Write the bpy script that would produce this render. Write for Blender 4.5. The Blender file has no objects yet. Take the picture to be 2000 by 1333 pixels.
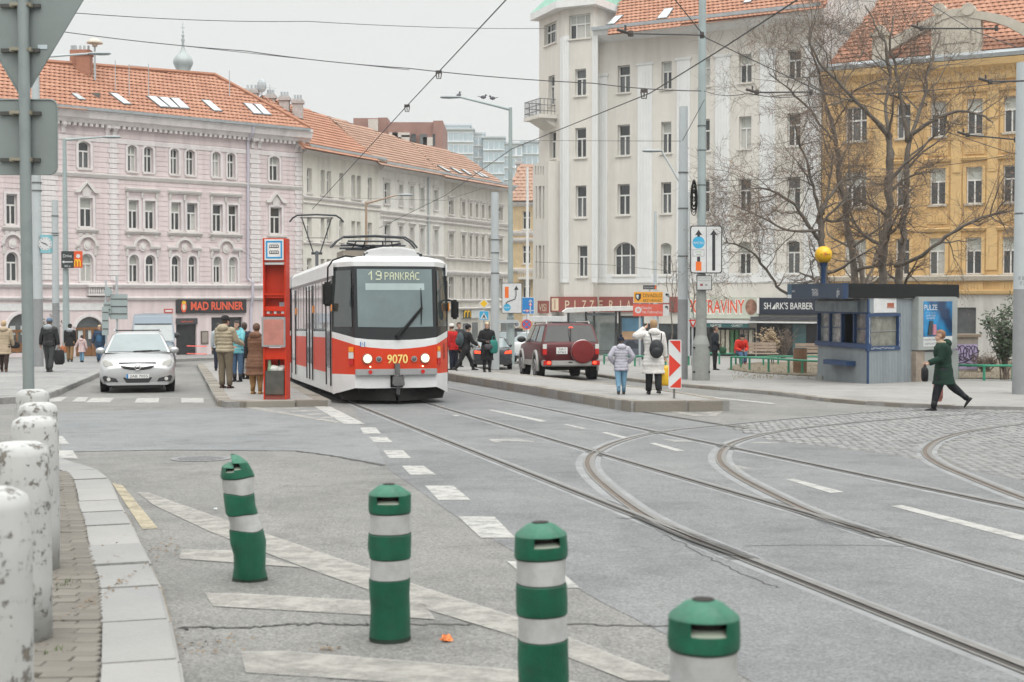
import bpy,bmesh,math,random
from mathutils import Vector,Matrix,noise as mnoise
random.seed(7)
PI = math.pi
SC = bpy.context.scene
COL = SC.collection
# ------------------------------------------------------------------ camera
F = 2778.0                     # focal length in pixels of the 2000 px wide photograph (50 mm on 36 mm)
HC = 1.6                       # eye height above the road
PITCH = math.atan(86.5 / F)    # camera looks slightly down
K = 0.0216                     # the square falls gently away from the camera
cam_d = bpy.data.cameras.new('camera'); cam = bpy.data.objects.new('camera',cam_d); COL.objects.link(cam)
cam.location = (0,0,HC); cam.rotation_euler = (PI / 2 - PITCH,0,0)
cam_d.lens = 50.0; cam_d.sensor_width = 36.0; cam_d.clip_start = 0.1; cam_d.clip_end = 3000
cam_d.dof.use_dof = True; cam_d.dof.focus_distance = 29.0; cam_d.dof.aperture_fstop = 4.5
SC.camera = cam
# ------------------------------------------------------------------ overcast sky + soft sun
SUN_EL,SUN_AZ = math.radians(52),math.radians(165)
world = bpy.data.worlds.new('World'); SC.world = world; world.use_nodes = True
wn,wl = world.node_tree.nodes,world.node_tree.links
wn.clear()
w_out = wn.new('ShaderNodeOutputWorld'); w_bg = wn.new('ShaderNodeBackground')
w_sky = wn.new('ShaderNodeTexSky'); w_sky.sky_type = 'NISHITA'; w_sky.sun_disc = False
w_sky.sun_elevation = SUN_EL; w_sky.sun_rotation = SUN_AZ; w_sky.dust_density = 6.0; w_sky.air_density = 1.0
w_tc = wn.new('ShaderNodeTexCoord'); w_sep = wn.new('ShaderNodeSeparateXYZ')
w_sq = wn.new('ShaderNodeMath'); w_sq.operation = 'MULTIPLY'
w_ma = wn.new('ShaderNodeMath'); w_ma.operation = 'MULTIPLY_ADD'; w_ma.inputs[1].default_value = 3.7; w_ma.inputs[2].default_value = 1.0
w_cl = wn.new('ShaderNodeVectorMath'); w_cl.operation = 'SCALE'; w_cl.inputs[0].default_value = (7.45,7.55,7.42)
w_mix = wn.new('ShaderNodeMixRGB'); w_mix.inputs[0].default_value = 0.06
wl.new(w_tc.outputs['Generated'],w_sep.inputs[0])
wl.new(w_sep.outputs['Z'],w_sq.inputs[0]); wl.new(w_sep.outputs['Z'],w_sq.inputs[1])
w_cu = wn.new('ShaderNodeMath'); w_cu.operation = 'MULTIPLY'; wl.new(w_sq.outputs[0],w_cu.inputs[0]); wl.new(w_sep.outputs['Z'],w_cu.inputs[1]); w_cu.use_clamp = True
wl.new(w_cu.outputs[0],w_ma.inputs[0]); wl.new(w_ma.outputs[0],w_cl.inputs['Scale'])
wl.new(w_cl.outputs[0],w_mix.inputs[1]); wl.new(w_sky.outputs[0],w_mix.inputs[2])
wl.new(w_mix.outputs[0],w_bg.inputs[0]); w_bg.inputs[1].default_value = 0.1095
wl.new(w_bg.outputs[0],w_out.inputs[0])
sun_d = bpy.data.lights.new('sun','SUN'); sun_d.energy = 1.25; sun_d.angle = math.radians(40); sun_d.color = (1.0,0.97,0.92)
sun = bpy.data.objects.new('sun',sun_d); COL.objects.link(sun)
sun.rotation_euler = (PI / 2 - SUN_EL,0,PI - SUN_AZ); sun.location = (0,-20,40)
SC.view_settings.view_transform = 'Standard'; SC.view_settings.look = 'None'
SC.view_settings.exposure = 0.0; SC.view_settings.gamma = 1.0; SC.view_settings.use_curve_mapping = False
SC.cycles.max_bounces = 5; SC.cycles.diffuse_bounces = 3; SC.cycles.glossy_bounces = 3
SC.cycles.transmission_bounces = 4; SC.cycles.transparent_max_bounces = 12; SC.cycles.volume_bounces = 1
SC.cycles.caustics_reflective = False; SC.cycles.caustics_refractive = False
SC.cycles.sample_clamp_indirect = 4.0
SC.cycles.use_denoising = True

# ------------------------------------------------------------------ pixel <-> place
_cp,_sp = math.cos(PITCH),math.sin(PITCH)
def ray(px,py):
    a,b = (px - 1000) / F,(666.5 - py) / F
    return Vector((a,_cp + b * _sp,-_sp + b * _cp))
def gz(y): return -K * y
def G(px,py,h=0.0):
    """point of the sloping ground (raised by h) seen at a pixel"""
    d = ray(px,py); t = (h - HC) / (d.z + K * d.y)
    return Vector((d.x * t,d.y * t,HC + d.z * t))
def P(px,py,Y):
    """point at depth Y seen at a pixel"""
    d = ray(px,py); t = Y / d.y
    return Vector((d.x * t,Y,HC + d.z * t))
def GY(px,Y,h=0.0):
    d = ray(px,700); return Vector((d.x / d.y * Y,Y,gz(Y) + h))

# ------------------------------------------------------------------ materials
MATS = {}
def mat(name,col=(.5,.5,.5),rough=.7,metal=0.,var=.12,scale=6.,bump=0.,bscale=60.,spec=.5,emit=0.,dirt=0.,dirtcol=(.12,.1,.08),dscale=1.3,alpha=1.,trans=0.,coat=0.,streak=0.):
    if name in MATS: return MATS[name]
    m = bpy.data.materials.new(name); m.use_nodes = True
    nt = m.node_tree; n,l = nt.nodes,nt.links
    b = n['Principled BSDF']
    b.inputs['Roughness'].default_value = rough; b.inputs['Metallic'].default_value = metal
    b.inputs['Specular IOR Level'].default_value = spec
    if coat: b.inputs['Coat Weight'].default_value = coat; b.inputs['Coat Roughness'].default_value = .05
    tc = n.new('ShaderNodeTexCoord'); geo = tc.outputs['Object']
    c4 = (*col,1)
    if var > 0:
        t = n.new('ShaderNodeTexNoise'); t.inputs['Scale'].default_value = scale; t.inputs['Detail'].default_value = 5; t.inputs['Roughness'].default_value = .65
        l.new(geo,t.inputs['Vector'])
        r = n.new('ShaderNodeMapRange'); r.inputs['From Min'].default_value = .25; r.inputs['From Max'].default_value = .75
        r.inputs['To Min'].default_value = 1 - var; r.inputs['To Max'].default_value = 1 + var
        l.new(t.outputs['Fac'],r.inputs['Value'])
        v = n.new('ShaderNodeVectorMath'); v.operation = 'SCALE'; v.inputs[0].default_value = col
        l.new(r.outputs[0],v.inputs['Scale']); out = v.outputs[0]
        if dirt > 0:
            t2 = n.new('ShaderNodeTexNoise'); t2.inputs['Scale'].default_value = dscale; t2.inputs['Detail'].default_value = 8; t2.inputs['Roughness'].default_value = .7
            l.new(geo,t2.inputs['Vector'])
            r2 = n.new('ShaderNodeMapRange'); r2.inputs['From Min'].default_value = .48; r2.inputs['From Max'].default_value = .75; r2.inputs['To Max'].default_value = dirt
            l.new(t2.outputs['Fac'],r2.inputs['Value'])
            mx = n.new('ShaderNodeMixRGB'); mx.inputs[2].default_value = (*dirtcol,1)
            l.new(r2.outputs[0],mx.inputs[0]); l.new(out,mx.inputs[1]); out = mx.outputs[0]
        if streak > 0:
            mp = n.new('ShaderNodeMapping'); mp.inputs['Scale'].default_value = (1.6,1.6,.13); l.new(geo,mp.inputs['Vector'])
            t3 = n.new('ShaderNodeTexNoise'); t3.inputs['Scale'].default_value = 1.; t3.inputs['Detail'].default_value = 9; t3.inputs['Roughness'].default_value = .72; l.new(mp.outputs[0],t3.inputs['Vector'])
            r3 = n.new('ShaderNodeMapRange'); r3.inputs['From Min'].default_value = .45; r3.inputs['From Max'].default_value = .72; r3.inputs['To Min'].default_value = 1.; r3.inputs['To Max'].default_value = 1 - streak; l.new(t3.outputs['Fac'],r3.inputs['Value'])
            v3 = n.new('ShaderNodeVectorMath'); v3.operation = 'SCALE'; l.new(out,v3.inputs[0]); l.new(r3.outputs[0],v3.inputs['Scale']); out = v3.outputs[0]
        l.new(out,b.inputs['Base Color'])
    else:
        b.inputs['Base Color'].default_value = c4
    if bump > 0:
        tb = n.new('ShaderNodeTexNoise'); tb.inputs['Scale'].default_value = bscale; tb.inputs['Detail'].default_value = 4
        l.new(geo,tb.inputs['Vector'])
        bp = n.new('ShaderNodeBump'); bp.inputs['Strength'].default_value = bump; bp.inputs['Distance'].default_value = .02
        l.new(tb.outputs['Fac'],bp.inputs['Height']); l.new(bp.outputs[0],b.inputs['Normal'])
    if emit > 0:
        b.inputs['Emission Color'].default_value = c4; b.inputs['Emission Strength'].default_value = emit
    if alpha < 1: b.inputs['Alpha'].default_value = alpha
    if trans > 0: b.inputs['Transmission Weight'].default_value = trans; b.inputs['IOR'].default_value = 1.1
    MATS[name] = m
    return m

def asphalt(name,c0,c1,speck=.5):
    m = bpy.data.materials.new(name); m.use_nodes = True; nt = m.node_tree; n,l = nt.nodes,nt.links; b = n['Principled BSDF']
    b.inputs['Roughness'].default_value = .72; b.inputs['Specular IOR Level'].default_value = .4
    tc = n.new('ShaderNodeTexCoord').outputs['Object']
    def noi(s,d=6,r=.6):
        t = n.new('ShaderNodeTexNoise'); t.inputs['Scale'].default_value = s; t.inputs['Detail'].default_value = d; t.inputs['Roughness'].default_value = r; l.new(tc,t.inputs['Vector']); return t.outputs['Fac']
    big = n.new('ShaderNodeMapRange'); big.inputs['From Min'].default_value = .3; big.inputs['From Max'].default_value = .7; l.new(noi(.35,7,.65),big.inputs['Value'])
    mx = n.new('ShaderNodeMixRGB'); mx.inputs[1].default_value = (*c0,1); mx.inputs[2].default_value = (*c1,1); l.new(big.outputs[0],mx.inputs[0])
    # aggregate grains
    vo = n.new('ShaderNodeTexVoronoi'); vo.inputs['Scale'].default_value = 85; l.new(tc,vo.inputs['Vector'])
    hs = n.new('ShaderNodeSeparateColor'); l.new(vo.outputs['Color'],hs.inputs[0])
    gr = n.new('ShaderNodeMapRange'); gr.inputs['To Min'].default_value = 1 - speck * .55; gr.inputs['To Max'].default_value = 1 + speck * .55; l.new(hs.outputs[0],gr.inputs['Value'])
    md = n.new('ShaderNodeMapRange'); md.inputs['From Min'].default_value = .3; md.inputs['From Max'].default_value = .7; md.inputs['To Min'].default_value = .86; md.inputs['To Max'].default_value = 1.12; l.new(noi(2.6,8,.75),md.inputs['Value'])
    mu = n.new('ShaderNodeMath'); mu.operation = 'MULTIPLY'; l.new(gr.outputs[0],mu.inputs[0]); l.new(md.outputs[0],mu.inputs[1])
    # stains
    st = n.new('ShaderNodeMapRange'); st.inputs['From Min'].default_value = .5; st.inputs['From Max'].default_value = .7; st.inputs['To Min'].default_value = 1.03; st.inputs['To Max'].default_value = .66; l.new(noi(.9,9,.8),st.inputs['Value'])
    mu2 = n.new('ShaderNodeMath'); mu2.operation = 'MULTIPLY'; l.new(mu.outputs[0],mu2.inputs[0]); l.new(st.outputs[0],mu2.inputs[1])
    sc = n.new('ShaderNodeVectorMath'); sc.operation = 'SCALE'; l.new(mx.outputs[0],sc.inputs[0]); l.new(mu2.outputs[0],sc.inputs['Scale'])
    l.new(sc.outputs[0],b.inputs['Base Color'])
    bp = n.new('ShaderNodeBump'); bp.inputs['Strength'].default_value = .55; bp.inputs['Distance'].default_value = .006; l.new(vo.outputs['Distance'],bp.inputs['Height']); l.new(bp.outputs[0],b.inputs['Normal'])
    MATS[name] = m; return m

def paint_worn(name,col,wear=.5,scale=7.):
    """road paint worn through to the asphalt (alpha holes)"""
    m = bpy.data.materials.new(name); m.use_nodes = True; nt = m.node_tree; n,l = nt.nodes,nt.links; b = n['Principled BSDF']
    b.inputs['Roughness'].default_value = .75; b.inputs['Base Color'].default_value = (*col,1)
    tc = n.new('ShaderNodeTexCoord').outputs['Object']
    t = n.new('ShaderNodeTexNoise'); t.inputs['Scale'].default_value = scale; t.inputs['Detail'].default_value = 10; t.inputs['Roughness'].default_value = .78; l.new(tc,t.inputs['Vector'])
    r = n.new('ShaderNodeMapRange'); r.inputs['From Min'].default_value = wear - .12; r.inputs['From Max'].default_value = wear + .1; r.inputs['To Min'].default_value = .38; r.inputs['To Max'].default_value = .9
    l.new(t.outputs['Fac'],r.inputs['Value']); l.new(r.outputs[0],b.inputs['Alpha'])
    MATS[name] = m; return m

def tile_mat(name,c0,c1):
    m = bpy.data.materials.new(name); m.use_nodes = True; nt = m.node_tree; n,l = nt.nodes,nt.links; b = n['Principled BSDF']; b.inputs['Roughness'].default_value = .85
    g = n.new('ShaderNodeNewGeometry'); mx = n.new('ShaderNodeMixRGB'); mx.inputs[1].default_value = (*c0,1); mx.inputs[2].default_value = (*c1,1)
    tc = n.new('ShaderNodeTexCoord').outputs['Object']; t = n.new('ShaderNodeTexNoise'); t.inputs['Scale'].default_value = .9; t.inputs['Detail'].default_value = 8; l.new(tc,t.inputs['Vector'])
    ad = n.new('ShaderNodeMath'); ad.operation = 'MULTIPLY_ADD'; ad.inputs[1].default_value = .55; l.new(g.outputs['Random Per Island'],ad.inputs[0]); 
    sb = n.new('ShaderNodeMath'); sb.operation = 'SUBTRACT'; sb.inputs[1].default_value = .25; l.new(t.outputs['Fac'],sb.inputs[0]); l.new(sb.outputs[0],ad.inputs[2])
    l.new(ad.outputs[0],mx.inputs[0]); l.new(mx.outputs[0],b.inputs['Base Color'])
    MATS[name] = m; return m

def island_mat(name,c0,c1,rough=.8,bump=.3,bscale=40):
    """colour differs from piece to piece"""
    m = tile_mat(name,c0,c1); nt = m.node_tree; n,l = nt.nodes,nt.links; b = n['Principled BSDF']; b.inputs['Roughness'].default_value = rough
    oi = n.new('ShaderNodeObjectInfo'); mth = [x for x in n if x.type == 'MATH' and x.operation == 'MULTIPLY_ADD'][0]
    ad = n.new('ShaderNodeMath'); ad.operation = 'ADD'; g = [x for x in n if x.type == 'NEW_GEOMETRY'][0]
    l.new(g.outputs['Random Per Island'],ad.inputs[0]); l.new(oi.outputs['Random'],ad.inputs[1])
    fr = n.new('ShaderNodeMath'); fr.operation = 'FRACT'; l.new(ad.outputs[0],fr.inputs[0]); l.new(fr.outputs[0],mth.inputs[0])
    tc = n.new('ShaderNodeTexCoord').outputs['Object']; tb = n.new('ShaderNodeTexNoise'); tb.inputs['Scale'].default_value = bscale; tb.inputs['Detail'].default_value = 6; l.new(tc,tb.inputs['Vector'])
    bp = n.new('ShaderNodeBump'); bp.inputs['Strength'].default_value = bump; bp.inputs['Distance'].default_value = .02; l.new(tb.outputs['Fac'],bp.inputs['Height']); l.new(bp.outputs[0],b.inputs['Normal'])
    return m

# ------------------------------------------------------------------ mesh building
class B:
    def __init__(s): s.v = []; s.f = []
    def add(s,vs,fs):
        o = len(s.v); s.v += [tuple(v) for v in vs]; s.f += [tuple(i + o for i in f) for f in fs]; return s
    def box(s,c,d,M=None):
        x,y,z = d[0] / 2,d[1] / 2,d[2] / 2
        vs = [Vector((a,b,e)) for a in (-x,x) for b in (-y,y) for e in (-z,z)]
        if M is not None: vs = [M @ v for v in vs]
        c = Vector(c)
        return s.add([v + c for v in vs],[(0,1,3,2),(4,6,7,5),(0,4,5,1),(2,3,7,6),(0,2,6,4),(1,5,7,3)])
    def bx(s,x0,x1,y0,y1,z0,z1):
        return s.box(((x0 + x1) / 2,(y0 + y1) / 2,(z0 + z1) / 2),(abs(x1 - x0),abs(y1 - y0),abs(z1 - z0)))
    def hexa(s,p):   # 8 points: bottom 4 (ccw), top 4
        return s.add(p,[(3,2,1,0),(4,5,6,7),(0,1,5,4),(1,2,6,5),(2,3,7,6),(3,0,4,7)])
    def tube(s,pts,r,n=8,caps=True,sq=1.0):
        pts = [Vector(p) for p in pts]
        if not isinstance(r,(list,tuple)): r = [r] * len(pts)
        rings = []; o = len(s.v); up = None
        for i,p in enumerate(pts):
            a = pts[max(i - 1,0)]; b = pts[min(i + 1,len(pts) - 1)]
            t = (b - a)
            if t.length < 1e-9: t = Vector((0,0,1))
            t.normalize()
            if up is None: up = t.orthogonal().normalized()
            up = (up - t * up.dot(t))
            if up.length < 1e-6: up = t.orthogonal()
            up.normalize(); w = t.cross(up)
            s.v += [tuple(p + (up * math.cos(2 * PI * j / n) + w * math.sin(2 * PI * j / n) * sq) * r[i]) for j in range(n)]
        for i in range(len(pts) - 1):
            for j in range(n):
                a = o + i * n + j; b = o + i * n + (j + 1) % n
                s.f.append((a,b,b + n,a + n))
        if caps:
            s.f.append(tuple(o + j for j in reversed(range(n)))); s.f.append(tuple(o + (len(pts) - 1) * n + j for j in range(n)))
        return s
    def cyl(s,a,b,r,r2=None,n=12): return s.tube([a,b],[r,r if r2 is None else r2],n)
    def lathe(s,prof,n=24,c=(0,0,0),sx=1.,sy=1.):
        o = len(s.v); c = Vector(c)
        for r,z in prof:
            s.v += [(c.x + r * sx * math.cos(2 * PI * j / n),c.y + r * sy * math.sin(2 * PI * j / n),c.z + z) for j in range(n)]
        for i in range(len(prof) - 1):
            for j in range(n):
                a = o + i * n + j; b = o + i * n + (j + 1) % n
                s.f.append((a,b,b + n,a + n))
        if prof[0][0] > 1e-6: s.f.append(tuple(o + j for j in reversed(range(n))))
        if prof[-1][0] > 1e-6: s.f.append(tuple(o + (len(prof) - 1) * n + j for j in range(n)))
        return s
    def sph(s,c,r,n=12,m=8):
        rx,ry,rz = r if isinstance(r,(tuple,list)) else (r,r,r)
        pr = [(math.sin(PI * i / m),-math.cos(PI * i / m)) for i in range(m + 1)]
        o = len(s.v); pr[0] = (1e-4,-1); pr[-1] = (1e-4,1)
        for q,z in pr: s.v += [(c[0] + rx * q * math.cos(2 * PI * j / n),c[1] + ry * q * math.sin(2 * PI * j / n),c[2] + rz * z) for j in range(n)]
        for i in range(m):
            for j in range(n):
                a = o + i * n + j; b = o + i * n + (j + 1) % n; s.f.append((a,b,b + n,a + n))
        return s
    def ext(s,poly,o,u,v,d):
        """extrude polygon (a,b) in frame o,u,v by vector d (poly counter-clockwise seen from +d)"""
        o,u,v,d = Vector(o),Vector(u),Vector(v),Vector(d); n = len(poly)
        p = [o + u * a + v * b for a,b in poly]
        return s.add(p + [q + d for q in p],[tuple(reversed(range(n))),tuple(range(n,2 * n))] + [(i,(i + 1) % n,n + (i + 1) % n,n + i) for i in range(n)])
    def quad(s,a,b,c,d): return s.add([a,b,c,d],[(0,1,2,3)])
    def poly(s,pts): return s.add(pts,[tuple(range(len(pts)))])
    def mesh(s,name,m,smooth=False,bevel=0.,seg=2):
        me = bpy.data.meshes.new(name); me.from_pydata(s.v,[],s.f); me.validate(verbose=False)
        bm = bmesh.new(); bm.from_mesh(me)
        bmesh.ops.recalc_face_normals(bm,faces=bm.faces)
        if bevel > 0:
            es = [e for e in bm.edges if len(e.link_faces) == 2 and e.calc_face_angle(0) > .6]
            bmesh.ops.bevel(bm,geom=es,offset=bevel,segments=seg,affect='EDGES',clamp_overlap=True)
        bm.to_mesh(me); bm.free()
        if m is not None: me.materials.append(m)
        if smooth is True: me.shade_smooth()
        elif smooth: me.shade_smooth(); me.set_sharp_from_angle(angle=smooth)
        return me
    def obj(s,name,m,parent=None,smooth=False,bevel=0.,seg=2):
        o = bpy.data.objects.new(name,s.mesh(name,m,smooth,bevel,seg)); COL.objects.link(o)
        if parent is not None: o.parent = parent
        return o
def link_mesh(name,me,parent=None,loc=None,rot=None):
    o = bpy.data.objects.new(name,me); COL.objects.link(o)
    if parent is not None: o.parent = parent
    if loc is not None: o.location = loc
    if rot is not None: o.rotation_euler = rot
    return o
def tag(o,label=None,cat=None,group=None,kind=None):
    if label: o['label'] = label
    if cat: o['category'] = cat
    if group: o['group'] = group
    if kind: o['kind'] = kind
    return o
def thing(name,label,cat,loc=(0,0,0),rz=0.,group=None,rx=0.):
    o = bpy.data.objects.new(name,None); COL.objects.link(o); o.location = loc; o.rotation_euler = (rx,0,rz); o.empty_display_size = .2
    return tag(o,label,cat,group)
def struct(o): o['kind'] = 'structure'; return o
SM = math.radians(40)
def text(name,s,m,parent,o,u,v,h=None,w=None,ext=.004,align='C',bold=0.):
    """flat lettering: o = centre (or left) of the baseline, u = reading direction, v = up; h cap height, w total width"""
    cu = bpy.data.curves.new(name,'FONT'); cu.body = s; cu.extrude = 0; cu.offset = bold
    t = bpy.data.objects.new(name,cu); COL.objects.link(t); bpy.context.view_layer.update()
    me = bpy.data.meshes.new_from_object(t.evaluated_get(bpy.context.evaluated_depsgraph_get()))
    bpy.data.objects.remove(t); me.name = name
    xs = [q.co.x for q in me.vertices]; ys = [q.co.y for q in me.vertices]
    if not xs: return None
    x0,x1,y1 = min(xs),max(xs),max(ys)
    sy = (h / .7) if h else None
    sx = w / (x1 - x0) if w else sy
    if sy is None: sy = sx
    u,v,o = Vector(u).normalized(),Vector(v).normalized(),Vector(o)
    mid = (x0 + x1) / 2 if align == 'C' else x0
    n = u.cross(v)
    for q in me.vertices: q.co = o + u * (q.co.x - mid) * sx + v * q.co.y * sy + n * ext
    me.materials.clear(); me.materials.append(m)
    return link_mesh(name,me,parent)
def strip(pts,w0,w1,dz):
    """flat ribbon on the ground between offsets w0..w1 to the left of a polyline"""
    b = B(); L = []; n = len(pts)
    for i,p in enumerate(pts):
        t = (pts[min(i + 1,n - 1)] - pts[max(i - 1,0)]); nv = Vector((-t.y,t.x,0)).normalized()
        for w in (w0,w1):
            q = p + nv * w; L.append(Vector((q.x,q.y,gz(q.y) + dz)))
    b.add(L,[(2 * i,2 * i + 2,2 * i + 3,2 * i + 1) for i in range(n - 1)]); return b
def spline(pts,k=8):
    pts = [Vector(p) for p in pts]; out = []; n = len(pts)
    for i in range(n - 1):
        p0,p1,p2,p3 = pts[max(i - 1,0)],pts[i],pts[i + 1],pts[min(i + 2,n - 1)]
        for j in range(k):
            t = j / k
            out.append(.5 * ((2 * p1) + (p2 - p0) * t + (2 * p0 - 5 * p1 + 4 * p2 - p3) * t * t + (3 * p1 - p0 - 3 * p2 + p3) * t ** 3))
    out.append(pts[-1]); return out
def copy_tree(o,parent=None):
    c = o.copy(); COL.objects.link(c)
    if parent is not None: c.parent = parent
    for ch in o.children: copy_tree(ch,c)
    return c
# ================================================================== GROUND, ROADS, KERBS, RAILS
asphalt('asphalt',(.15,.149,.143),(.205,.2,.187),.65)
asphalt('asphalt_patch',(.16,.168,.172),(.2,.206,.207),.45)
asphalt('asphalt_tram',(.135,.141,.144),(.185,.189,.189),.55)
asphalt('pavement_grey',(.24,.235,.225),(.3,.29,.275),.25)
asphalt('pavement_mosaic',(.21,.21,.212),(.29,.285,.275),.9)
paint_worn('paint_white',(.42,.415,.395),.44,6)
paint_worn('paint_old',(.34,.328,.3),.48,5)
paint_worn('paint_faint',(.42,.41,.39),.56,4)
paint_worn('paint_yellow',(.4,.35,.25),.46,6)
M_KERB = island_mat('granite_kerb',(.2,.204,.206),(.32,.313,.298),.85,.9,18)
M_KERB2 = island_mat('concrete_kerb',(.17,.15,.125),(.28,.26,.222),.85,.5,20)
M_SETT = island_mat('sett_stone',(.165,.168,.174),(.26,.256,.248),.6,.4,30)
M_PAVER = island_mat('paver_brick',(.115,.105,.09),(.2,.185,.16),.9,.4,40)
M_STEEL = mat('rail_steel',(.27,.265,.255),.42,.7,.15,8)
M_GROOVE = mat('groove_dirt',(.045,.04,.036),.9)
M_RUST = mat('rail_rust',(.13,.105,.085),.7,.2,.3,8)
M_RAILBED = mat('rail_concrete',(.22,.226,.228),.8,0,.25,3,.3,60)
M_CRACK = mat('crack_tar',(.07,.068,.065),.9)
M_DIRT = mat('bare_soil',(.17,.14,.1),.95,0,.35,3,.6,30)

b = B()
xs = [-400,-60,-20,-10,0,10,20,60,400]; ys = [-60,0,10,20,30,40,60,80,120,200,700]
vs = [(x,y,gz(y)) for y in ys for x in xs]
fs = [(j * 9 + i,j * 9 + i + 1,j * 9 + i + 10,j * 9 + i + 9) for j in range(len(ys) - 1) for i in range(8)]
road = struct(b.add(vs,fs).obj('road',MATS['asphalt']))

def sheet(name,px,m,dz,parent=road):
    pts = [G(x,y) for x,y in px]; b = B(); b.poly([p + Vector((0,0,dz)) for p in pts]); return b.obj(name,m,parent)
sheet('asphalt_patch',[(110,806),(420,798),(640,797),(715,838),(735,870),(752,908),(640,889),(580,881),(330,880),(120,884)],MATS['asphalt_patch'],.003)
# tram lane surfacing
sheet('tram_lane',[(690,800),(878,748),(1240,800),(1440,833),(1504,860),(1732,887),(2040,945),(2200,1500),(1700,1480),(1400,1290),(1180,1180),(920,1030),(760,918),(735,868)],MATS['asphalt_tram'],.0025)

def raised(name,px,h,m,skirt=.35):
    """raised pavement: px are pixels of its top edge"""
    top = [G(x,y,h) for x,y in px]; b = B(); n = len(top)
    bot = [Vector((p.x,p.y,gz(p.y) - skirt)) for p in top]
    b.add(top + bot,[tuple(range(n))] + [(i,(i + 1) % n,n + (i + 1) % n,n + i) for i in range(n)])
    return struct(b.obj(name,m))
def dense(px,h,step=.5):
    pts = [G(x,y,h) for x,y in px]; out = [pts[0]]
    for a,c in zip(pts[:-1],pts[1:]):
        k = max(1,int((c - a).length / step))
        out += [a.lerp(c,j / k) for j in range(1,k + 1)]
    return out
def kerbs(parent,px,h,length,width,m,gap=.012,name='kerb_stone',up=.006,side=1,depth=.3):
    """kerb stones along a pixel polyline of the outer top edge; side=+1: stone lies to the left of the direction"""
    pts = spline([G(x,y,h) for x,y in px],10); acc = 0.; seg = [pts[0]]; rnd = random.Random(len(px)); L = length * rnd.uniform(.85,1.15)
    groups = []
    for a,c in zip(pts[:-1],pts[1:]):
        d = (c - a).length; t = 0.
        while acc + (d - t) >= L:
            t += L - acc; q = a.lerp(c,t / d); seg.append(q); groups.append(seg); seg = [q]; acc = 0.; L = length * rnd.uniform(.82,1.18)
        acc += d - t; seg.append(c)
    if len(seg) > 1 and acc > .15: groups.append(seg)
    for g in groups:
        a,c = g[0],g[-1]; t = (c - a)
        if t.length < .1: continue
        t.normalize(); n = Vector((-t.y,t.x,0)).normalized() * side
        a2,c2 = a + t * gap,c - t * gap
        e = Vector((0,0,up + rnd.uniform(-.004,.006))); w = width * rnd.uniform(.96,1.04); j = n * rnd.uniform(-.008,.008)
        lo = Vector((0,0,-depth))
        o = (a + c) / 2
        B().hexa([a2 + j + lo - o,c2 + j + lo - o,c2 + n * w + lo - o,a2 + n * w + lo - o,a2 + j + e - o,c2 + j + e - o,c2 + n * w + e - o,a2 + n * w + e - o]).obj(name,m,parent,SM,.018,2).location = o

# ---- far pavement in front of the pink house
lsw = raised('pavement',[(-900,782),(0,778),(98,768),(150,747),(198,727),(225,714),(262,706),(400,699.5),(600,693),(640,691.5),(620,682),(-900,670)],.13,MATS['pavement_mosaic'])
kerbs(lsw,[(-120,779),(0,778),(60,775),(98,768),(150,747),(198,727),(225,714),(262,706),(330,702.5),(400,699.5)],.13,1.1,.3,M_KERB,side=1)
# ---- tram stop island beside the tram
lis = raised('tram_platform',[(384,711),(400,738),(414,765),(424,780),(440,785),(646,782),(567,745),(520,722),(470,701)],.12,MATS['pavement_grey'])
kerbs(lis,[(384,711),(400,738),(414,765),(424,780),(440,785),(540,784),(646,782)],.12,1.0,.3,M_KERB2,side=1)
kerbs(lis,[(646,782),(567,745),(520,722),(490,709)],.12,1.0,.3,M_KERB2,side=1)
# ---- long island on the other side of the tram tracks
ris = raised('traffic_island',[(820,722),(880,731),(1000,749),(1120,768),(1233,785),(1425,783),(1326,766),(1165,747),(1035,733),(950,722),(890,712),(840,705),(790,698)],.2,MATS['pavement_grey'])
kerbs(ris,[(820,722),(880,731),(1000,749),(1120,768),(1233,785)],.2,.85,.26,M_KERB2,side=1)
kerbs(ris,[(1238,785.2),(1330,784.2),(1425,783)],.2,1.15,.3,M_KERB2,side=1)
kerbs(ris,[(1425,783),(1326,766),(1165,747),(1035,733),(950,722)],.2,1.0,.22,M_KERB2,side=1)
# ---- pavement by the kiosk
HR = .075
KERB_R = [(1050,716),(1160,731),(1228,740),(1336,751.5),(1500,765),(1600,777),(1694,785),(1770,789.5),(1862,793),(2200,798)]
rsw = raised('pavement_square',[(985,700)] + KERB_R + [(2700,798),(2700,680),(1500,676),(1120,676),(1075,681),(1010,690)],HR,MATS['pavement_grey'])
kerbs(rsw,KERB_R[:-1],HR,1.15,.24,M_KERB2,side=1)
# planting bed behind the railing
bed = struct(B().poly([G(x,y,HR) + Vector((0,0,.02)) for x,y in [(1420,722),(1470,729),(1610,737),(1700,739),(1990,741),(2300,744),(2300,706),(1700,705),(1480,708),(1435,714)]]).obj('planting_bed',M_DIRT))

# ---- near pavement with bricks and granite kerb, lower left
HN = .06
NEAR = [(-700,868),(20,884),(115,899),(160,909),(184,916),(213,936),(234,981),(257,1021),(273,1059),(296,1105),(317,1148),(340,1233),(359,1333),(372,1420)]
nsw = raised('pavement_corner',NEAR + [(380,1700),(-2600,1700)],HN - .012,mat('joint_sand',(.19,.165,.13),.95,0,.3,9,.5,60))
pe = spline([G(x,y,HN) for x,y in NEAR[1:]],6)
rnd = random.Random(3)
kerbs(nsw,NEAR,HN,.92,.37,M_KERB,.008,side=-1,up=.012)
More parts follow.
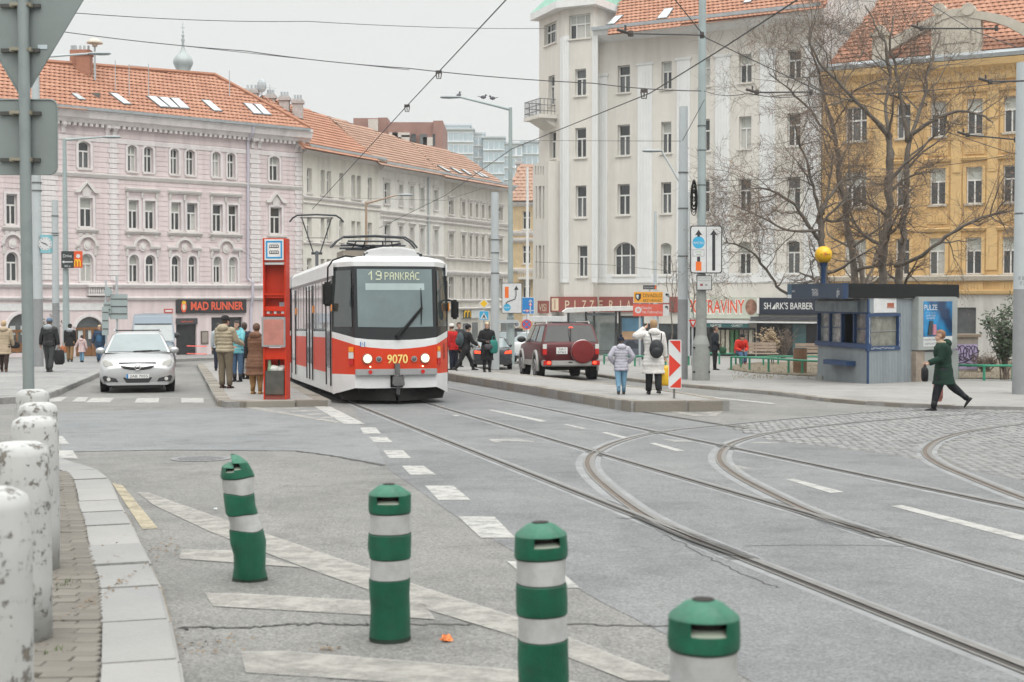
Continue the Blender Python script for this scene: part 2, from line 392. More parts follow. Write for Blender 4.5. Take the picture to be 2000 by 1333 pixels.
# brick pavers: rows across the pavement, kerb line on their right
def kerb_x(y):
    best = None
    for a,c in zip(pe[:-1],pe[1:]):
        if min(a.y,c.y) <= y <= max(a.y,c.y) and abs(a.y - c.y) > 1e-6:
            best = a.x + (c.x - a.x) * (y - a.y) / (c.y - a.y)
    return best
pv = [B().box((0,0,-.02),(.245 + .004 * q,.0965,.07)).mesh('paver',M_PAVER,SM,.006,1) for q in range(3)]
pv2 = [B().box((0,0,-.02),(.12,.0965,.07)).mesh('paver',M_PAVER,SM,.006,1)]
cnt = 0; y = 5.6; rest = B()
row = 0
while y < 15.0:
    kx = kerb_x(y)
    if kx is not None:
        x = kx - .5; k = 0
        if row % 2: link_mesh('paver',pv2[0],nsw,(kx - .437,y,gz(y) + HN)); x = kx - .625
        while x > kx - 1.25 - (y - 5) * .22 and k < 9:
            z = gz(y) + HN + rnd.uniform(-.004,.006); rr = (rnd.uniform(-.02,.02),rnd.uniform(-.02,.02),rnd.uniform(-.03,.03))
            px = 1000 + F * x / y
            if px > 20:
                if cnt < 255:
                    link_mesh('paver',rnd.choice(pv),nsw,(x,y,z),rr); cnt += 1
                else: rest.box((x,y,z - .02),(.24,.094,.07))
            x -= .252; k += 1
    y += .1; row += 1
if rest.v: tag(rest.obj('paver_field',M_PAVER,nsw),kind='stuff')
# weeds at the posts
M_WEED = mat('weed_leaf',(.08,.12,.03),.8,0,.3,9); M_LITTER = mat('dry_litter',(.2,.14,.08),.95,0,.4,20)
wb = B()
for (px,py,n_,sp) in [(112,1150,60,.1),(96,1280,40,.09),(110,1150,30,.22)]:
    c = G(px,py,HN)
    for i in range(n_):
        a = rnd.uniform(0,2 * PI); r = rnd.random() ** .6 * sp; q = c + Vector((math.cos(a) * r,math.sin(a) * r * .8,0)); h = rnd.uniform(.012,.045); d = Vector((rnd.uniform(-1,1),rnd.uniform(-1,1),0)) * .03
        w = Vector((-d.y,d.x,0)).normalized() * .006
        wb.add([q - w,q + w,q + d + Vector((0,0,h))],[(0,1,2)])
tag(wb.obj('weeds',M_WEED),'tufts of green weed at the foot of the white posts','weeds',kind='stuff')
lb = B()
for (px,py,n_,sx,sy) in [(150,1110,60,.5,1.2),(195,1170,110,.04,1.3),(320,1075,50,.12,.3),(400,1265,60,.25,.25),(640,1270,30,.08,.06)]:
    c = G(px,py,HN if px < 260 else 0)
    for i in range(n_):
        q = c + Vector((rnd.gauss(0,sx * .5),rnd.gauss(0,sy * .5),0)); q.z = gz(q.y) + (HN + .012 if px < 260 else .004); r = rnd.uniform(.006,.016); a = rnd.uniform(0,6)
        lb.add([q + Vector((math.cos(a + t) * r * (1 + .5 * (t > 3)),math.sin(a + t) * r * .6,rnd.uniform(0,.012))) for t in (0,2,4)],[(0,1,2)])
tag(lb.obj('litter',M_LITTER),'dry leaf crumbs and grit along the kerb joints','debris',kind='stuff')

# ---- tram rails
RAILS = []
def rail(parent,px,flip=1,bed_w=.075,rusty=False):
    pts = spline([G(x,y) for x,y in px],14); RAILS.extend((p.x,p.y,q.x,q.y) for p,q in zip(pts[:-1],pts[1:]) if p.y < 32)
    r = strip(pts,-.028,.028,.011).obj('rail_head',M_STEEL,parent)
    strip(pts,.024 * flip,.08 * flip,.0045).obj('rail_groove',M_RUST if rusty else M_GROOVE,r)
    strip(pts,.08 * flip,.1 * flip,.010).obj('rail_lip',M_STEEL,r)
    if bed_w: strip(pts,min(-bed_w,bed_w * flip - .09),max(bed_w,bed_w * flip + .09),.0035).obj('rail_bed',M_RAILBED,r)
tr1 = bpy.data.objects.new('tram_track',None); COL.objects.link(tr1); struct(tr1)
def vp_line(x0,y0,x1,y1,n=8): return [(x0 + (x1 - x0) * i / n,y0 + (y1 - y0) * i / n) for i in range(n + 1)]
def gline(a,c,n=6):
    A,C = G(*a),G(*c); out = []
    for i in range(n + 1):
        q = A.lerp(C,i / n); out.append((1000 + F * q.x / (q.y * _cp - (q.z - HC) * _sp) ,666.5 - F * (q.y * _sp + (q.z - HC) * _cp) / (q.y * _cp - (q.z - HC) * _sp)))
    return out
rail(tr1,gline((560,737),(3000,1696),10),-1)
rail(tr1,gline((660,737),(3200,1473),10),-1)
tr2 = bpy.data.objects.new('tram_track',None); COL.objects.link(tr2); struct(tr2)
rail(tr2,gline((800,743),(3200,1244),10),-1,.1)
rail(tr2,gline((850,739),(1460,838)),-1,0)
tr3 = bpy.data.objects.new('tram_track',None); COL.objects.link(tr3); struct(tr3)
rail(tr3,[(1470,1094),(1360,1050),(1262,1003),(1190,950),(1162,922),(1156,902),(1168,886),(1205,867),(1262,851),(1330,840),(1420,831),(1560,818),(1700,807),(1800,803.5)],1,.1,True)
rail(tr3,[(1740,1052),(1600,1004),(1500,958),(1440,925),(1414,900),(1421,878),(1450,862),(1520,845),(1620,832),(1760,819),(1880,811),(2050,805),(2300,800)],1,.1,True)
rail(tr3,[(2700,1180),(2400,1100),(2120,1012),(2000,972),(1905,935),(1842,908),(1816,888),(1822,872),(1852,856),(1920,840),(2060,824),(2300,808)],1,.1,True)
M_TONGUE = mat('switch_tongue',(.06,.058,.055),.5,.6)
strip(spline([G(x,y) for x,y in [(1244,1010),(1340,1052),(1440,1088)]],6),-.045,.0,.013).obj('switch_tongue',M_TONGUE,tr1)

# ---- cobbled corner
cob_px = [(1419,834),(1504,860),(1607,872),(1732,887),(1809,901),(1898,920),(2000,939),(2120,965),(2300,1000),(2300,797),(1990,794.5),(1800,797),(1700,804),(1600,813),(1500,822)]
cpoly = [G(x,y) for x,y in cob_px]
cob = struct(B().poly([p + Vector((0,0,.0026)) for p in cpoly]).obj('cobbled_corner',mat('cobble_joint',(.15,.145,.135),.95,0,.3,8)))
def inside(x,y,poly):
    r = False; n = len(poly)
    for i in range(n):
        a,c = poly[i],poly[(i + 1) % n]
        if (a.y > y) != (c.y > y) and x < (c.x - a.x) * (y - a.y) / (c.y - a.y) + a.x: r = not r
    return r
sm = [B().hexa([(-.066,-.066,-.05),(.066,-.066,-.05),(.066,.066,-.05),(-.066,.066,-.05),(-.056,-.056,0.018 + .004 * q),(.056,-.056,.018),(.056,.056,.02),(-.056,.056,.022 - .003 * q)]).mesh('sett',M_SETT,True) for q in range(3)]
setts = []
ang = .35; ca,sa = math.cos(ang),math.sin(ang); mnx,mxx = min(p.x for p in cpoly),max(p.x for p in cpoly); mny,mxy = min(p.y for p in cpoly),max(p.y for p in cpoly)
i = 0
def near_rail(x,y):
    for ax,ay,cx,cy in RAILS:
        dx,dy = cx - ax,cy - ay; t = max(0.,min(1.,((x - ax) * dx + (y - ay) * dy) / (dx * dx + dy * dy + 1e-9)))
        if (x - ax - t * dx) ** 2 + (y - ay - t * dy) ** 2 < .019: return True
    return False
SP = .138
for iu in range(-150,150):
    for iv in range(-150,150):
        u_ = iu * SP + (SP / 2 if iv % 2 else 0); v_ = iv * SP
        x = ca * u_ - sa * v_ + 9.; y = sa * u_ + ca * v_ + 20.
        if mnx < x < mxx and mny < y < mxy and inside(x,y,cpoly) and not near_rail(x,y): setts.append((x + rnd.uniform(-.012,.012),y + rnd.uniform(-.012,.012)))
vis = sorted([s for s in setts if s[0] / s[1] * F < 1010],key=lambda s: s[1])
near = set(vis[:300]); restb = B()
for s in setts:
    z = gz(s[1]) - .011 + rnd.uniform(-.005,.006)
    if s in near: link_mesh('sett',rnd.choice(sm),cob,(s[0],s[1],z),(rnd.uniform(-.03,.03),rnd.uniform(-.03,.03),ang + rnd.uniform(-.08,.08)))
    else:
        a = ang + rnd.uniform(-.08,.08); c_,s_ = math.cos(a),math.sin(a); q1,q2 = rnd.uniform(.06,.068),rnd.uniform(.05,.058)
        restb.add([(s[0] + (c_ * dx - s_ * dy) * r,s[1] + (s_ * dx + c_ * dy) * r,z + zz + rnd.uniform(-.003,.004)) for r,zz in ((q1,-.02),(q2,.02)) for dx,dy in ((-1,-1),(1,-1),(1,1),(-1,1))],[(4,5,6,7),(0,1,5,4),(1,2,6,5),(2,3,7,6),(3,0,4,7)])
tag(restb.obj('sett_field',M_SETT,cob),kind='stuff')

# ---- painted markings
def mark(px,m,name='road_marking',dz=.006): return sheet(name,px,MATS[m],dz)
for q in [[(703,836),(734,836),(744,848),(710,848)],[(720,854.5),(755,854.5),(767,865),(731,865)],[(748,880.5),(787,880.5),(803,896),(760,896)],
          [(785,911),(827,911),(852,928.5),(801,928.5)],[(830,950),(885,950),(919,978),(856,978)],[(894,1010),(966,1011),(1006,1052),(939,1052)],
          [(990,1098),(1075,1100),(1132,1150),(1052,1151)],[(614,795),(645,795),(713,829),(672,829)]]: mark(q,'paint_white','lane_dash')
for q in [[(152,777),(172,777),(166,785.5),(140,785.5)],[(180,778),(223,778),(214,787),(166,787)],[(268,778.5),(311,778.5),(309,787.5),(263,787.5)],[(354,778.5),(397,778.5),(398,787.5),(354,787.5)],
          [(100,853),(122,853),(135,868),(100,868)],[(90,880),(142,881),(152,897),(95,896)],[(95,778),(133,776),(118,785),(85,786)]]: mark(q,'paint_white','crossing_stripe')
for q in [[(952,801.5),(960,801),(1070,823.5),(1056,825)],[(1100,830),(1108,829.6),(1147,838),(1136,838.6)],[(1174,845.5),(1184,845),(1230,856.5),(1217,857.5)],[(1268,867),(1280,866),(1338,881.5),(1322,883)],[(1535,938),(1550,936.5),(1649,962.5),(1622,964.5)],[(1740,990),(1762,988),(2080,1068),(2050,1072)]]: mark(q,'paint_white','lane_dash')
for q in [[(268,963),(290,964),(440,1017),(640,1085),(830,1150),(1010,1208),(1330,1332),(1225,1332),(1000,1243),(800,1182),(600,1112),(410,1040),(300,988)],
          [(355,1075),(465,1077),(592,1110),(540,1107),(350,1093)],[(400,1160),(470,1161),(830,1182),(850,1212),(720,1203),(415,1186)],[(470,1275),(560,1274),(1000,1310),(1180,1345),(1150,1360),(480,1316)]]: mark(q,'paint_old','hatch_stripe')
for q in [[(478,797),(500,796),(672,826),(655,827)],[(520,800),(535,798),(600,797),(588,800)],[(555,806),(570,803),(625,801),(618,804.5)],[(590,812),(605,809),(640,808),(636,811)],[(620,818),(635,815),(655,815),(653,818)],
          [(1245,795.5),(1262,795),(1380,813.5),(1365,815)],[(1330,800),(1400,797),(1412,799),(1345,803)],[(1365,807),(1405,804),(1408,806),(1378,809.5)],[(1406,797),(1422,797),(1398,814.5),(1380,814.5)]]: mark(q,'paint_old','hatch_stripe')
for q in [[(952,859),(1010,858),(1046,863),(1040,865),(985,862),(968,866)],[(1290,858),(1348,862),(1352,864),(1318,864.5)],[(1466,865),(1522,864.5),(1523,867),(1468,867.5)],[(1384,898),(1400,901),(1401,904.5)],[(1432,908),(1470,917),(1438,919)]]: mark(q,'paint_faint','lane_arrow')
mark([(218,944),(240,950),(309,1034),(278,1035)],'paint_yellow','kerb_marking')
for q in [[(1336,772),(1345,771),(1520,789),(1505,790)],[(880,812),(890,811),(900,813),(890,814)]]: mark(q,'paint_white','lane_dash')
# cracks and seams
def crack(px,w,jag=.02):
    pts = spline([G(x,y) for x,y in px],16); r = random.Random(len(px) * 7 + int(px[0][0]))
    pts = [p + Vector((r.gauss(0,jag),r.gauss(0,jag),0)) for p in pts]
    strip(pts,-w,w,.005).obj('road_crack',M_CRACK,road)
crack([(345,1228),(480,1226),(600,1220),(720,1222)],.011); crack([(720,1222),(900,1221),(1100,1221),(1300,1224)],.009)
crack([(110,884),(330,880),(580,882)],.012,.012); crack([(580,882),(640,890),(750,910)],.03,.015)
crack([(580,1075),(690,1118),(760,1140)],.004); crack([(1450,1068),(1600,1066),(1810,1069)],.006,.006)
crack([(1300,1046),(1420,1108),(1520,1150)],.006,.01); crack([(1205,1013),(1238,1014)],.012,.004)
# manhole
mh = G(392,897); M_IRON = mat('cast_iron',(.24,.24,.245),.5,.6,.25,30)
mo = thing('manhole_cover','round iron manhole cover in the asphalt behind the bent green bollard','manhole cover',(mh.x,mh.y,gz(mh.y) + .003),0,None,-math.atan(K))
B().lathe([(.36,0),(.36,.006),(.31,.006),(.31,.004)],40).obj('ring',M_RAILBED,mo)
cb = B().lathe([(.3,0),(.3,.007)],40)
for i in range(-4,5):
    for j in range(-4,5):
        if math.hypot(i,j) < 4.3: cb.box((i * .062,j * .062,.009),(.04,.04,.006))
cb.obj('cover',M_IRON,mo)
# crumpled wrapper and scraps
def scrap(px,py,r,m,label,seed):
    c = G(px,py); rr = random.Random(seed); b = B(); b.sph((0,0,r * .45),(r,r * .7,r * .5),9,6)
    b.v = [(x * rr.uniform(.6,1.3),y * rr.uniform(.6,1.3),max(0.001,z * rr.uniform(.5,1.3))) for x,y,z in b.v]
    o = b.obj('paper_scrap',m); o.location = (c.x,c.y,c.z + .004); tag(o,label,'litter'); return o
scrap(872,1254,.032,mat('orange_wrapper',(.75,.2,.05),.4,0,.8,40),'crumpled orange and white wrapper lying on the asphalt between bollards',4)
scrap(421,997,.018,mat('foil_scrap',(.55,.6,.6),.3,.3,.3,30),'tiny silvery scrap on the road left of the bent bollard',5)
# ================================================================== BUILDINGS
M_GLASS = mat('window_glass',(.04,.045,.046),.06,0,.6,1.2,spec=.8)
M_GLASS2 = mat('window_glass_pale',(.1,.108,.11),.08,0,.4,1.5,spec=.9)
M_CURT = mat('window_curtain',(.5,.5,.47),.35,0,.15,5,spec=.6)
M_BLIND = mat('window_blind',(.45,.47,.43),.4,0,.1,3,spec=.6)
M_FRAME = mat('window_frame',(.72,.72,.7),.5,0,.05)
M_TRIM = mat('stucco_trim',(.66,.63,.61),.85,0,.1,3,dirt=.25,dirtcol=(.3,.27,.25))
M_ZINC = mat('zinc_sheet',(.42,.46,.48),.45,.3,.15,2)
M_SKYL = mat('skylight_glass',(.5,.54,.55),.05,0,.1,spec=1.)
M_DARK = mat('dark_shop',(.03,.032,.036),.3,0,.3,2)
M_TILE = tile_mat('roof_tile_orange',(.33,.15,.093),(.44,.23,.15))
M_TILE2 = tile_mat('roof_tile_brown',(.3,.18,.13),(.41,.26,.19))
GL = [M_GLASS,M_GLASS,M_GLASS,M_GLASS2,M_CURT]
UP = Vector((0,0,1))
class Fac:
    def __init__(s,X,Y,u):
        s.o = Vector((X,Y,0)); s.u = Vector((u[0],u[1],0)).normalized(); s.n = Vector((s.u.y,-s.u.x,0))
    def uz(s,px,py,d=0.):
        r = ray(px,py); c = Vector((0,0,HC)); t = (s.o + s.n * d - c).dot(s.n) / r.dot(s.n); p = c + r * t
        return (p - s.o).dot(s.u),p.z
    def p(s,u,z,d=0.): q = s.o + s.u * u + s.n * d; return Vector((q.x,q.y,z))
    def rect(s,x0,x1,y0,y1):
        xm,ym = (x0 + x1) / 2,(y0 + y1) / 2
        return s.uz(x0,ym)[0],s.uz(x1,ym)[0],s.uz(xm,y1)[1],s.uz(xm,y0)[1]   # u0,u1,z0,z1
    def box(s,b,u0,u1,z0,z1,d0,d1):
        b.hexa([s.p(u0,z0,d1),s.p(u1,z0,d1),s.p(u1,z0,d0),s.p(u0,z0,d0),s.p(u0,z1,d1),s.p(u1,z1,d1),s.p(u1,z1,d0),s.p(u0,z1,d0)]); return b
    def prof(s,b,u0,u1,pr):
        """sweep a profile [(depth, z)] along the wall (closed polygon)"""
        n = len(pr); a = [s.p(u0,z,d) for d,z in pr]; c = [s.p(u1,z,d) for d,z in pr]
        b.add(a + c,[tuple(range(n)),tuple(range(2 * n - 1,n - 1,-1))] + [(i,n + i,n + (i + 1) % n,(i + 1) % n) for i in range(n)]); return b
    def poly(s,b,pts,d0,d1):
        n = len(pts); a = [s.p(u,z,d1) for u,z in pts]; c = [s.p(u,z,d0) for u,z in pts]
        b.add(a + c,[tuple(range(n)),tuple(range(2 * n - 1,n - 1,-1))] + [(i,(i + 1) % n,n + (i + 1) % n,n + i) for i in range(n)]); return b
def arch_pts(u0,u1,z1,rise,n=10):
    um,w = (u0 + u1) / 2,(u1 - u0) / 2
    if rise >= w * .98: return [(um - w * math.cos(PI * i / n),z1 - rise + rise * math.sin(PI * i / n)) for i in range(n + 1)]
    R = (w * w + rise * rise) / (2 * rise); a0 = math.asin(w / R)
    return [(um + R * math.sin(-a0 + 2 * a0 * i / n),z1 - R + R * math.cos(-a0 + 2 * a0 * i / n)) for i in range(n + 1)]
def wall(fac,name,m,u0,u1,z0,z1,holes,parent,rev=.22):
    """wall sheet with true openings; holes: (u0,u1,z0,z1,rise)"""
    us = sorted({u0,u1} | {h[0] for h in holes} | {h[1] for h in holes}); zs = sorted({z0,z1} | {h[2] for h in holes} | {h[3] for h in holes})
    us = [u for u in us if u0 <= u <= u1]; zs = [z for z in zs if z0 <= z <= z1]
    b = B()
    for a,c in zip(us[:-1],us[1:]):
        run = None
        for e,f in zip(zs[:-1],zs[1:]):
            um,zm = (a + c) / 2,(e + f) / 2
            hole = any(h[0] < um < h[1] and h[2] < zm < h[3] for h in holes)
            if hole:
                if run is not None: b.quad(fac.p(a,run),fac.p(c,run),fac.p(c,e),fac.p(a,e)); run = None
            elif run is None: run = e
        if run is not None: b.quad(fac.p(a,run),fac.p(c,run),fac.p(c,zs[-1]),fac.p(a,zs[-1]))
    for h in holes:
        a,c,e,f,rise = h
        if rise > 0:
            ap = arch_pts(a,c,f,rise); k = len(ap) // 2
            b.poly([fac.p(a,f)] + [fac.p(*q) for q in ap[:k + 1]]); b.poly([fac.p(c,f)] + [fac.p(*q) for q in reversed(ap[k:])])
            top = ap
        else: top = [(a,f),(c,f)]
        ring = [(a,e)] + top + [(c,e)]
        for q,r in zip(ring,ring[1:] + ring[:1]): b.quad(fac.p(*q),fac.p(*r),fac.p(r[0],r[1],-rev),fac.p(q[0],q[1],-rev))
    o = b.obj(name,m,parent); return o
def window(fac,parent,r,rise=0.,style='cross',glass=None,rev=.22,sill=True,fm=None,trim=None,name='window',fw=.055):
    u0,u1,z0,z1 = r; fm = fm or M_FRAME; w,h = u1 - u0,z1 - z0; rd = random.Random(int(u0 * 977 + z0 * 131))
    d0,d1 = -rev - .02,-rev + .06; f = min(fw,w * .12); b = B()
    fac.box(b,u0,u0 + f,z0,z1 - rise,d0,d1); fac.box(b,u1 - f,u1,z0,z1 - rise,d0,d1); fac.box(b,u0 + f,u1 - f,z0,z0 + f,d0,d1)
    if rise > 0:
        a1 = arch_pts(u0,u1,z1,rise); um,zc = (u0 + u1) / 2,z1 - rise
        a2 = [(um + (q - um) * (1 - 2 * f / w),zc + (z - zc) * (1 - f / max(rise,f)) if rise > f * 1.5 else z - f) for q,z in a1]
        for i in range(len(a1) - 1): fac.poly(b,[a1[i],a2[i],a2[i + 1],a1[i + 1]],d0,d1)
    else: fac.box(b,u0 + f,u1 - f,z1 - f,z1,d0,d1)
    zt = z0 + h * (.64 if style != 'triple' else .6); um = (u0 + u1) / 2; e = d1 + .012
    fac.box(b,u0 + f,u1 - f,zt - f * .7,zt + f * .7,d0,e)
    cols = [u0 + f,um,u1 - f]
    if style == 'triple': cols = [u0 + f,u0 + w * .3,u0 + w * .7,u1 - f]
    for c in cols[1:-1]:
        fac.box(b,c - f * .6,c + f * .6,z0 + f,zt - f * .7,d0,e - .004)
        if style in ('cross','triple'): fac.box(b,c - f * .5,c + f * .5,zt + f * .7,z1 - (f if rise == 0 else f * .8),d0,e - .006)
    wo = b.obj(name,fm,parent)
    gm = glass or rd.choice(GL)
    for a,c in zip(cols[:-1],cols[1:]):
        q = B(); q.quad(fac.p(a,z0 + f,d0 + .03),fac.p(c,z0 + f,d0 + .03),fac.p(c,zt,d0 + .03),fac.p(a,zt,d0 + .03)); q.obj('pane',gm if rd.random() < .75 else rd.choice(GL),wo)
    gt = M_BLIND if (gm is M_CURT or rd.random() < .3) else rd.choice(GL[:4])
    top = arch_pts(u0 + f * .5,u1 - f * .5,z1 - f * .5,rise * .95) if rise > 0 else [(u0 + f * .5,z1 - f * .5),(u1 - f * .5,z1 - f * .5)]
    q = B(); q.poly([fac.p(x,z,d0 + .031) for x,z in [(u0 + f * .5,zt)] + top + [(u1 - f * .5,zt)]]); q.obj('pane',gt,wo)
    if sill:
        sb = B(); fac.box(sb,u0 - .08,u1 + .08,z0 - .09,z0 - .005,-rev,.09); sb.obj('sill',trim or M_TRIM,wo)
    return wo
def roof(parent,corners,eave_u,m,tw=.27,th=.36,name='roof',skip=()):
    """corners: planar polygon (first edge along the eave, left to right); tiled with real overlapping courses"""
    o = corners[0]; a = Vector(eave_u).normalized()
    nrm = (corners[1] - corners[0]).cross(corners[-1] - corners[0]).normalized()
    if nrm.z < 0: nrm = -nrm
    w = nrm.cross(a); w = w if w.z > 0 else -w
    P2 = [((c - o).dot(a),(c - o).dot(w)) for c in corners]
    base = B(); base.poly([c - nrm * .05 for c in corners]); ro = base.obj(name,m,parent)
    b = B(); rd = random.Random(5); j = 0; bmax = max(q[1] for q in P2); bv = min(q[1] for q in P2)
    while bv < bmax:
        bm_ = bv + th * .5; xs = []
        for q,r in zip(P2,P2[1:] + P2[:1]):
            if (q[1] > bm_) != (r[1] > bm_): xs.append(q[0] + (r[0] - q[0]) * (bm_ - q[1]) / (r[1] - q[1]))
        if len(xs) >= 2:
            x,x1 = min(xs),max(xs)
            x = math.floor(x / tw) * tw + (tw / 2 if j % 2 else 0)
            while x < x1:
                if min(xs) - tw * .3 < x and x + tw < x1 + tw * .3:
                    hz = .035 + rd.uniform(0,.012); g = .006
                    q = [o + a * xx + w * yy + nrm * zz for xx,yy,zz in ((x + g,bv - .03,hz),(x + tw * .5,bv - .03,hz + .03),(x + tw - g,bv - .03,hz),(x + tw - g,bv + th,0),(x + tw * .5,bv + th,.02),(x + g,bv + th,0),(x + g,bv - .03,hz - .03),(x + tw * .5,bv - .03,hz),(x + tw - g,bv - .03,hz - .03))]
                    b.add(q,[(0,1,4,5),(1,2,3,4),(6,7,1,0),(7,8,2,1)])
                x += tw
        bv += th; j += 1
    tag(b.obj('roof_tiles',m,ro),kind='stuff')
    return ro
class RoofPlane:
    def __init__(s,fac,d,z,alpha):
        s.o = fac.p(0,z,d); s.n = (fac.n * math.sin(alpha) + UP * math.cos(alpha)).normalized()
    def at(s,px,py):
        r = ray(px,py); c = Vector((0,0,HC)); return c + r * ((s.o - c).dot(s.n) / r.dot(s.n))
def skylight(parent,rp,px,name='skylight'):
    c = [rp.at(*q) for q in px]; n = rp.n; o = sum(c,Vector()) / 4
    b = B(); b.hexa([q + n * .03 for q in c] + [q + n * .1 for q in c]); s = b.obj(name,mat('skylight_frame',(.2,.22,.23),.5,.3),parent)
    B().poly([o + (q - o) * .86 + n * .105 for q in c]).obj('pane',M_SKYL,s)
def body_block(fac,parent,u0,u1,z0,z1,depth,m,name='side_wall'):
    """the other walls of a house behind its street front"""
    b = B(); d = -.3
    b.quad(fac.p(u0,z0,0),fac.p(u0,z0,-depth),fac.p(u0,z1,-depth),fac.p(u0,z1,0)); b.quad(fac.p(u1,z0,0),fac.p(u1,z0,-depth),fac.p(u1,z1,-depth),fac.p(u1,z1,0))
    b.quad(fac.p(u0,z0,-depth),fac.p(u1,z0,-depth),fac.p(u1,z1,-depth),fac.p(u0,z1,-depth)); b.quad(fac.p(u0,z1,0),fac.p(u1,z1,0),fac.p(u1,z1,-depth),fac.p(u0,z1,-depth))
    b.quad(fac.p(u0,z0,d),fac.p(u1,z0,d),fac.p(u1,z1,d),fac.p(u0,z1,d))
    return b.obj(name,m,parent)

# ------------------------------------------------------------------ pink corner house
M_PINK = mat('pink_stucco',(.71,.615,.615),.9,0,.07,1.5,dirt=.15,dirtcol=(.45,.37,.37),streak=.22)
M_PINKL = mat('pink_trim',(.74,.7,.695),.85,0,.08,3,dirt=.25,dirtcol=(.38,.33,.33),streak=.22)
pf = Fac(-17.5,76.6,(.734,.679))
pk = thing('pink_house','long pink stucco corner house with orange tiled roof and a dark shop sign','building',pf.p(0,gz(76)))
pk.location = (0,0,0)
U0,U1 = pf.uz(-140,500)[0],pf.uz(590,500)[0]
ZT = pf.uz(340,236)[1]; ZB = gz(84) - .3
R3 = [(153,176,283,332,'T'),(249,266.6,286,338,'cross'),(281,298.5,287.5,338.6,'cross'),(332.8,348.5,290,341,'cross'),(363.5,380,293,343,'cross'),(414.6,430,295,345,'cross'),(444,459,297.5,346,'cross'),(526,545,302.5,350,'cross')]
R2 = [(156,181,389,447),(251,270.6,392.6,448),(283,303,394,448),(334,353,395,450),(365,385,396,451),(415,434.5,397,452),(446,464,398,452),(527.6,549.5,400.6,452),(12,33,389,446)]
R1 = [(157,181.5,497,552),(252,271,498,552),(284,303,498,552),(335,351.5,499,552),(367.7,383.7,499,552),(416.7,432.4,499.5,552),(446.7,463.5,500,552),(12,35,498,553)]
holes = []; wins = []
def pz(rows,hx,refs):
    """regularise one storey: same sill and head heights along the front"""
    a = [pf.rect(*r[:4]) for r in rows]; z0 = sum(q[2] for q in a) / len(a); z1 = sum(q[3] for q in a) / len(a)
    return [(q[0],q[1],z0,z1) for q in a]
r3,r2,r1 = pz(R3,0,0),pz(R2,0,0),pz(R1,0,0)
for q,s in zip(r3,R3): holes.append((*q,.14)); wins.append((q,.14,s[4]))
for q in r2: holes.append((*q,0)); wins.append((q,0,'T'))
for q in r1: holes.append((*q,(q[1] - q[0]) / 2)); wins.append((q,(q[1] - q[0]) / 2,'T'))
door = pf.rect(344,384,622,698); shopw = pf.rect(413,474,620,692); arch = pf.rect(148,201,619,697); arch2 = pf.rect(14,74,613,690)
holes += [(*door,0),(*shopw,0),(*arch,.55),(*arch2,.8)]
wall(pf,'wall',M_PINK,U0,U1,ZB,ZT,holes,pk)
for q,rise,st in wins: window(pf,pk,q,rise,st)
body_block(pf,pk,U0,U1,ZB,ZT - .02,11,M_PINK)
# rusticated courses: low slabs between the openings, joints recessed
rb = B(); zlo,zhi = pf.uz(340,553)[1] + .1,pf.uz(340,275)[1]
z = zlo; k = 0
band = (pf.uz(340,348)[1],pf.uz(340,455)[1])
while z < zhi:
    blocked = sorted([(h[0] - .16,h[1] + .16) for h in holes if h[2] - .3 < z + .13 and h[3] + .18 > z])
    u = U0
    for a,c in blocked + [(U1,U1)]:
        if a - u > .15: pf.box(rb,u,a,z + .018,z + .245,0,.022)
        u = max(u,c)
    z += .263
rb.obj('rusticated_courses',M_PINK,pk)
# quoin strips
qm = None; h1 = .24
for xa,xc in [(74,113),(211,232),(487,508),(575,589.5)]:
    ua,uc = pf.uz(xa,450)[0],pf.uz(xc,450)[0]; z = zlo; i = 0
    me = pf.box(B(),ua,uc,0,h1,0,.07).mesh('quoin',M_PINKL,False,.012,1); me2 = pf.box(B(),ua + .09,uc - .09,0,h1,0,.07).mesh('quoin',M_PINKL,False,.012,1)
    while z < pf.uz(340,283)[1]:
        link_mesh('quoin',me if i % 2 else me2,pk,(0,0,z)); z += .263; i += 1
# ledges, cornice, dentils
for y,hh,dd in [(349,.22,.16),(556,.2,.2),(581,.16,.16)]:
    zz = pf.uz(340,y)[1]; b = B(); pf.prof(b,U0,U1,[(0,zz - hh),(dd * .5,zz - hh),(dd,zz - hh * .3),(dd,zz),(0,zz + .03)]); b.obj('ledge',M_PINKL if y > 400 else M_TRIM,pk)
zz = pf.uz(340,262)[1]
b = B(); pf.prof(b,U0,U1,[(0,zz - .75),(.06,zz - .75),(.06,zz - .55),(0,zz - .5)]); b.obj('frieze_band',M_PINKL,pk)
b = B(); u = U0
while u < U1: pf.box(b,u,u + .16,zz - .02,zz + .14,0,.3); u += .3
tag(b.obj('dentil_course',M_PINKL,pk),kind='stuff')
ct = pf.uz(340,231)[1]
b = B(); pf.prof(b,U0,U1 + .35,[(0,zz + .12),(.32,zz + .14),(.4,zz + .3),(.55,zz + .36),(.62,ct - .2),(.66,ct - .15),(.66,ct),(0,ct + .1)]); b.obj('cornice',M_PINKL,pk)
b = B(); pf.prof(b,U0,U1 + .1,[(.64,ct - .1),(.78,ct - .1),(.8,ct + .04),(.66,ct + .06)]); b.obj('gutter',M_ZINC,pk)
for x in (122,208,222,492,505,578,586):
    u = pf.uz(x,262)[0]; b = B(); pf.prof(b,u - .1,u + .1,[(0,zz - .45),(.1,zz - .42),(.14,zz - .15),(.36,zz - .02),(.36,zz + .12),(0,zz + .12)]); b.obj('cornice_bracket',M_PINKL,pk)
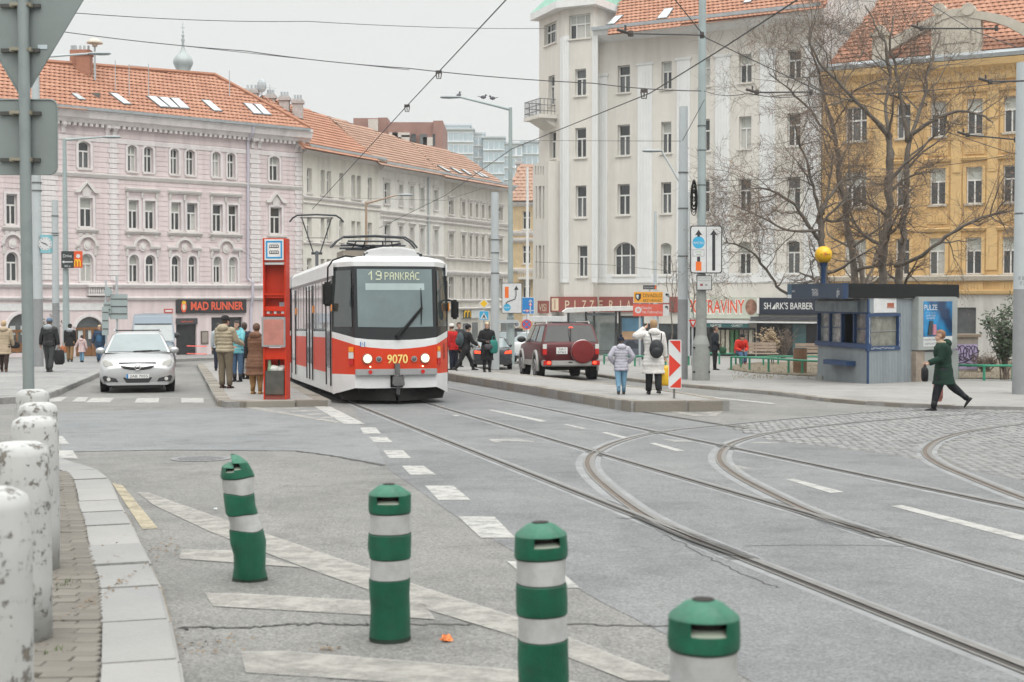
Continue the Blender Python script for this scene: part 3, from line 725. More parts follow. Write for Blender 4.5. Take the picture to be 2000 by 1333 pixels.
# window dressings
def surround(q,rise,w=.13,d=.05):
    b = B(); u0,u1,z0,z1 = q
    pf.box(b,u0 - w,u0 - .003,z0,z1 - rise,.02,d); pf.box(b,u1 + .003,u1 + w,z0,z1 - rise,.02,d)
    if rise: 
        a1 = arch_pts(u0,u1,z1,rise); um = (u0 + u1) / 2; zc = z1 - rise; kx = (u1 - u0 + 2 * w) / (u1 - u0)
        a2 = [(um + (x - um) * kx,zc + (z - zc) * ((rise + w) / rise)) for x,z in a1]
        for i in range(len(a1) - 1): pf.poly(b,[a1[i],a1[i + 1],a2[i + 1],a2[i]],.02,d)
    else: pf.box(b,u0 - w,u1 + w,z1 + .003,z1 + w,.02,d)
    return b.obj('window_surround',M_PINKL,pk)
for q in r3: surround(q,.14)
for q in r2: surround(q,0)
for q in r1: surround(q,(q[1] - q[0]) / 2,.12)
def hood(ua,uc,zz,kind):
    b = B()
    if kind != 'gable':
        pf.prof(b,ua,uc,[(0,zz),(.12,zz + .02),(.2,zz + .12),(.22,zz + .2),(0,zz + .24)])
        for u in (ua + .08,uc - .2,(ua + uc) / 2 - .06): pf.prof(b,u,u + .12,[(0,zz - .35),(.07,zz - .3),(.12,zz),(0,zz)])
    else:
        um = (ua + uc) / 2
        for s in (-1,1):
            pts = [(um,zz + .62),(um,zz + .78),(um + s * .28,zz + .5),(um + s * .45,zz + .3),(um + s * (uc - ua) / 2,zz + .28),(um + s * (uc - ua) / 2,zz + .12),(um + s * .4,zz + .14)]
            pf.poly(b,pts if s > 0 else pts[::-1],0,.17)
        pf.poly(b,[(um - .2,zz - .05),(um + .2,zz - .05),(um + .26,zz + .25),(um,zz + .5),(um - .26,zz + .25)],0,.07)
    b.obj('window_hood',M_TRIM,pk)
zh = r2[0][3]
hood(r2[0][0] - .3,r2[0][1] + .3,zh + .12,'gable'); hood(r2[7][0] - .3,r2[7][1] + .3,zh + .12,'gable')
for a,c in ((1,2),(3,4),(5,6)): hood(r2[a][0] - .22,r2[c][1] + .22,zh + .42,'flat')
for a,c in ((0,0),(1,2),(3,4),(5,6),(7,7),(8,8)):   # sill shelves on the second floor
    zs = r2[0][2]; b = B(); ua,uc = r2[a][0] - .26,r2[c][1] + .26
    pf.prof(b,ua,uc,[(0,zs - .3),(.1,zs - .26),(.2,zs - .16),(.2,zs - .09),(0,zs - .09)])
    for i in range(3): pf.box(b,ua + .15 + i * (uc - ua - .5) / 2,ua + .35 + i * (uc - ua - .5) / 2,zs - .46,zs - .31,.0,.06)
    b.obj('sill_shelf',M_TRIM,pk)
zp = r1[0][3]
for a,c in ((0,0),(1,2),(3,4),(5,6),(7,7)):   # raised arch hoods with medallions
    um = (r1[a][0] + r1[c][1]) / 2; hw = (r1[c][1] - r1[a][0]) / 2 + .26; b = B(); rr = .42
    for i in range(10):
        t0,t1 = PI * i / 10,PI * (i + 1) / 10; q = [(um - R_ * math.cos(t),zp + .42 + R_ * math.sin(t)) for R_,t in ((rr,t0),(rr,t1),(rr + .13,t1),(rr + .13,t0))]
        pf.poly(b,q[::-1],0,.17)
    for s in (-1,1):
        ua,uc = sorted((um + s * rr * .98,um + s * hw)); pf.prof(b,ua,uc,[(0,zp + .28),(.13,zp + .3),(.18,zp + .4),(.18,zp + .48),(0,zp + .5)])
        u = um + s * (hw - .14); pf.prof(b,u - .07,u + .07,[(0,zp - .12),(.06,zp - .1),(.12,zp + .28),(0,zp + .28)])
    ring = [(um + .2 * math.cos(t),zp + .42 + .24 * math.sin(t)) for t in [2 * PI * i / 14 for i in range(14)]]; pf.poly(b,ring,0,.09)
    pf.poly(b,[(um + .1 * math.cos(t),zp + .42 + .12 * math.sin(t)) for t in [2 * PI * i / 10 for i in range(10)]],0,.13)
    b.obj('arched_hood',M_TRIM,pk)
# ground floor
wood = mat('door_wood',(.22,.1,.035),.5,0,.3,6)
for q,rise in ((arch,.55),(arch2,.8)):
    do = B(); pf.box(do,q[0] + .02,q[1] - .02,q[3] - rise - .12,q[3] - rise,-.2,-.1)
    for k in range(4): u = q[0] + (q[1] - q[0] - .1) * k / 3; pf.box(do,u,u + .1,q[2],q[3] - rise - .12,-.2,-.1)
    pf.box(do,q[0] + .1,q[1] - .1,q[2] + .05,q[2] + .5,-.2,-.13)
    dd = do.obj('shop_door',wood,pk)
    gp = B(); gp.poly([pf.p(u,z,-.17) for u,z in [(q[0],q[2])] + arch_pts(q[0],q[1],q[3],rise) + [(q[1],q[2])]]); gp.obj('pane',M_GLASS2,dd)
    for k in range(3):
        u = q[0] + .2 + k * .55; B().quad(pf.p(u,q[2] + .9,-.155),pf.p(u + .28,q[2] + .9,-.155),pf.p(u + .28,q[2] + 1.35,-.155),pf.p(u,q[2] + 1.35,-.155)).obj('notice',mat('paper_notice',(.6,.62,.62),.7),dd)
    a1 = arch_pts(q[0] - .16,q[1] + .16,q[3] + .16,rise + .1); a0 = arch_pts(q[0],q[1],q[3],rise); b = B()
    for i in range(10): pf.poly(b,[a0[i],a0[i + 1],a1[i + 1],a1[i]],0,.06)
    b.obj('arch_surround',M_PINKL,pk)
b = B(); pf.box(b,pf.uz(-140,600)[0],pf.uz(203,600)[0],pf.uz(100,607)[1],pf.uz(100,593)[1],0,.04); b.obj('white_band',mat('white_plaster',(.7,.7,.7),.8),pk)
b = B(); pf.box(b,pf.uz(168,570)[0],pf.uz(215,570)[0],pf.uz(190,578)[1],pf.uz(190,574)[1],0,.3)
for i in range(11): u = pf.uz(168,570)[0] + .06 + i * .125; b.lathe([(.03,0),(.05,.1),(.025,.25),(.045,.38)],6,pf.p(u,pf.uz(190,574)[1],.24))
pf.box(b,pf.uz(168,560)[0],pf.uz(215,560)[0],pf.uz(190,561)[1],pf.uz(190,558.5)[1],.16,.32); b.obj('balustrade',M_TRIM,pk)
db = B(); pf.box(db,door[0],door[1],door[2],door[3],-.2,-.14); d_o = db.obj('shop_door',M_DARK,pk)
b = B(); pf.box(b,door[0] - .02,door[1] + .02,pf.uz(364,634)[1],pf.uz(364,622)[1],.0,.08); b.obj('door_canopy',mat('anthracite',(.06,.062,.068),.5),d_o)
text('door_lettering','mad runner',mat('red_letters',(.75,.12,.06),.5),d_o,pf.p((door[0] + door[1]) / 2,pf.uz(364,630)[1],.085),pf.u,UP,w=.75)
sw_ = B(); pf.box(sw_,*shopw[:4],-.2,-.15); s_o = sw_.obj('shop_window',mat('shop_glass',(.045,.05,.055),.08,0,.4,1),pk)
sg = pf.rect(343,479,585,612); b = B(); pf.box(b,*sg,0,.12); sgo = b.obj('shop_sign',mat('sign_black',(.035,.035,.038),.5),pk)
text('sign_lettering','MAD RUNNER',mat('red_letters',(.75,.12,.06),.5),sgo,pf.p(sg[0] + (sg[1] - sg[0]) * .575,sg[2] + .19,.125),pf.u,UP,h=.42,w=(sg[1] - sg[0]) * .76,bold=.03)
b = B(); ce = sg[0] + .42; pf.poly(b,[(ce + .17 * math.cos(t),(sg[2] + sg[3]) / 2 - .03 + .3 * math.sin(t)) for t in [2 * PI * i / 16 for i in range(16)]],.12,.135); e1 = b.obj('sign_emblem',mat('red_letters'),sgo)
b = B(); pf.poly(b,[(ce + .1 * math.cos(t),(sg[2] + sg[3]) / 2 - .04 + .17 * math.sin(t)) for t in [2 * PI * i / 12 for i in range(12)]],.135,.142); b.obj('emblem_face',mat('cream_paint',(.7,.62,.45),.6),e1)
b = B(); pf.poly(b,[(ce + .13 * math.cos(t),(sg[2] + sg[3]) / 2 + .2 + .1 * math.sin(t)) for t in [2 * PI * i / 12 for i in range(12)]],.135,.145); b.obj('emblem_top',mat('amber_paint',(.8,.45,.03),.6),e1)
q = pf.rect(392,406,647,672); b = B(); pf.box(b,*q,0,.06); pq = b.obj('menu_board',mat('board_brown',(.13,.1,.08),.6),pk)
b = B(); pf.box(b,q[0] + .05,q[1] - .05,q[2] + .06,q[3] - .06,.06,.066); b.obj('menu_sheet',mat('menu_paper',(.3,.27,.24),.7),pq)
q = pf.rect(320,337,603.5,612); b = B(); pf.box(b,*q,0,.03); nq = b.obj('street_name_plate',mat('red_enamel',(.5,.1,.09),.4),pk)
b = B(); pf.box(b,q[0] + .06,q[1] - .06,q[2] + .07,q[3] - .07,.03,.034); b.obj('plate_lettering',mat('white_enamel',(.75,.72,.7),.4),nq)
q = pf.rect(326,333,616,623); b = B(); pf.box(b,*q,0,.03); b.obj('house_number',MATS['red_enamel'],pk)
dp = [pf.p(pf.uz(482,y)[0],pf.uz(482,y)[1],d) for y,d in ((246,.7),(262,.6),(278,.13),(400,.12),(545,.12))] + [pf.p(pf.uz(488,y)[0],pf.uz(488,y)[1],d) for y,d in ((552,.3),(580,.3),(600,.12),(690,.12))]
B().tube(dp,.075,8).obj('downpipe',mat('lilac_pipe',(.5,.48,.55),.5),pk)
# roof
rp = RoofPlane(pf,.5,ct + .08,math.radians(37))
c_ = [rp.at(-160,185),rp.at(604,249.5),rp.at(418,148),rp.at(92,122.5),rp.at(-160,103)]
pr = roof(pk,c_,pf.u,M_TILE)
B().tube([c_[1] + rp.n * .05,c_[2] + rp.n * .07,c_[3] + rp.n * .07,c_[4] + rp.n * .07],.12,6).obj('ridge_tiles',M_TILE,pr)
for px in [[(138,185),(150,185.5),(167,198),(153,197)],[(212,184),(228,185.5),(257,207),(241,206)],[(285,190),(303,191),(331,213),(313,212)],[(308,192),(327,193),(350,214),(333,213.2)],[(331,193.5),(348,194.5),(371,215.5),(352,214.5)],[(392,197.5),(408,198.5),(434,220.5),(417,219.5)],[(474,203.5),(490,205),(512,226),(495,225)],[(494,205),(508,206.5),(530,227.5),(514,226.4)]]: skylight(pr,rp,px)
B().box(rp.at(188,188),(.35,.3,.3)).obj('roof_vent',mat('lead_grey',(.14,.13,.12),.7),pr)
# back slope so the roof is closed
bk = B(); sh = -pf.n * 6.5 - UP * 3.5
bk.quad(c_[4],c_[2],c_[2] + sh,c_[4] + sh); bk.poly([c_[1],c_[1] + sh * 1.2,c_[2]]); bk.obj('rear_slope',M_TILE,pk)
# chimney, siren, antennas on the ridge
M_BRICK = mat('chimney_brick',(.36,.17,.11),.9,0,.25,9,.5,40)
def chimney(parent,px0,px1,py0,py1,Y,m,cap=True,name='chimney'):
    a,c = P(px0,py0,Y),P(px1,py1,Y); w = c.x - a.x; b = B(); b.bx(a.x,c.x,Y,Y + w * .8,c.z - .6,a.z)
    if cap: b.bx(a.x - .08,c.x + .08,Y - .08,Y + w * .8 + .08,a.z - .28,a.z - .1)
    o = b.obj(name,m,parent)
    pb = B()
    for i in range(3): pb.cyl((a.x + w * (.2 + .3 * i),Y + w * .4,a.z),(a.x + w * (.2 + .3 * i),Y + w * .4,a.z + .25),.07,.06,8)
    pb.obj('chimney_pot',M_ZINC,o); return o
Yr = c_[3].y + .6
chimney(pk,148,175,97,128,Yr,M_BRICK); chimney(pk,136,149,97.5,108,Yr + .3,M_BRICK,False)
s0 = P(185,128,Yr); s1 = P(185,86,Yr); b = B().cyl(s0 - UP,s1,.06,.05,8); si = b.obj('siren_mast',M_ZINC,pk)
B().lathe([(.12,-.15),(.16,0),(.42,.02),(.4,.1),(.2,.26),(.02,.3)],20,s1).obj('siren_horn',mat('siren_beige',(.5,.47,.4),.6),si)
b = B()
for px,t in ((225,118),(252,126),(290,125),(448,138)): a = P(px,150,Yr); c = P(px,t,Yr); b.cyl(a - UP,c,.025,.02,5)
a,c = P(250,127.5,Yr),P(291,131,Yr); b.cyl(a,c,.02,n=5); b.obj('antenna',M_ZINC,pk)
for x0,x1,y0,y1 in ((477,502,173,192),(519,536,183,200),(545,564,187,206),(571,590,193,212)): chimney(pk,x0,x1,y0,y1,c_[2].y + 4,mat('chimney_render',(.45,.43,.42),.9,0,.2,5))
b = B(); a = P(511,168,c_[2].y + 4)
b.sph(a,(.3,.12,.42),10,6); b.cyl(a - UP * 1.5,a,.04); b.cyl(P(527,186,c_[2].y + 4),P(527,165,c_[2].y + 4),.02,n=5); b.cyl(P(516,171,c_[2].y + 4),P(540,173,c_[2].y + 4),.015,n=5); b.obj('satellite_dish',M_ZINC,pk)

# ------------------------------------------------------------------ terrace down the side street
cf = Fac(-12.04,81.6,(.40,.917))
def terrace(name,label,x0,x1,ytop_x,wall_m,rows,ledges,roof_px,tile,extra=None,dn=0.,bands=True,alpha=36):
    t = thing(name,label,'building'); f = cf if not dn else Fac((cf.o + cf.n * dn).x,(cf.o + cf.n * dn).y,cf.u)
    u0,u1 = f.uz(x0,500)[0] + .003,f.uz(x1,500)[0]; zt = f.uz(*ytop_x)[1]; zb = gz(112) - .4
    hs = []; ws = []
    for xs,ref,rise,st in rows:
        q = f.rect(*ref); 
        for a,c in xs:
            r = (f.uz(a,(ref[2] + ref[3]) / 2)[0],f.uz(c,(ref[2] + ref[3]) / 2)[0],q[2],q[3]); hs.append((*r,rise)); ws.append((r,rise,st))
    wall(f,'wall',wall_m,u0,u1,zb,zt,hs,t,.25)
    for r,rise,st in ws:
        window(f,t,r,rise,st,rev=.25,glass=random.choice([M_GLASS,M_GLASS2,M_GLASS2,M_CURT]))
        if bands:
            b = B(); f.box(b,r[0] - .1,r[0] - .003,r[2],r[3] + .1,0,.05); f.box(b,r[1] + .003,r[1] + .1,r[2],r[3] + .1,0,.05); f.prof(b,r[0] - .16,r[1] + .16,[(0,r[3] + .1),(.06,r[3] + .12),(.15,r[3] + .25),(0,r[3] + .3)]); b.obj('window_surround',MATS['stucco_trim'],t)
    for x,y,hh,d in ledges:
        z = f.uz(x,y)[1]; b = B(); f.prof(b,u0,u1,[(0,z - hh),(d * .6,z - hh * .8),(d,z - hh * .3),(d,z),(0,z + .04)]); b.obj('ledge',M_TRIM,t)
    b = B(); f.prof(b,u0,u1,[(0,zt - .3),(.2,zt - .22),(.4,zt - .05),(.42,zt + .1),(0,zt + .12)]); b.obj('cornice',M_TRIM,t)
    b = B(); f.prof(b,u0,u1,[(.41,zt + .06),(.55,zt + .06),(.56,zt + .2),(.42,zt + .2)]); b.obj('gutter',M_ZINC,t)
    body_block(f,t,u0,u1,zb,zt - .02,10,wall_m)
    r_ = RoofPlane(f,.35,zt + .16,math.radians(alpha)); cs = [r_.at(*q) for q in roof_px]; ro = roof(t,cs,f.u,tile)
    sh = -f.n * 7 - UP * 4; bk = B(); bk.quad(cs[-1],cs[2],cs[2] + sh,cs[-1] + sh); bk.obj('rear_slope',tile,t)
    if extra: extra(t,f,r_,ro)
    return t
M_CREAM = mat('cream_stucco',(.74,.715,.65),.9,0,.06,2,dirt=.12,dirtcol=(.45,.43,.38),streak=.22)
M_CREAM2 = mat('ivory_stucco',(.73,.72,.675),.9,0,.06,2,dirt=.14,dirtcol=(.42,.4,.36),streak=.22)
M_GREYST = mat('grey_stucco',(.58,.555,.5),.9,0,.1,2.5,dirt=.3,dirtcol=(.3,.28,.25),streak=.22)
X1 = [(600,609),(626.5,634),(638.5,647),(663,671),(686.5,694),(697,704.5),(718.5,726.5)]
terrace('cream_house','plain cream terraced house with orange roof right of the pink house',592,742,(668,303),M_CREAM,[(X1,(600,609,329,377),0,'T'),(X1,(600,609,424,468),0,'T'),(X1,(600,609,505,545),0,'T'),([(600,612),(638,650),(680,692),(712,724)],(600,612,592,650),.2,'T')],
        [(668,392,.18,.12),(668,403,.1,.08),(668,478,.14,.1)],[(592,289),(742,316),(636,226),(512,186)],M_TILE,bands=False)
def x2(t,f,r_,ro):
    for px in [[(853,325),(858,326),(880,337.5),(873,337)],[(878,329),(884,330),(903,341),(897,340.5)],[(899,332),(905,333),(922,344),(916,343.4)]]: skylight(ro,r_,px)
    pipe = [f.p(f.uz(834.5,y)[0],f.uz(834.5,y)[1],.1) for y in (342,440,560)]; B().tube(pipe,.06,6).obj('downpipe',M_ZINC,t)
XC = [(750,761),(778.5,786.5),(800,808),(820,828),(847,855)]
terrace('ivory_house','ivory terraced house with window hoods and brownish roof behind the tram',742,867,(806,334),M_CREAM2,[(XC,(750,761,357,399),0,'T'),(XC,(750,761,440,492),0,'T'),(XC,(750,761,522,570),0,'T'),([(752,768),(782,798),(812,828),(842,858)],(752,768,606,662),.25,'T')],
        [(806,418,.2,.16),(806,428,.14,.12),(806,497,.16,.14)],[(742,321),(867,344),(800,276),(640,226.5)],M_TILE2,x2)
def x3(t,f,r_,ro):
    for px in [[(923,336),(928,337),(946,348),(940,347.4)],[(931,337.4),(936,338.5),(955,349),(949,348.5)]]: skylight(ro,r_,px)
    q = f.rect(901,941,606.5,622); b = B(); f.box(b,*q,0,.12); so = b.obj('shop_sign',mat('sign_grey',(.55,.57,.56),.5),t)
    q = f.rect(901,917,606.5,622); b = B(); f.box(b,*q,.12,.15); s2 = b.obj('sign_panel',mat('sign_dark_green',(.04,.05,.02),.5),so)
    mm = mat('arches_yellow',(.85,.5,.02),.5); b = B(); um = (q[0] + q[1]) / 2; w = (q[1] - q[0]) * .19; zb,zt = q[2] + .07,q[3] - .05
    for s in (-1,1):
        pts = [f.p(um + s * w + w * math.cos(a) * -1,zb + (zt - zb) * math.sin(a) ** .6 if math.sin(a) > 0 else zb,.165) for a in [PI * i / 10 for i in range(11)]]; b.tube(pts,.045,6)
    b.obj('arches_logo',mm,s2)
    for x0,x1,y0 in ((904,914,632),(922,933,630),(944,956,630),(978,990,626)):
        q = f.rect(x0,x1,y0,668); b = B(); f.box(b,*q,-.1,.02); b.obj('shop_window',M_GLASS2,t)
XG = [(876,885.5),(901,908),(916,921.5),(928,933.5),(940,945.5),(952.5,958.5),(973,981.5)]
terrace('grey_house','weathered grey ornate terraced house at the end of the row',867,998,(932,357),M_GREYST,[(XG,(876,885.5,392,419),0,'T'),(XG,(876,885.5,458,499),0,'T'),(XG,(876,885.5,542,584),0,'T')],
        [(932,431,.22,.2),(932,441,.14,.14),(932,508,.14,.16),(932,532,.3,.2),(932,586,.14,.14),(932,601,.2,.2)],[(867,346),(998,368.5),(905,303),(800,276.5)],M_TILE2,x3)
# ---- yellow-brown house closing the street
ef = Fac(.1,124,(1.,-.12))
eh = thing('street_end_house','distant ochre house with balcony closing the side street','building'); M_OCHRE = mat('ochre_stucco',(.52,.4,.24),.9,0,.15,2,dirt=.3)
u0,u1 = ef.uz(996,500)[0],ef.uz(1100,500)[0]; zt = ef.uz(1020,392)[1]
hs = [(*ef.rect(1021,1036,a,c),0) for a,c in ((413,448),(480,515),(545,588))]
wall(ef,'wall',M_OCHRE,u0,u1,gz(124) - 1,zt,hs,eh,.25)
for h in hs: window(ef,eh,h[:4],0,'T',M_GLASS,.25)
for y in (395,452,466,525,600): z = ef.uz(1020,y)[1]; b = B(); ef.prof(b,u0,u1,[(0,z - .4),(.25,z - .2),(.3,z),(0,z + .05)]); b.obj('ledge',M_TRIM,eh)
z = ef.uz(1025,535)[1]; b = B(); ef.box(b,ef.uz(1014,500)[0],ef.uz(1046,500)[0],z - .5,z - .3,0,1.)
for i in range(9): u = ef.uz(1015,500)[0] + i * .17; ef.box(b,u,u + .05,z - .3,z + .5,.92,.97)
b.obj('balcony',M_GREYST,eh); body_block(ef,eh,u0,u1,gz(124) - 1,zt - .02,9,M_OCHRE)
er = RoofPlane(ef,.3,zt + .1,math.radians(40)); roof(eh,[er.at(985,392),er.at(1075,392),er.at(1075,322),er.at(1012,324)],ef.u,M_TILE2,.45,.5)
chimney(eh,1008,1020,315,335,128,mat('chimney_render'))
# ------------------------------------------------------------------ white corner house
M_WHITE = mat('offwhite_render',(.66,.635,.585),.9,0,.05,1.2,dirt=.08,dirtcol=(.5,.47,.42),streak=.14)
M_PIL = mat('white_pilaster',(.74,.75,.745),.85,0,.04,2,streak=.1)
wf = Fac(4.92,80,(.858,-.513))
wh = thing('white_house','tall off-white corner house with white fluted pilasters and a corner turret','building')
ZBw = gz(84) - .5
wu0,wu1 = wf.uz(1168,400)[0],wf.uz(1603,400)[0]; wzt = wf.uz(1300,62)[1]
rowsW = {5: (1218,128,181),4: (1218,244,304),3: (1218,360,420),2: (1303,475,538)}
colsW = [(1206,1230),(1291,1311),(1364,1386),(1443,1467),(1537,1563)]
hs = []; ws = []
for rr,(x,y0,y1) in rowsW.items():
    z1,z0 = wf.uz(x,y0)[1],wf.uz(x,y1)[1]
    for i,(a,c) in enumerate(colsW):
        st,rise = 'T',0.
        if rr == 2:
            rise = .12
            if i == 0: a,c,st,rise = 1199,1241,'triple',.42
        r = (wf.uz(a,300)[0],wf.uz(c,300)[0],z0,z1 + (.1 if rr == 2 and i == 0 else 0)); hs.append((*r,rise)); ws.append((r,rise,st))
wall(wf,'wall',M_WHITE,wu0,wu1,ZBw,wzt,hs,wh,.28)
for r,rise,st in ws: window(wf,wh,r,rise,st,rev=.28,trim=M_WHITE)
body_block(wf,wh,wu0 + .02,wu1,ZBw,wzt - .02,13,mat('pale_gable',(.62,.62,.62),.9,0,.05,1))
# gable end above the lower neighbour
b = B(); b.poly([wf.p(wu1,wzt - .5,0),wf.p(wu1,wzt - .5,-13),wf.p(wu1,wzt + 6.5,-7.5),wf.p(wu1,wzt + .3,.3)]); b.obj('gable_wall',mat('pale_gable'),wh)
zp1 = wf.uz(1218,552)[1]
for x0,x1,yt in ((1168,1186,150),(1246,1274,128),(1322,1348,118),(1397,1425,112),(1484,1514,100),(1572,1600,90)):
    ua,uc = wf.uz(x0,300)[0],wf.uz(x1,300)[0]; z1 = wf.uz((x0 + x1) / 2,yt)[1]; b = B(); wf.box(b,ua,uc,zp1,z1,0,.06)
    k = 5
    for i in range(k): u = ua + (uc - ua) * (i + .5) / k; wf.box(b,u - (uc - ua) * .05,u + (uc - ua) * .05,zp1 + .3,z1 - .35,.06,.085)
    wf.prof(b,ua - .08,uc + .08,[(0,z1),(.1,z1),(.14,z1 + .12),(0,z1 + .16)]); b.obj('pilaster',M_PIL,wh)
b = B(); wf.box(b,wu0,wu1,zp1 - .05,zp1 + .45,0,.045); b.obj('string_course',M_PIL,wh)
ct = wf.uz(1300,50)[1]
b = B(); wf.prof(b,wu0,wu1 + .2,[(0,wzt - .25),(.25,wzt - .15),(.6,wzt + .05),(.72,ct),(0,ct + .1)]); b.obj('cornice',M_PIL,wh)
b = B(); wf.prof(b,wu0,wu1 + .2,[(.7,ct - .02),(.86,ct - .02),(.88,ct + .16),(.72,ct + .18)]); b.obj('gutter',M_ZINC,wh)
wr = RoofPlane(wf,.6,ct + .12,math.radians(38))
wro = roof(wh,[wr.at(1186,68),wr.at(1612,14),wr.at(1640,-70),wr.at(1240,-70)],wf.u,M_TILE)
for px in ([(1203,34),(1219,32),(1200,50),(1184,52)],[(1299,20),(1317,18),(1303,38),(1283,40)],[(1462,-2),(1474,-3),(1466,7),(1451,9)]): skylight(wro,wr,px)
# turret: two faces with tall windows, chamfer towards the street
tu = wf.uz(1168,400)[0]; A_ = wf.p(tu,0,.55)
t2a = Fac(A_.x,A_.y,wf.u); ua = t2a.uz(1102,300)[0]
ztt = t2a.uz(1130,12)[1]
hs = []; ws = []
for x0,x1,y0,y1 in ((1123,1144.6,135,187),(1123.5,1144.6,250,308),(1124,1145,363,425),(1128,1147,480,541),(1111,1153,28,75)):
    r = t2a.rect(x0,x1,y0,y1); hs.append((*r,0)); ws.append((r,0,'triple' if x1 - x0 > 30 else 'T'))
wall(t2a,'turret_wall',M_WHITE,ua,0,ZBw,ztt,hs,wh,.25)
for r,rise,st in ws: window(t2a,wh,r,rise,st,rev=.25,trim=M_WHITE,glass=M_CURT if st == 'triple' else None)
b = B(); q0,q1 = t2a.p(0,ZBw),t2a.p(0,ztt); b.quad(q0,q1,t2a.p(0,ztt,-5),t2a.p(0,ZBw,-5)); b.obj('turret_side',M_WHITE,wh)
C_ = t2a.p(ua,0); dchf = Vector((-.387,.922,0)); L1 = 6.5
t1 = Fac((C_ + dchf * L1).x,(C_ + dchf * L1).y,-dchf)     # reads left to right towards the corner
ul = t1.uz(1053,300)[0]
hs = []; ws = []
for x0,x1,y0,y1 in ((1063,1087,45,86),(1071,1083,148,205),(1073,1086,257,310),(1080,1091,500,545),(1079,1091,386,430)):
    r = t1.rect(x0,x1,y0,y1); hs.append((*r,0)); ws.append((r,0,'triple' if x1 - x0 > 20 else 'T'))
wall(t1,'turret_wall',M_WHITE,ul,L1,ZBw,ztt,hs,wh,.25)
for r,rise,st in ws: window(t1,wh,r,rise,st,rev=.25,trim=M_WHITE)
b = B(); b.quad(t1.p(ul,ZBw),t1.p(ul,ztt),t1.p(ul,ztt,-5),t1.p(ul,ZBw,-5)); b.obj('turret_side',M_WHITE,wh)
for fc,ux0,ux1 in ((t2a,t2a.uz(1100,300)[0],t2a.uz(1112,300)[0]),(t2a,t2a.uz(1157,300)[0],t2a.uz(1168,300)[0]),(t1,L1 - .5,L1)):
    b = B(); fc.box(b,ux0,ux1,zp1,ztt - 1.6,0,.05)
    for i in range(3): u = ux0 + (ux1 - ux0) * (i + .5) / 3; fc.box(b,u - .04,u + .04,zp1 + .3,ztt - 1.8,.05,.07)
    b.obj('pilaster',M_PIL,wh)
# turret cornice and green copper roof
out = [t1.p(ul - .3,0,.45),C_ + (t1.n + t2a.n) * .33,t2a.p(.35,0,.45),t2a.p(.35,0,-5),t1.p(ul - .3,0,-5)]
b = B(); n_ = 5; lo = [Vector((q.x,q.y,ztt - .1)) for q in out]; hi = [Vector((q.x,q.y,ztt + .3)) for q in out]
b.add(lo + hi,[tuple(reversed(range(5))),tuple(range(5,10))] + [(i,(i + 1) % 5,5 + (i + 1) % 5,5 + i) for i in range(5)]); b.obj('turret_cornice',M_PIL,wh)
apex = sum(out,Vector()) / 5; b = B(); b.add([Vector((q.x,q.y,ztt + .3)) for q in out] + [Vector((apex.x,apex.y,ztt + 3.2))],[(i,(i + 1) % 5,5) for i in range(5)]); b.obj('turret_roof',mat('green_copper',(.22,.42,.33),.6,.1,.2,2),wh)
# balcony on the chamfer
zb = t1.uz(1070,233)[1]; zr = t1.uz(1070,200)[1]; u0b,u1b = t1.uz(1058,220)[0],t1.uz(1089,220)[0]
b = B(); t1.box(b,u0b,u1b,zb - .12,zb + .1,0,1.15); t1.prof(b,u0b + .2,u1b - .2,[(0,zb - .6),(.3,zb - .45),(.9,zb - .12),(0,zb - .12)]); bo = b.obj('balcony',M_WHITE,wh)
b = B()
for k in range(12): u = u0b + .06 + k * (u1b - u0b - .12) / 11; b.cyl(t1.p(u,zb + .1,1.1),t1.p(u,zr,1.1),.018,n=5)
for k in range(5):
    for u in (u0b + .06,u1b - .06): b.cyl(t1.p(u,zb + .1,.15 + k * .22),t1.p(u,zr,.15 + k * .22),.018,n=5)
for z in (zb + .3,zr - .35,zr): b.tube([t1.p(u0b + .06,z,.1),t1.p(u0b + .06,z,1.1),t1.p(u1b - .06,z,1.1),t1.p(u1b - .06,z,.1)],.025,6)
b.obj('railing',mat('iron_grey',(.2,.2,.2),.5,.4),bo)
# lower bay left of the turret with slender triple lights
t0 = Fac(t1.p(0,0,.7).x,t1.p(0,0,.7).y,t1.u); a0,a1 = t0.uz(1041,400)[0],t0.uz(1071,400)[0]; zt0 = t0.uz(1065,316)[1]
hs = []
for y0,y1 in ((364,428),(480,545)):
    for x0,x1 in ((1046.5,1049),(1052,1057),(1060,1063)): hs.append((*t0.rect(x0,x1,y0,y1),0))
for i in range(4): hs.append((*t0.rect(1045 + i * 5,1047 + i * 5,325,342),0))
wall(t0,'bay_wall',M_WHITE,a0,a1,ZBw,zt0,hs,wh,.2)
for h in hs: window(t0,wh,h[:4],0,'T',M_GLASS2,.2,False,M_WHITE,fw=.03)
b = B(); b.quad(t0.p(a1,ZBw),t0.p(a1,zt0),t0.p(a1,zt0,-.7),t0.p(a1,ZBw,-.7)); b.quad(t0.p(a0,zt0),t0.p(a1,zt0),t0.p(a1,zt0,-.7),t0.p(a0,zt0,-.7)); b.quad(t0.p(a0,ZBw),t0.p(a0,zt0),t0.p(a0,zt0,-3),t0.p(a0,ZBw,-3)); b.obj('bay_side',M_WHITE,wh)
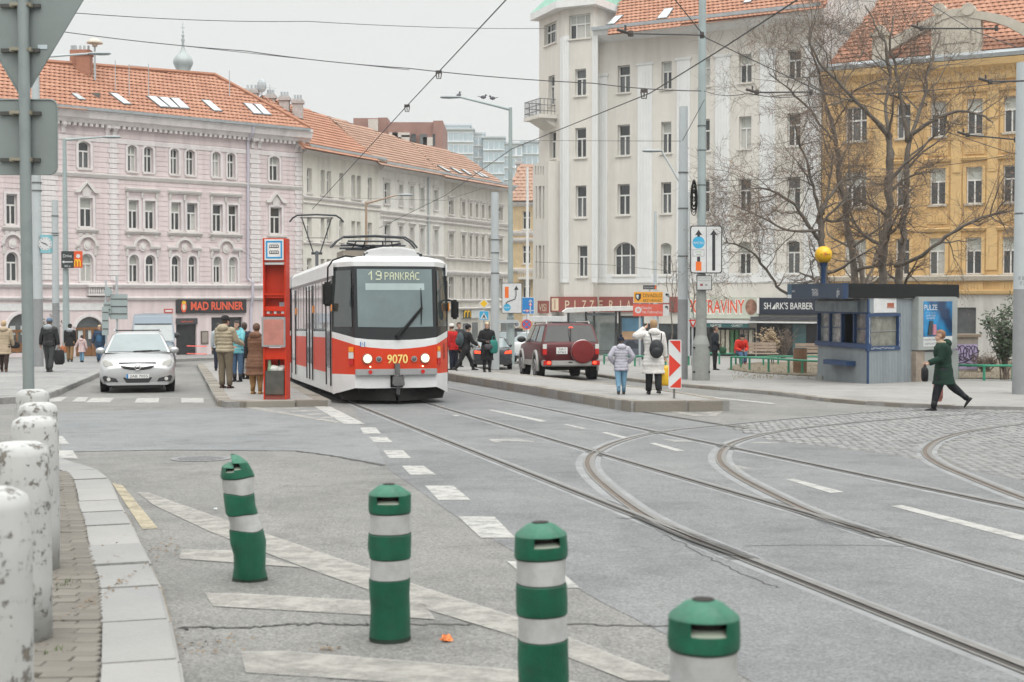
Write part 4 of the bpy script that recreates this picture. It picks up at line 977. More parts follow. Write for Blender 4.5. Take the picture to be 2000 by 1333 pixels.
# shop fronts along the ground floor
M_MAROON = mat('maroon_board',(.27,.075,.06),.6,0,.1,3); M_GOLDL = mat('pale_gold',(.66,.55,.4),.5)
def board(fc,x0,x1,y0,y1,m,d0,d1,name,parent=wh): b = B(); fc.box(b,*fc.rect(x0,x1,y0,y1),d0,d1); return b.obj(name,m,parent)
pz_ = board(wf,1172,1330,580,610,M_MAROON,.02,.12,'shop_sign')
p2 = board(t2a,1077,1167,580,610,M_MAROON,.02,.12,'shop_sign')
for i,(ch,x) in enumerate(zip('PIZZERIA',(1110,1125,1143,1158,1175,1196,1214,1230))):
    fc = t2a if x < 1168 else wf; par = p2 if x < 1168 else pz_
    u,z = fc.uz(x,605); text('sign_letter',ch,M_GOLDL,par,fc.p(u,z,.125),fc.u,UP,h=.52,w=.28 if ch != 'I' else .06)
b = B(); q = t2a.rect(1080,1093,583,607); t2a.box(b,*q,.12,.15); eo = b.obj('sign_emblem',M_GOLDL,p2)
b = B(); um = (q[0] + q[1]) / 2; t2a.box(b,um - .02,um + .02,q[2] + .08,q[3] - .08,.15,.16); b.obj('emblem_line',M_MAROON,eo)
p3 = board(t0,1053,1073,588,612,M_MAROON,.02,.1,'shop_sign')
u,z = t0.uz(1063,608); text('sign_lettering','VISI',M_GOLDL,p3,t0.p(u,z,.105),t0.u,UP,h=.42,w=(t0.uz(1072,600)[0] - t0.uz(1055,600)[0]) * .85)
board(t2a,1070,1166,630,695,M_GLASS2,-.05,.03,'shop_window'); board(t2a,1040,1166,618,628,mat('white_awning',(.62,.63,.63),.6),.02,1.1,'awning')
board(wf,1172,1335,632,698,M_GLASS,-.05,.03,'shop_window')
po = board(wf,1335,1484,581,622,mat('sign_sage',(.47,.5,.42),.6),.02,.14,'shop_sign')
M_REDL = mat('red_sign_letters',(.72,.09,.04),.5); u0,z0 = wf.uz(1346,611); u1,_ = wf.uz(1456,611)
text('sign_lettering_edge','POTRAVINY',mat('sign_letter_white',(.72,.7,.64),.5),po,wf.p((u0 + u1) / 2,z0 - .03,.145),wf.u,UP,h=.74,w=(u1 - u0) * 1.02,bold=.055); text('sign_lettering','POTRAVINY',M_REDL,po,wf.p((u0 + u1) / 2,z0,.15),wf.u,UP,h=.7,w=u1 - u0,bold=.01)
b = B(); um,zm = wf.uz(1469,600); wf.poly(b,[(um + .32 * math.cos(t),zm + .42 * math.sin(t)) for t in [2 * PI * i / 18 for i in range(18)]],.14,.16); po2 = b.obj('sign_picture',mat('sign_picture_brown',(.25,.13,.09),.6,0,.7,4),po)
fr = wf.uz(1398,628)
aw = board(wf,1335,1476,626,631,mat('white_awning'),.05,1.0,'awning'); b = B(); q = wf.rect(1378,1475,631,639); wf.box(b,q[0],q[1],q[2],q[3],.9,.95); ao = b.obj('awning_valance',mat('teal_valance',(.035,.13,.13),.6),aw)
for s,x in (('TABÁK',1375),('NÁPOJE',1412),('CIGARETY',1453)):
    u,z = wf.uz(x,638); text('valance_lettering',s,mat('white_letters',(.7,.7,.68),.5),ao,wf.p(u,z,.955),wf.u,UP,h=.15,w=.62 if len(s) > 5 else .4)
board(wf,1345,1476,640,698,M_GLASS,-.05,.02,'shop_window')
st_ = mat('goods_mixed',(.35,.3,.25),.6,0,.9,7)
for x in range(1404,1470,9): board(wf,x,x + 6,645 + (x % 3) * 3,690,random.choice([st_,mat('goods_red',(.5,.06,.04),.5,0,.5,8),mat('goods_cream',(.55,.52,.42),.6,0,.4,8),mat('goods_green',(.08,.2,.09),.6,0,.4,8)]),.03,.3,'shop_shelf')
sk = board(wf,1485,1604,582,615,mat('sign_navy',(.02,.028,.045),.5),.02,.14,'shop_sign'); board(wf,1481,1485,583,613,mat('white_enamel'),.02,.2,'lit_panel')
u0,z0 = wf.uz(1494,604); u1,_ = wf.uz(1590,604); text('sign_lettering',"SH\u25E2RK'S BARBER",mat('white_letters'),sk,wf.p((u0 + u1) / 2,z0,.145),wf.u,UP,h=.34,w=u1 - u0,bold=.012)
board(wf,1478,1604,619,625,mat('anthracite'),.02,.9,'awning'); board(wf,1478,1604,628,631,mat('white_awning'),.5,1.1,'awning')
board(wf,1478,1604,632,698,M_DARK,-.05,.02,'shop_window'); board(wf,1549,1575,634,690,M_SKYL if False else mat('teal_glass',(.1,.2,.21),.1),.02,.06,'shop_door')

# ------------------------------------------------------------------ yellow house
M_YEL = mat('yellow_stucco',(.61,.395,.175),.9,0,.08,1.6,dirt=.22,dirtcol=(.42,.3,.15),streak=.25)
M_YELT = mat('yellow_trim',(.63,.43,.2),.9,0,.08,2,dirt=.3,dirtcol=(.4,.3,.16))
M_STONE = mat('attic_stone',(.5,.46,.39),.9,0,.12,2,dirt=.3,dirtcol=(.3,.27,.22))
yh = thing('yellow_house','ochre yellow tenement with curved attic gable behind the bare trees','building')
yu0,yu1 = wf.uz(1605,400)[0] + .004,wf.uz(2120,400)[0]; yzt = wf.uz(1800,140)[1]
cY = [(1651,1693,'t'),(1751,1778,''),(1816.6,1847.5,''),(1888,1919,''),(1960,1991,''),(2035,2066,'')]
hs = []; ws = []
for x,y0,y1 in ((1903,193,263),(1903,326,398),(1903,464,536)):
    z1,z0 = wf.uz(x,y0)[1],wf.uz(x,y1)[1]
    for a,c,k in cY: r = (wf.uz(a,300)[0],wf.uz(c,300)[0],z0,z1); hs.append((*r,0)); ws.append((r,'triple' if k else 'T'))
r = wf.rect(1862,1906,601,690); hs.append((*r,0))
zl = wf.uz(1903,540)[1]
wall(wf,'wall',M_YEL,yu0,yu1,zl - .8,yzt,hs[:-1],yh,.2); wall(wf,'plinth_wall',mat('dull_plaster',(.52,.51,.48),.9,0,.1,1,dirt=.3,dirtcol=(.33,.31,.28),streak=.3),yu0,yu1,ZBw,zl - .8,hs[-1:],yh,.2)
b = B(); wf.box(b,r[0],r[1],r[2],r[3],-.2,-.12); b.obj('shop_window',M_GLASS2,yh)
for q,st in ws:
    window(wf,yh,q,0,st,rev=.2,trim=M_STONE)
    b = B(); w = .16; wf.box(b,q[0] - w,q[0] - .003,q[2],q[3],0,.05); wf.box(b,q[1] + .003,q[1] + w,q[2],q[3],0,.05)
    wf.prof(b,q[0] - .25,q[1] + .25,[(0,q[3] + .3),(.1,q[3] + .32),(.16,q[3] + .45),(0,q[3] + .5)]); wf.box(b,q[0] - .1,q[1] + .1,q[2] - .95,q[2] - .35,0,.05)
    for i in range(5): u = q[0] + (q[1] - q[0]) * (i + .5) / 5; wf.box(b,u - .04,u + .04,q[2] - .85,q[2] - .45,.05,.09)
    b.obj('window_surround',M_YELT,yh)
body_block(wf,yh,yu0 + .01,yu1,ZBw,yzt - .02,12,M_YEL)
for x0,x1 in ((1706,1740),(1858,1879),(1928,1950),(2000,2024)):
    b = B(); wf.box(b,wf.uz(x0,300)[0],wf.uz(x1,300)[0],zl + .3,yzt - 1.2,0,.06)
    for z in (.25,.5,.75): zz = zl + (yzt - zl) * z; wf.box(b,wf.uz(x0,300)[0] + .08,wf.uz(x1,300)[0] - .08,zz,zz + .5,.06,.11)
    b.obj('pilaster',M_YELT,yh)
b = B(); wf.prof(b,yu0,yu1,[(0,zl - .25),(.2,zl - .2),(.26,zl),(0,zl + .06)]); b.obj('ledge',M_STONE,yh)
zl2 = wf.uz(1903,568)[1]; b = B(); wf.prof(b,yu0,yu1,[(0,zl2 - .2),(.14,zl2 - .15),(.18,zl2),(0,zl2 + .04)]); b.obj('ledge',M_YELT,yh)
zc = wf.uz(1800,128)[1]; b = B(); wf.prof(b,yu0,yu1,[(0,zc - 1.0),(.12,zc - .95),(.2,zc - .55),(.5,zc - .3),(.58,zc),(0,zc + .1)]); b.obj('cornice',M_YELT,yh)
b = B(); wf.prof(b,yu0,yu1,[(0,zc + .05),(.55,zc + .04),(.62,zc + .22),(.3,zc + .4),(0,zc + .4)]); b.obj('gutter',M_ZINC,yh)
for i in range(26):
    u = yu0 + .4 + i * (yu1 - yu0 - .8) / 25; b = B(); wf.prof(b,u - .07,u + .07,[(0,zc - .85),(.1,zc - .8),(.42,zc - .38),(0,zc - .38)]); b.obj('cornice_bracket',M_YELT,yh)
yr = RoofPlane(wf,.1,zc + .4,math.radians(40)); yro = roof(yh,[yr.at(1610,133),yr.at(2120,78),yr.at(2120,-90),yr.at(1790,-90)],wf.u,M_TILE,.3,.38)
# curved attic: pier, raised panel, sweeping coping
def wz(x,y): return wf.uz(x,y,.1)
b = B(); q = wf.rect(1707,1733,72,122); wf.box(b,q[0],q[1],zc + .3,q[3],-.3,.3); wf.prof(b,q[0] - .12,q[1] + .12,[(-.4,q[3]),(.42,q[3]),(.42,q[3] + .15),(-.4,q[3] + .15)])
wf.poly(b,[(q[0] + .3 * 0 + (q[1] - q[0]) / 2 + .28 * math.cos(t),q[3] + .15 + .42 * math.sin(t)) for t in [PI * i / 8 for i in range(9)]],-.2,.2); b.obj('attic_pier',M_STONE,yh)
b = B(); q = wf.rect(1822,1918,30,112); wf.box(b,q[0],q[1],zc + .3,q[3],-.3,.3); wf.box(b,q[0] + .25,q[0] + .4,zc + .8,q[3] - .5,.3,.38); wf.box(b,q[1] - .4,q[1] - .25,zc + .8,q[3] - .5,.3,.38)
wf.box(b,q[0] + .5,q[1] - .5,zc + .9,q[3] - .7,.3,.35); b.obj('attic_panel',M_STONE,yh)
b = B(); pts = [wz(x,y) for x,y in ((1733,82),(1760,66),(1790,50),(1815,38),(1825,34),(1840,25),(1862,19),(1880,18),(1900,22),(1925,25),(1950,29),(1975,36),(2000,47),(2040,66),(2080,92))]
lo = [wz(x,y) for x,y in ((1735,102),(1768,84),(1797,68),(1821,56),(1830,48),(1844,40),(1864,34),(1881,33),(1900,37),(1925,41),(1948,46),(1970,54),(1992,66),(2026,88),(2060,108))]
for i in range(len(pts) - 1): wf.poly(b,[pts[i],lo[i],lo[i + 1],pts[i + 1]],-.22,.34)
b.obj('attic_coping',M_STONE,yh)
for x in (1836,1893):
    u,z = wz(x,22); b = B(); wf.poly(b,[(u + .32 * math.cos(t),z + .05 + .3 * math.sin(t)) for t in [2 * PI * i / 12 for i in range(12)]],-.1,.4); b.obj('attic_scroll',M_STONE,yh)

# ------------------------------------------------------------------ far things above the roofs
tw = thing('church_tower','distant church tower with grey onion dome behind the pink house roof','tower')
YC = 165.; base = P(358,180,YC); sc = YC / F
b = B(); b.lathe([(17 * sc,-40 * sc - 14),(17 * sc,-4 * sc + 2),(14 * sc,0 * sc + 2.2)],12,base); b.obj('shaft',mat('pale_stone',(.5,.5,.48),.9),tw)
b = B(); b.lathe([(r * sc,(180 - y) * sc) for r,y in ((14,150),(15,143),(13,138),(17,130),(19.5,124),(18,117),(13,110),(7,104),(4.5,99),(3,94),(2.2,84),(4,80),(2,76),(2,73),(3.4,71.5),(1,69),(.7,45))],16,base); dm = b.obj('onion_dome',mat('dome_lead',(.36,.4,.4),.6,.2,.2,.6),tw,True)
b = B(); c0 = base + UP * (180 - 56) * sc; b.box(c0,(8 * sc,1 * sc,1 * sc)); b.sph(base + UP * (180 - 64) * sc,1.9 * sc,8,6); b.obj('finial',mat('dome_lead'),dm)
bb = thing('brick_building','brown brick office block with white panels rising behind the roofs','building'); Yb = 175.
M_BRB = mat('brown_brick',(.3,.17,.14),.9,0,.15,.8); M_PALEP = mat('pale_panel',(.55,.5,.45),.8)
for x0,x1,yt,d in ((690,739,231,0),(738,757,230,.6),(757,848,239,.2),(846,865,236,-.4)):
    a,c = P(x0,yt,Yb + d),P(x1,330,Yb + d); b = B(); b.bx(a.x,c.x,Yb + d,Yb + 12,-3,a.z); b.obj('wall',M_PALEP if x0 in (719,) else M_BRB,bb)
for x0,x1,y0,y1,m in ((719,738,233,260,M_PALEP),(760,800,259,268,M_PALEP),(766,777,259,274,M_GLASS),(803,812,262,278,M_GLASS),(784,800,264,277,M_PALEP),(820,834,262,285,M_GLASS2),(826,846,268,285,M_PALEP),(845,850,262,285,M_GLASS)):
    a,c = P(x0,y0,Yb - .5),P(x1,y1,Yb - .5); b = B(); b.bx(a.x,c.x,Yb - .45,Yb + .7,c.z,a.z); b.obj('window' if m in (M_GLASS,M_GLASS2) else 'balcony_panel',m,bb)
hill = B(); hv = []; hf = []
for j in range(9):
    for i in range(15):
        X = -160 + i * 24; Y = 200 + j * 60; hv.append((X,Y,gz(200) - 1 + 13 * min(1,j / 4) * math.exp(-((X - 5) / 120) ** 2)))
for j in range(8):
    for i in range(14): a = j * 15 + i; hf.append((a,a + 1,a + 16,a + 15))
struct(hill.add(hv,hf).obj('hill',mat('hill_scrub',(.1,.11,.07),.95,0,.3,.05),None,True))
ap = thing('hillside_flats','pale stepped apartment flats hazy on the far hillside','building'); Ya = 330.; M_FLAT = mat('flats_render_hazed',(.66,.72,.75),.9,0,.05,.2); M_FLAT2 = mat('flats_white_hazed',(.76,.78,.79),.9,0,.05,.2); M_FGL = mat('flats_glass_hazed',(.42,.5,.54),.2)  # distance haze is painted into the pale wall and glass colours
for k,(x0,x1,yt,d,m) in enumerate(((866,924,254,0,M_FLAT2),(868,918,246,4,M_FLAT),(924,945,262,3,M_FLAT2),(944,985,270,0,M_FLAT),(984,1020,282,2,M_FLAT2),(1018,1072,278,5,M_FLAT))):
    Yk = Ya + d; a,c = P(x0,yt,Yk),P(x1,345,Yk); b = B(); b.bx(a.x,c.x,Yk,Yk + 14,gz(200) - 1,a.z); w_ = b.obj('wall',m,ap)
    sx = (c.x - a.x); nx = max(2,int((x1 - x0) / 9.5)); me = B().bx(-.48,.48,-.12,.2,-.85,.85).mesh('window',M_FGL)
    for r_ in range(6):
        zz = a.z - 1.6 - r_ * 2.75
        if (666 - (zz)) < 0: break
        for i in range(nx):
            link_mesh('window',me,ap,(a.x + sx * (i + .5) / nx,Yk,zz))
        B().bx(a.x - .1,c.x + .1,Yk - .5,Yk,zz - 1.25,zz - 1.05).obj('balcony_slab',M_FLAT2,ap)
    B().bx(a.x - .4,c.x + .4,Yk - .6,Yk + 14.4,a.z,a.z + .35).obj('roof',mat('flats_roof',(.5,.54,.56),.7),ap)
b = B(); a = P(900,238,Ya + 4); b.bx(P(872,246,Ya).x,P(917,246,Ya).x,Ya + 5,Ya + 9,P(0,247,Ya).z,P(0,240,Ya).z); b.obj('roof_house',mat('flats_roof'),ap)
# ------------------------------------------------------------------ haze: one closed box of thin air
hz = B().bx(-380,380,-50,560,-14.5,75).obj('haze',None); tag(hz,'thin pale winter haze over the whole square','haze',kind='stuff')
hm = bpy.data.materials.new('haze_air'); hm.use_nodes = True; hn = hm.node_tree.nodes; hn.clear(); ho = hn.new('ShaderNodeOutputMaterial'); hv_ = hn.new('ShaderNodeVolumePrincipled')
hv_.inputs['Color'].default_value = (.93,.95,.97,1); hv_.inputs['Density'].default_value = .00035; hv_.inputs['Anisotropy'].default_value = .3
hm.node_tree.links.new(hv_.outputs[0],ho.inputs['Volume']); hz.data.materials.append(hm)
# ================================================================== TRAM
def glassy(name,col,rough=.06): return mat(name,col,rough,0,.25,.8,spec=1.)
M_TW = mat('tram_white',(.68,.69,.69),.35,0,.05,2,dirt=.25,dirtcol=(.38,.36,.33),dscale=2.5,coat=.3); M_TR = mat('tram_red',(.62,.042,.008),.4,0,.06,2,spec=.3,coat=.08,dirt=.25,dirtcol=(.4,.06,.03),dscale=3)
M_TB = mat('tram_black',(.016,.018,.02),.25,0,.2,3,spec=.45); M_TG = glassy('tram_windscreen',(.135,.182,.187)); M_TGD = glassy('tram_side_glass',(.05,.065,.065)); M_TGP = glassy('tram_pale_glass',(.36,.34,.35))
M_UNDER = mat('underframe',(.012,.011,.01),.9,spec=.1); M_ALU = mat('dull_aluminium',(.4,.4,.4),.4,.7,.1,5); M_RUB = mat('rubber_black',(.014,.014,.014),.75,spec=.2); M_ROOFG = mat('roof_grey',(.3,.31,.32),.6,0,.15,3)
M_AMB = mat('amber_lens',(.9,.3,.02),.2); M_REDLENS = mat('red_lens',(.5,.012,.01),.2); M_WLENS = mat('clear_lens',(.65,.66,.64),.1)
M_HEAD = mat('headlamp_lit',(1.,.78,.42),.3,emit=1.9)
tram = thing('tram','red and white articulated tram facing forward with lit headlamps and lowered front pantograph','tram',G(774,790),math.radians(14.04),None,0)
tram.rotation_mode = 'XYZ'; tram.rotation_euler = Matrix.Rotation(-math.atan(K),3,'X').to_4x4().to_euler(); tram.rotation_euler = (-math.atan(K),0,math.radians(14.04))
HW = 1.238
def yf(x):
    ax = abs(x)
    return -.06 * (1 - (ax / .857) ** 2) if ax <= .857 else .72 * ((ax - .857) / (HW - .857)) ** 1.15
def tp(x,z,out=0.):
    y = yf(x) + max(0,z - 1.34) * .11
    ax = abs(x); n = Vector((0,-1,0)) if ax <= .857 else Vector(((.88 if x > 0 else -.88),-.47,0))
    q = Vector((x,y,z)) + n * out; return q
XS = [-1.238,-1.14,-1.04,-.94,-.857,-.6,-.3,0,.3,.6,.857,.94,1.04,1.14,1.238]
def lerp_tab(tab,x):
    for (a,v),(c,w) in zip(tab[:-1],tab[1:]):
        if a <= x <= c: return v + (w - v) * (x - a) / (c - a)
    return tab[-1][1]
ZR = [(0,1.15),(.5,1.175),(.857,1.245),(1.238,1.39)]; ZBK = [(0,1.335),(.5,1.345),(.857,1.39),(1.238,1.52)]; ZL = [(0,.34),(.6,.34),(.857,.35),(1.238,.2)]
zr = lambda x: lerp_tab(ZR,abs(x)); zk = lambda x: lerp_tab(ZBK,abs(x)); zlw = lambda x: lerp_tab(ZL,abs(x))
def front_band(name,lo,hi,m,out=0.,xs=XS,n=3,parent=tram,thick=0.):
    b = B(); V = []
    for x in xs:
        for j in range(n + 1): z = lo(x) + (hi(x) - lo(x)) * j / n; V.append(tp(x,z,out))
    k = n + 1; b.add(V,[(i * k + j,(i + 1) * k + j,(i + 1) * k + j + 1,i * k + j + 1) for i in range(len(xs) - 1) for j in range(n)]); return b.obj(name,m,parent,SM)
body = front_band('body_front',zlw,lambda x: .63,M_TW)
front_band('red_front_panel',lambda x: .63,zr,M_TR)
front_band('white_stripe',zr,zk,M_TW)
front_band('windscreen_surround',zk,lambda x: 2.88,M_TB,n=5)
ws_ = front_band('windscreen',lambda x: 1.6 + .02 * abs(x),lambda x: 2.82,M_TG,.012,[-.79,-.6,-.3,0,.3,.6,.79],5)
front_band('reflection_strip',lambda x: 2.38,lambda x: 2.52,glassy('windscreen_reflection',(.36,.44,.44),.2),.016,[-.62,-.3,0,.3,.62],1,ws_)  # lighter band painting a reflection onto the windscreen
for s in (-1,1):
    xs = [s * q for q in (.9,1.0,1.1,1.2)]; xs = xs if s > 0 else xs[::-1]
    front_band('corner_window',lambda x: 1.62,lambda x: 2.8,M_TGD,.01,xs,3)
# roof cap at the front and the first section body
b = B(); rings = []
for z,ins in ((2.88,0),(2.98,.0),(3.06,.1),(3.1,.3)):
    rings.append([Vector((x * (1 - ins / 1.3),yf(x) + .17 + ins,z)) for x in XS])
V = sum(rings,[]); n = len(XS); b.add(V,[(j * n + i,j * n + i + 1,(j + 1) * n + i + 1,(j + 1) * n + i) for j in range(3) for i in range(n - 1)]); b.obj('roof_brow',M_TW,tram,SM)
def section(parent,y0,y1,first=False):
    """car body between y0 and y1 in the parent frame"""
    L = y1 - y0
    for s in (-1,1):
        x = s * HW
        def side(name,z0,z1,m,out=0.,a=y0,c=y1,th=.0):
            b = B(); b.bx(x + s * (out - .03),x + s * out,a,c,z0,z1); return b.obj(name,m,parent)
        side('skirt_panel',.22,.63,M_TW); side('red_side_panel',.63,1.39,M_TR); side('white_side_stripe',1.39,1.52,M_TW); side('window_band',1.52,2.7,M_TB,-.004); side('cant_rail',2.7,2.96,M_TW)
        # bays
        bays = [('d',.12,1.0),('w',1.1,2.5),('w',2.6,3.6),('d',3.75,5.1),('w',5.2,6.6),('w',6.7,7.9),('d',8.0,9.1)] if first else [('w',.2,1.5),('d',1.7,3.1),('w',3.3,5.0),('w',5.1,L - .3)]
        for k,a,c in bays:
            a,c = y0 + a,min(y0 + c,y1 - .1)
            if k == 'w': side('side_window',1.58,2.62,M_TGP,.006,a,c); b = B(); b.bx(x + s * .006,x + s * .012,(a + c) / 2 - .03,(a + c) / 2 + .03,1.58,2.62); b.obj('window_bar',M_TB,parent)
            else:
                d = side('door',.36,2.62,M_TW,.012,a,c)
                nl = 2 if c - a > 1.1 else 1
                for i in range(nl):
                    aa,cc = a + (c - a) * i / nl,a + (c - a) * (i + 1) / nl
                    bb_ = B(); bb_.bx(x + s * .012,x + s * .018,aa + .09,cc - .09,.75,2.5); bb_.obj('door_glass',M_TGP,d)
                    bb_ = B(); bb_.bx(x + s * .012,x + s * .03,aa - .02,aa + .07,.37,2.6); bb_.bx(x + s * .012,x + s * .03,cc - .07,cc + .02,.37,2.6); bb_.obj('door_edge',M_RUB,d)
                bb_ = B(); bb_.bx(x + s * .012,x + s * .03,a - .22,a - .1,1.95,2.12); bb_.obj('door_button',M_AMB,parent)
    b = B(); prof = [(-HW,2.96),(-1.15,3.06),(-.9,3.12),(0,3.15),(.9,3.12),(1.15,3.06),(HW,2.96)]
    b.ext([(q,z) for q,z in prof],(0,y0 + (.35 if first else 0),0),(1,0,0),(0,0,1),(0,L - (.35 if first else 0),0)); b.obj('roof',M_TW if first else M_ROOFG,parent,SM)
    b = B(); b.bx(-1.1,1.1,y0,y1,.28,.6); b.bx(-1.2,1.2,y1 - .02,y1,.3,2.95); b.obj('underframe',M_UNDER,parent)
def bogie(parent,yc):
    b = B(); b.bx(-.95,.95,yc - 1.1,yc + 1.1,.25,.5); bo = b.obj('bogie',M_UNDER,parent)
    for dy in (-.9,.9):
        for x in (-.72,.72): B().tube([(x - .06,yc + dy,.33),(x + .06,yc + dy,.33)],.33,20).obj('wheel',mat('wheel_steel',(.12,.11,.1),.5,.6),bo)
section(tram,.72,10.,True); bogie(tram,2.3); bogie(tram,8.4)
# articulation + following sections, curving gently
def follow(prev_m,ang,L,nm):
    e = bpy.data.objects.new(nm,None); COL.objects.link(e); e.parent = tram; e.matrix_local = prev_m @ Matrix.Rotation(ang,4,'Z'); return e
m2 = Matrix.Translation((0,10.35,0)); s2 = follow(m2,math.radians(-3),8,'middle_section'); section(s2,.25,8.); bogie(s2,4)
m3 = m2 @ Matrix.Rotation(math.radians(-3),4,'Z') @ Matrix.Translation((0,8.4,0)); s3 = follow(m3,math.radians(-3),10,'rear_section'); section(s3,.25,10.); bogie(s3,2); bogie(s3,8)
for par,y in ((tram,10.02),(s2,8.02)):
    b = B()
    for i in range(4): b.bx(-1.16 + .04 * (i % 2),1.16 - .04 * (i % 2),y + i * .14,y + i * .14 + .12,.4,3.0)
    b.obj('bellows',M_RUB,par)
# bumper, coupler, cowcatcher
b = B(); V = [(x,yf(x) - .09) for x in (-.857,-.5,0,.5,.857)]
b.ext([(x,y) for x,y in V] + [(.857,.05),(-.857,.05)],(0,0,.61),(1,0,0),(0,1,0),(0,0,.13)); bu = b.obj('bumper',M_ALU,tram,False,.01)
for x in (-.56,.54): B().tube([(x,-.16,.68),(x,-.1,.68)],.042,16).obj('reflector',M_REDLENS,bu)
b = B(); b.bx(-.13,.13,-.1,.1,.36,.64); b.obj('coupler_pocket',M_UNDER,tram)
b = B(); b.bx(-.05,.05,-.2,-.06,.56,.85); b.tube([(0,-.05,.52),(0,-.3,.5)],.05,10); b.bx(-.11,.11,-.36,-.22,.4,.58); b.tube([(-.12,-.3,.45),(.12,-.3,.45)],.055,10); b.tube([(0,-.28,.4),(0,-.22,.22)],.04,8); b.obj('coupler',mat('coupler_steel',(.16,.16,.16),.45,.7,.3,10),tram,SM)
for i in range(4): B().tube([(-.1 + i * .06,-.3,.56),(-.08 + i * .06,-.34,.62),(-.05 + i * .06,-.3,.58)],.012,6).obj('coupler_cable',M_ALU,tram)
b = B()
for s in (-1,1): b.hexa([Vector(q) for q in ((s * .03,-.12,.07),(s * 1.08,.5,.09),(s * 1.08,.58,.09),(s * .03,.0,.07),(s * .03,-.05,.32),(s * 1.16,.56,.3),(s * 1.16,.64,.3),(s * .03,.02,.32))])
b.obj('cowcatcher',mat('cowcatcher_black',(.016,.015,.014),.7,0,.3,4,spec=.2),tram)
b = B(); b.bx(-.75,.75,.15,.7,.25,.5); b.bx(-1.0,1.0,.62,.75,.25,.5); b.obj('front_underframe',M_UNDER,tram)
# lamps
for s in (-1,1):
    x = s * .605
    B().tube([(x,-.075,.955),(x,-.03,.955)],[.1,.108],24).obj('headlamp_rim',M_ALU,tram); B().sph((x,-.07,.955),(.086,.03,.086),18,10).obj('headlamp',M_HEAD,tram,True)
    x = s * .37; f_ = B().tube([(x,-.085,.945),(x,-.03,.945)],.06,18).obj('fog_lamp',M_ALU,tram); B().sph((x,-.085,.945),(.047,.02,.047),14,8).obj('lens',mat('dark_lens',(.1,.11,.11),.1),f_,True)
    for z0,z1,m,nm in ((1.1,1.2,M_AMB,'indicator'),(.96,1.09,M_WLENS,'marker_lamp'),(.82,.95,M_REDLENS,'tail_lamp')):
        q = [tp(s * xx,z,.02) for xx,z in ((.875,z0),(.955,z0),(.955,z1),(.875,z1))]; q2 = [p_ + Vector((-s * .03,.05,0)) for p_ in q]; b = B(); b.hexa(q2[:4] + q[:4] if False else [q2[0],q2[1],q[1],q[0],q2[3],q2[2],q[2],q[3]]); b.obj(nm,m,tram)
    B().box((s * .55,-.075,.79),(.025,.02,.025)).obj('marker_light',mat('warm_small_lamp',(1.,.8,.5),.3,emit=3.),tram)
for i in range(8):   # cooling louvres on the far front corner
    q = tp(1.1,1.24 - i * .042,.006); B().box(q,(.1,.012,.014),Matrix.Rotation(math.radians(62),3,'Z')).obj('louvre',M_RUB,tram)
# number, destination, access symbol
M_NUM = mat('number_yellow',(.85,.62,.2),.5); text('fleet_number','9070',M_NUM,tram,Vector((.02,-.061,.86)),(1,0,0),UP,h=.175,w=.43,ext=.012,bold=.02)
M_LED = mat('display_dots',(.6,.63,.46),.4,emit=.06)
FONT = {'1': ['00100','01100','10100','00100','00100','00100','00100'],'9': ['01110','10001','10001','01111','00001','00001','11110'],'P': ['11110','10001','10001','11110','10000','10000','10000'],'A': ['01110','10001','10001','11111','10001','10001','10001'],'N': ['10001','11001','10101','10101','10011','10001','10001'],'K': ['10001','10010','10100','11000','10100','10010','10001'],'R': ['11110','10001','10001','11110','10100','10010','10001'],'C': ['01111','10000','10000','10000','10000','10000','01111']}
def led(s,xl,z0,dx,dz,r):
    b = B(); x = xl
    for ch in s:
        if ch != ' ':
            g = FONT[ch.upper().replace('Á','A')]
            for j,row in enumerate(g):
                for i,c in enumerate(row):
                    if c == '1': q = tp(x + i * dx,z0 + (6 - j) * dz,.018); b.box(q,(r * dx,.004,r * dz))
            if ch == 'Á': q = tp(x + 2.6 * dx,z0 + 7.4 * dz,.018); b.box(q,(dx,.004,dz))
        x += dx * (6.3 if ch != ' ' else 3)
    return tag(b.obj('destination_display',M_LED,ws_),kind='stuff')
led('19',-.54,2.605,.024,.027,1.02); led('PANKRÁC',-.21,2.605,.0172,.0225,1.02)
q = tp(-.7,1.255,.006); b = B(); b.box(q,(.1,.006,.1)); ac = b.obj('access_symbol',mat('sign_blue',(.02,.17,.45),.4),tram); text('symbol_mark','\u267F',mat('white_enamel'),ac,q + Vector((0,-.004,-.035)),(1,0,0),UP,h=.07,w=.06)
# wiper
w0,w1 = tp(.03,1.42,.05),tp(.55,2.02,.06); b = B(); b.tube([w0,w1],[.028,.018],6); b.tube([w0 + Vector((.06,0,0)),w1 + Vector((.02,0,-.02))],.01,6); b.tube([tp(.53,1.66,.04),tp(.55,2.05,.05),tp(.54,2.42,.04)],[.008,.014,.006],6); b.cyl(w0 + Vector((0,.05,0)),w0 + Vector((0,-.03,0)),.05); b.obj('wiper',M_RUB,tram,SM)
# mirrors
b = B(); b.tube([(-.75,.55,3.08),(-1.0,.35,3.1),(-1.28,.2,3.0),(-1.38,.22,2.85),(-1.38,.28,2.55)],.018,8); mi = b.obj('mirror_arm',M_RUB,tram,SM); b = B(); b.box((-1.38,.3,2.3),(.2,.12,.5)); b.obj('mirror',M_RUB,mi,SM,.04,3)
b = B(); b.tube([(1.2,.75,2.2),(1.36,.7,2.16)],.018,8); mi = b.obj('mirror_arm',M_RUB,tram,SM); b = B(); b.box((1.4,.7,1.98),(.16,.12,.42)); b.obj('mirror',M_RUB,mi,SM,.04,3)
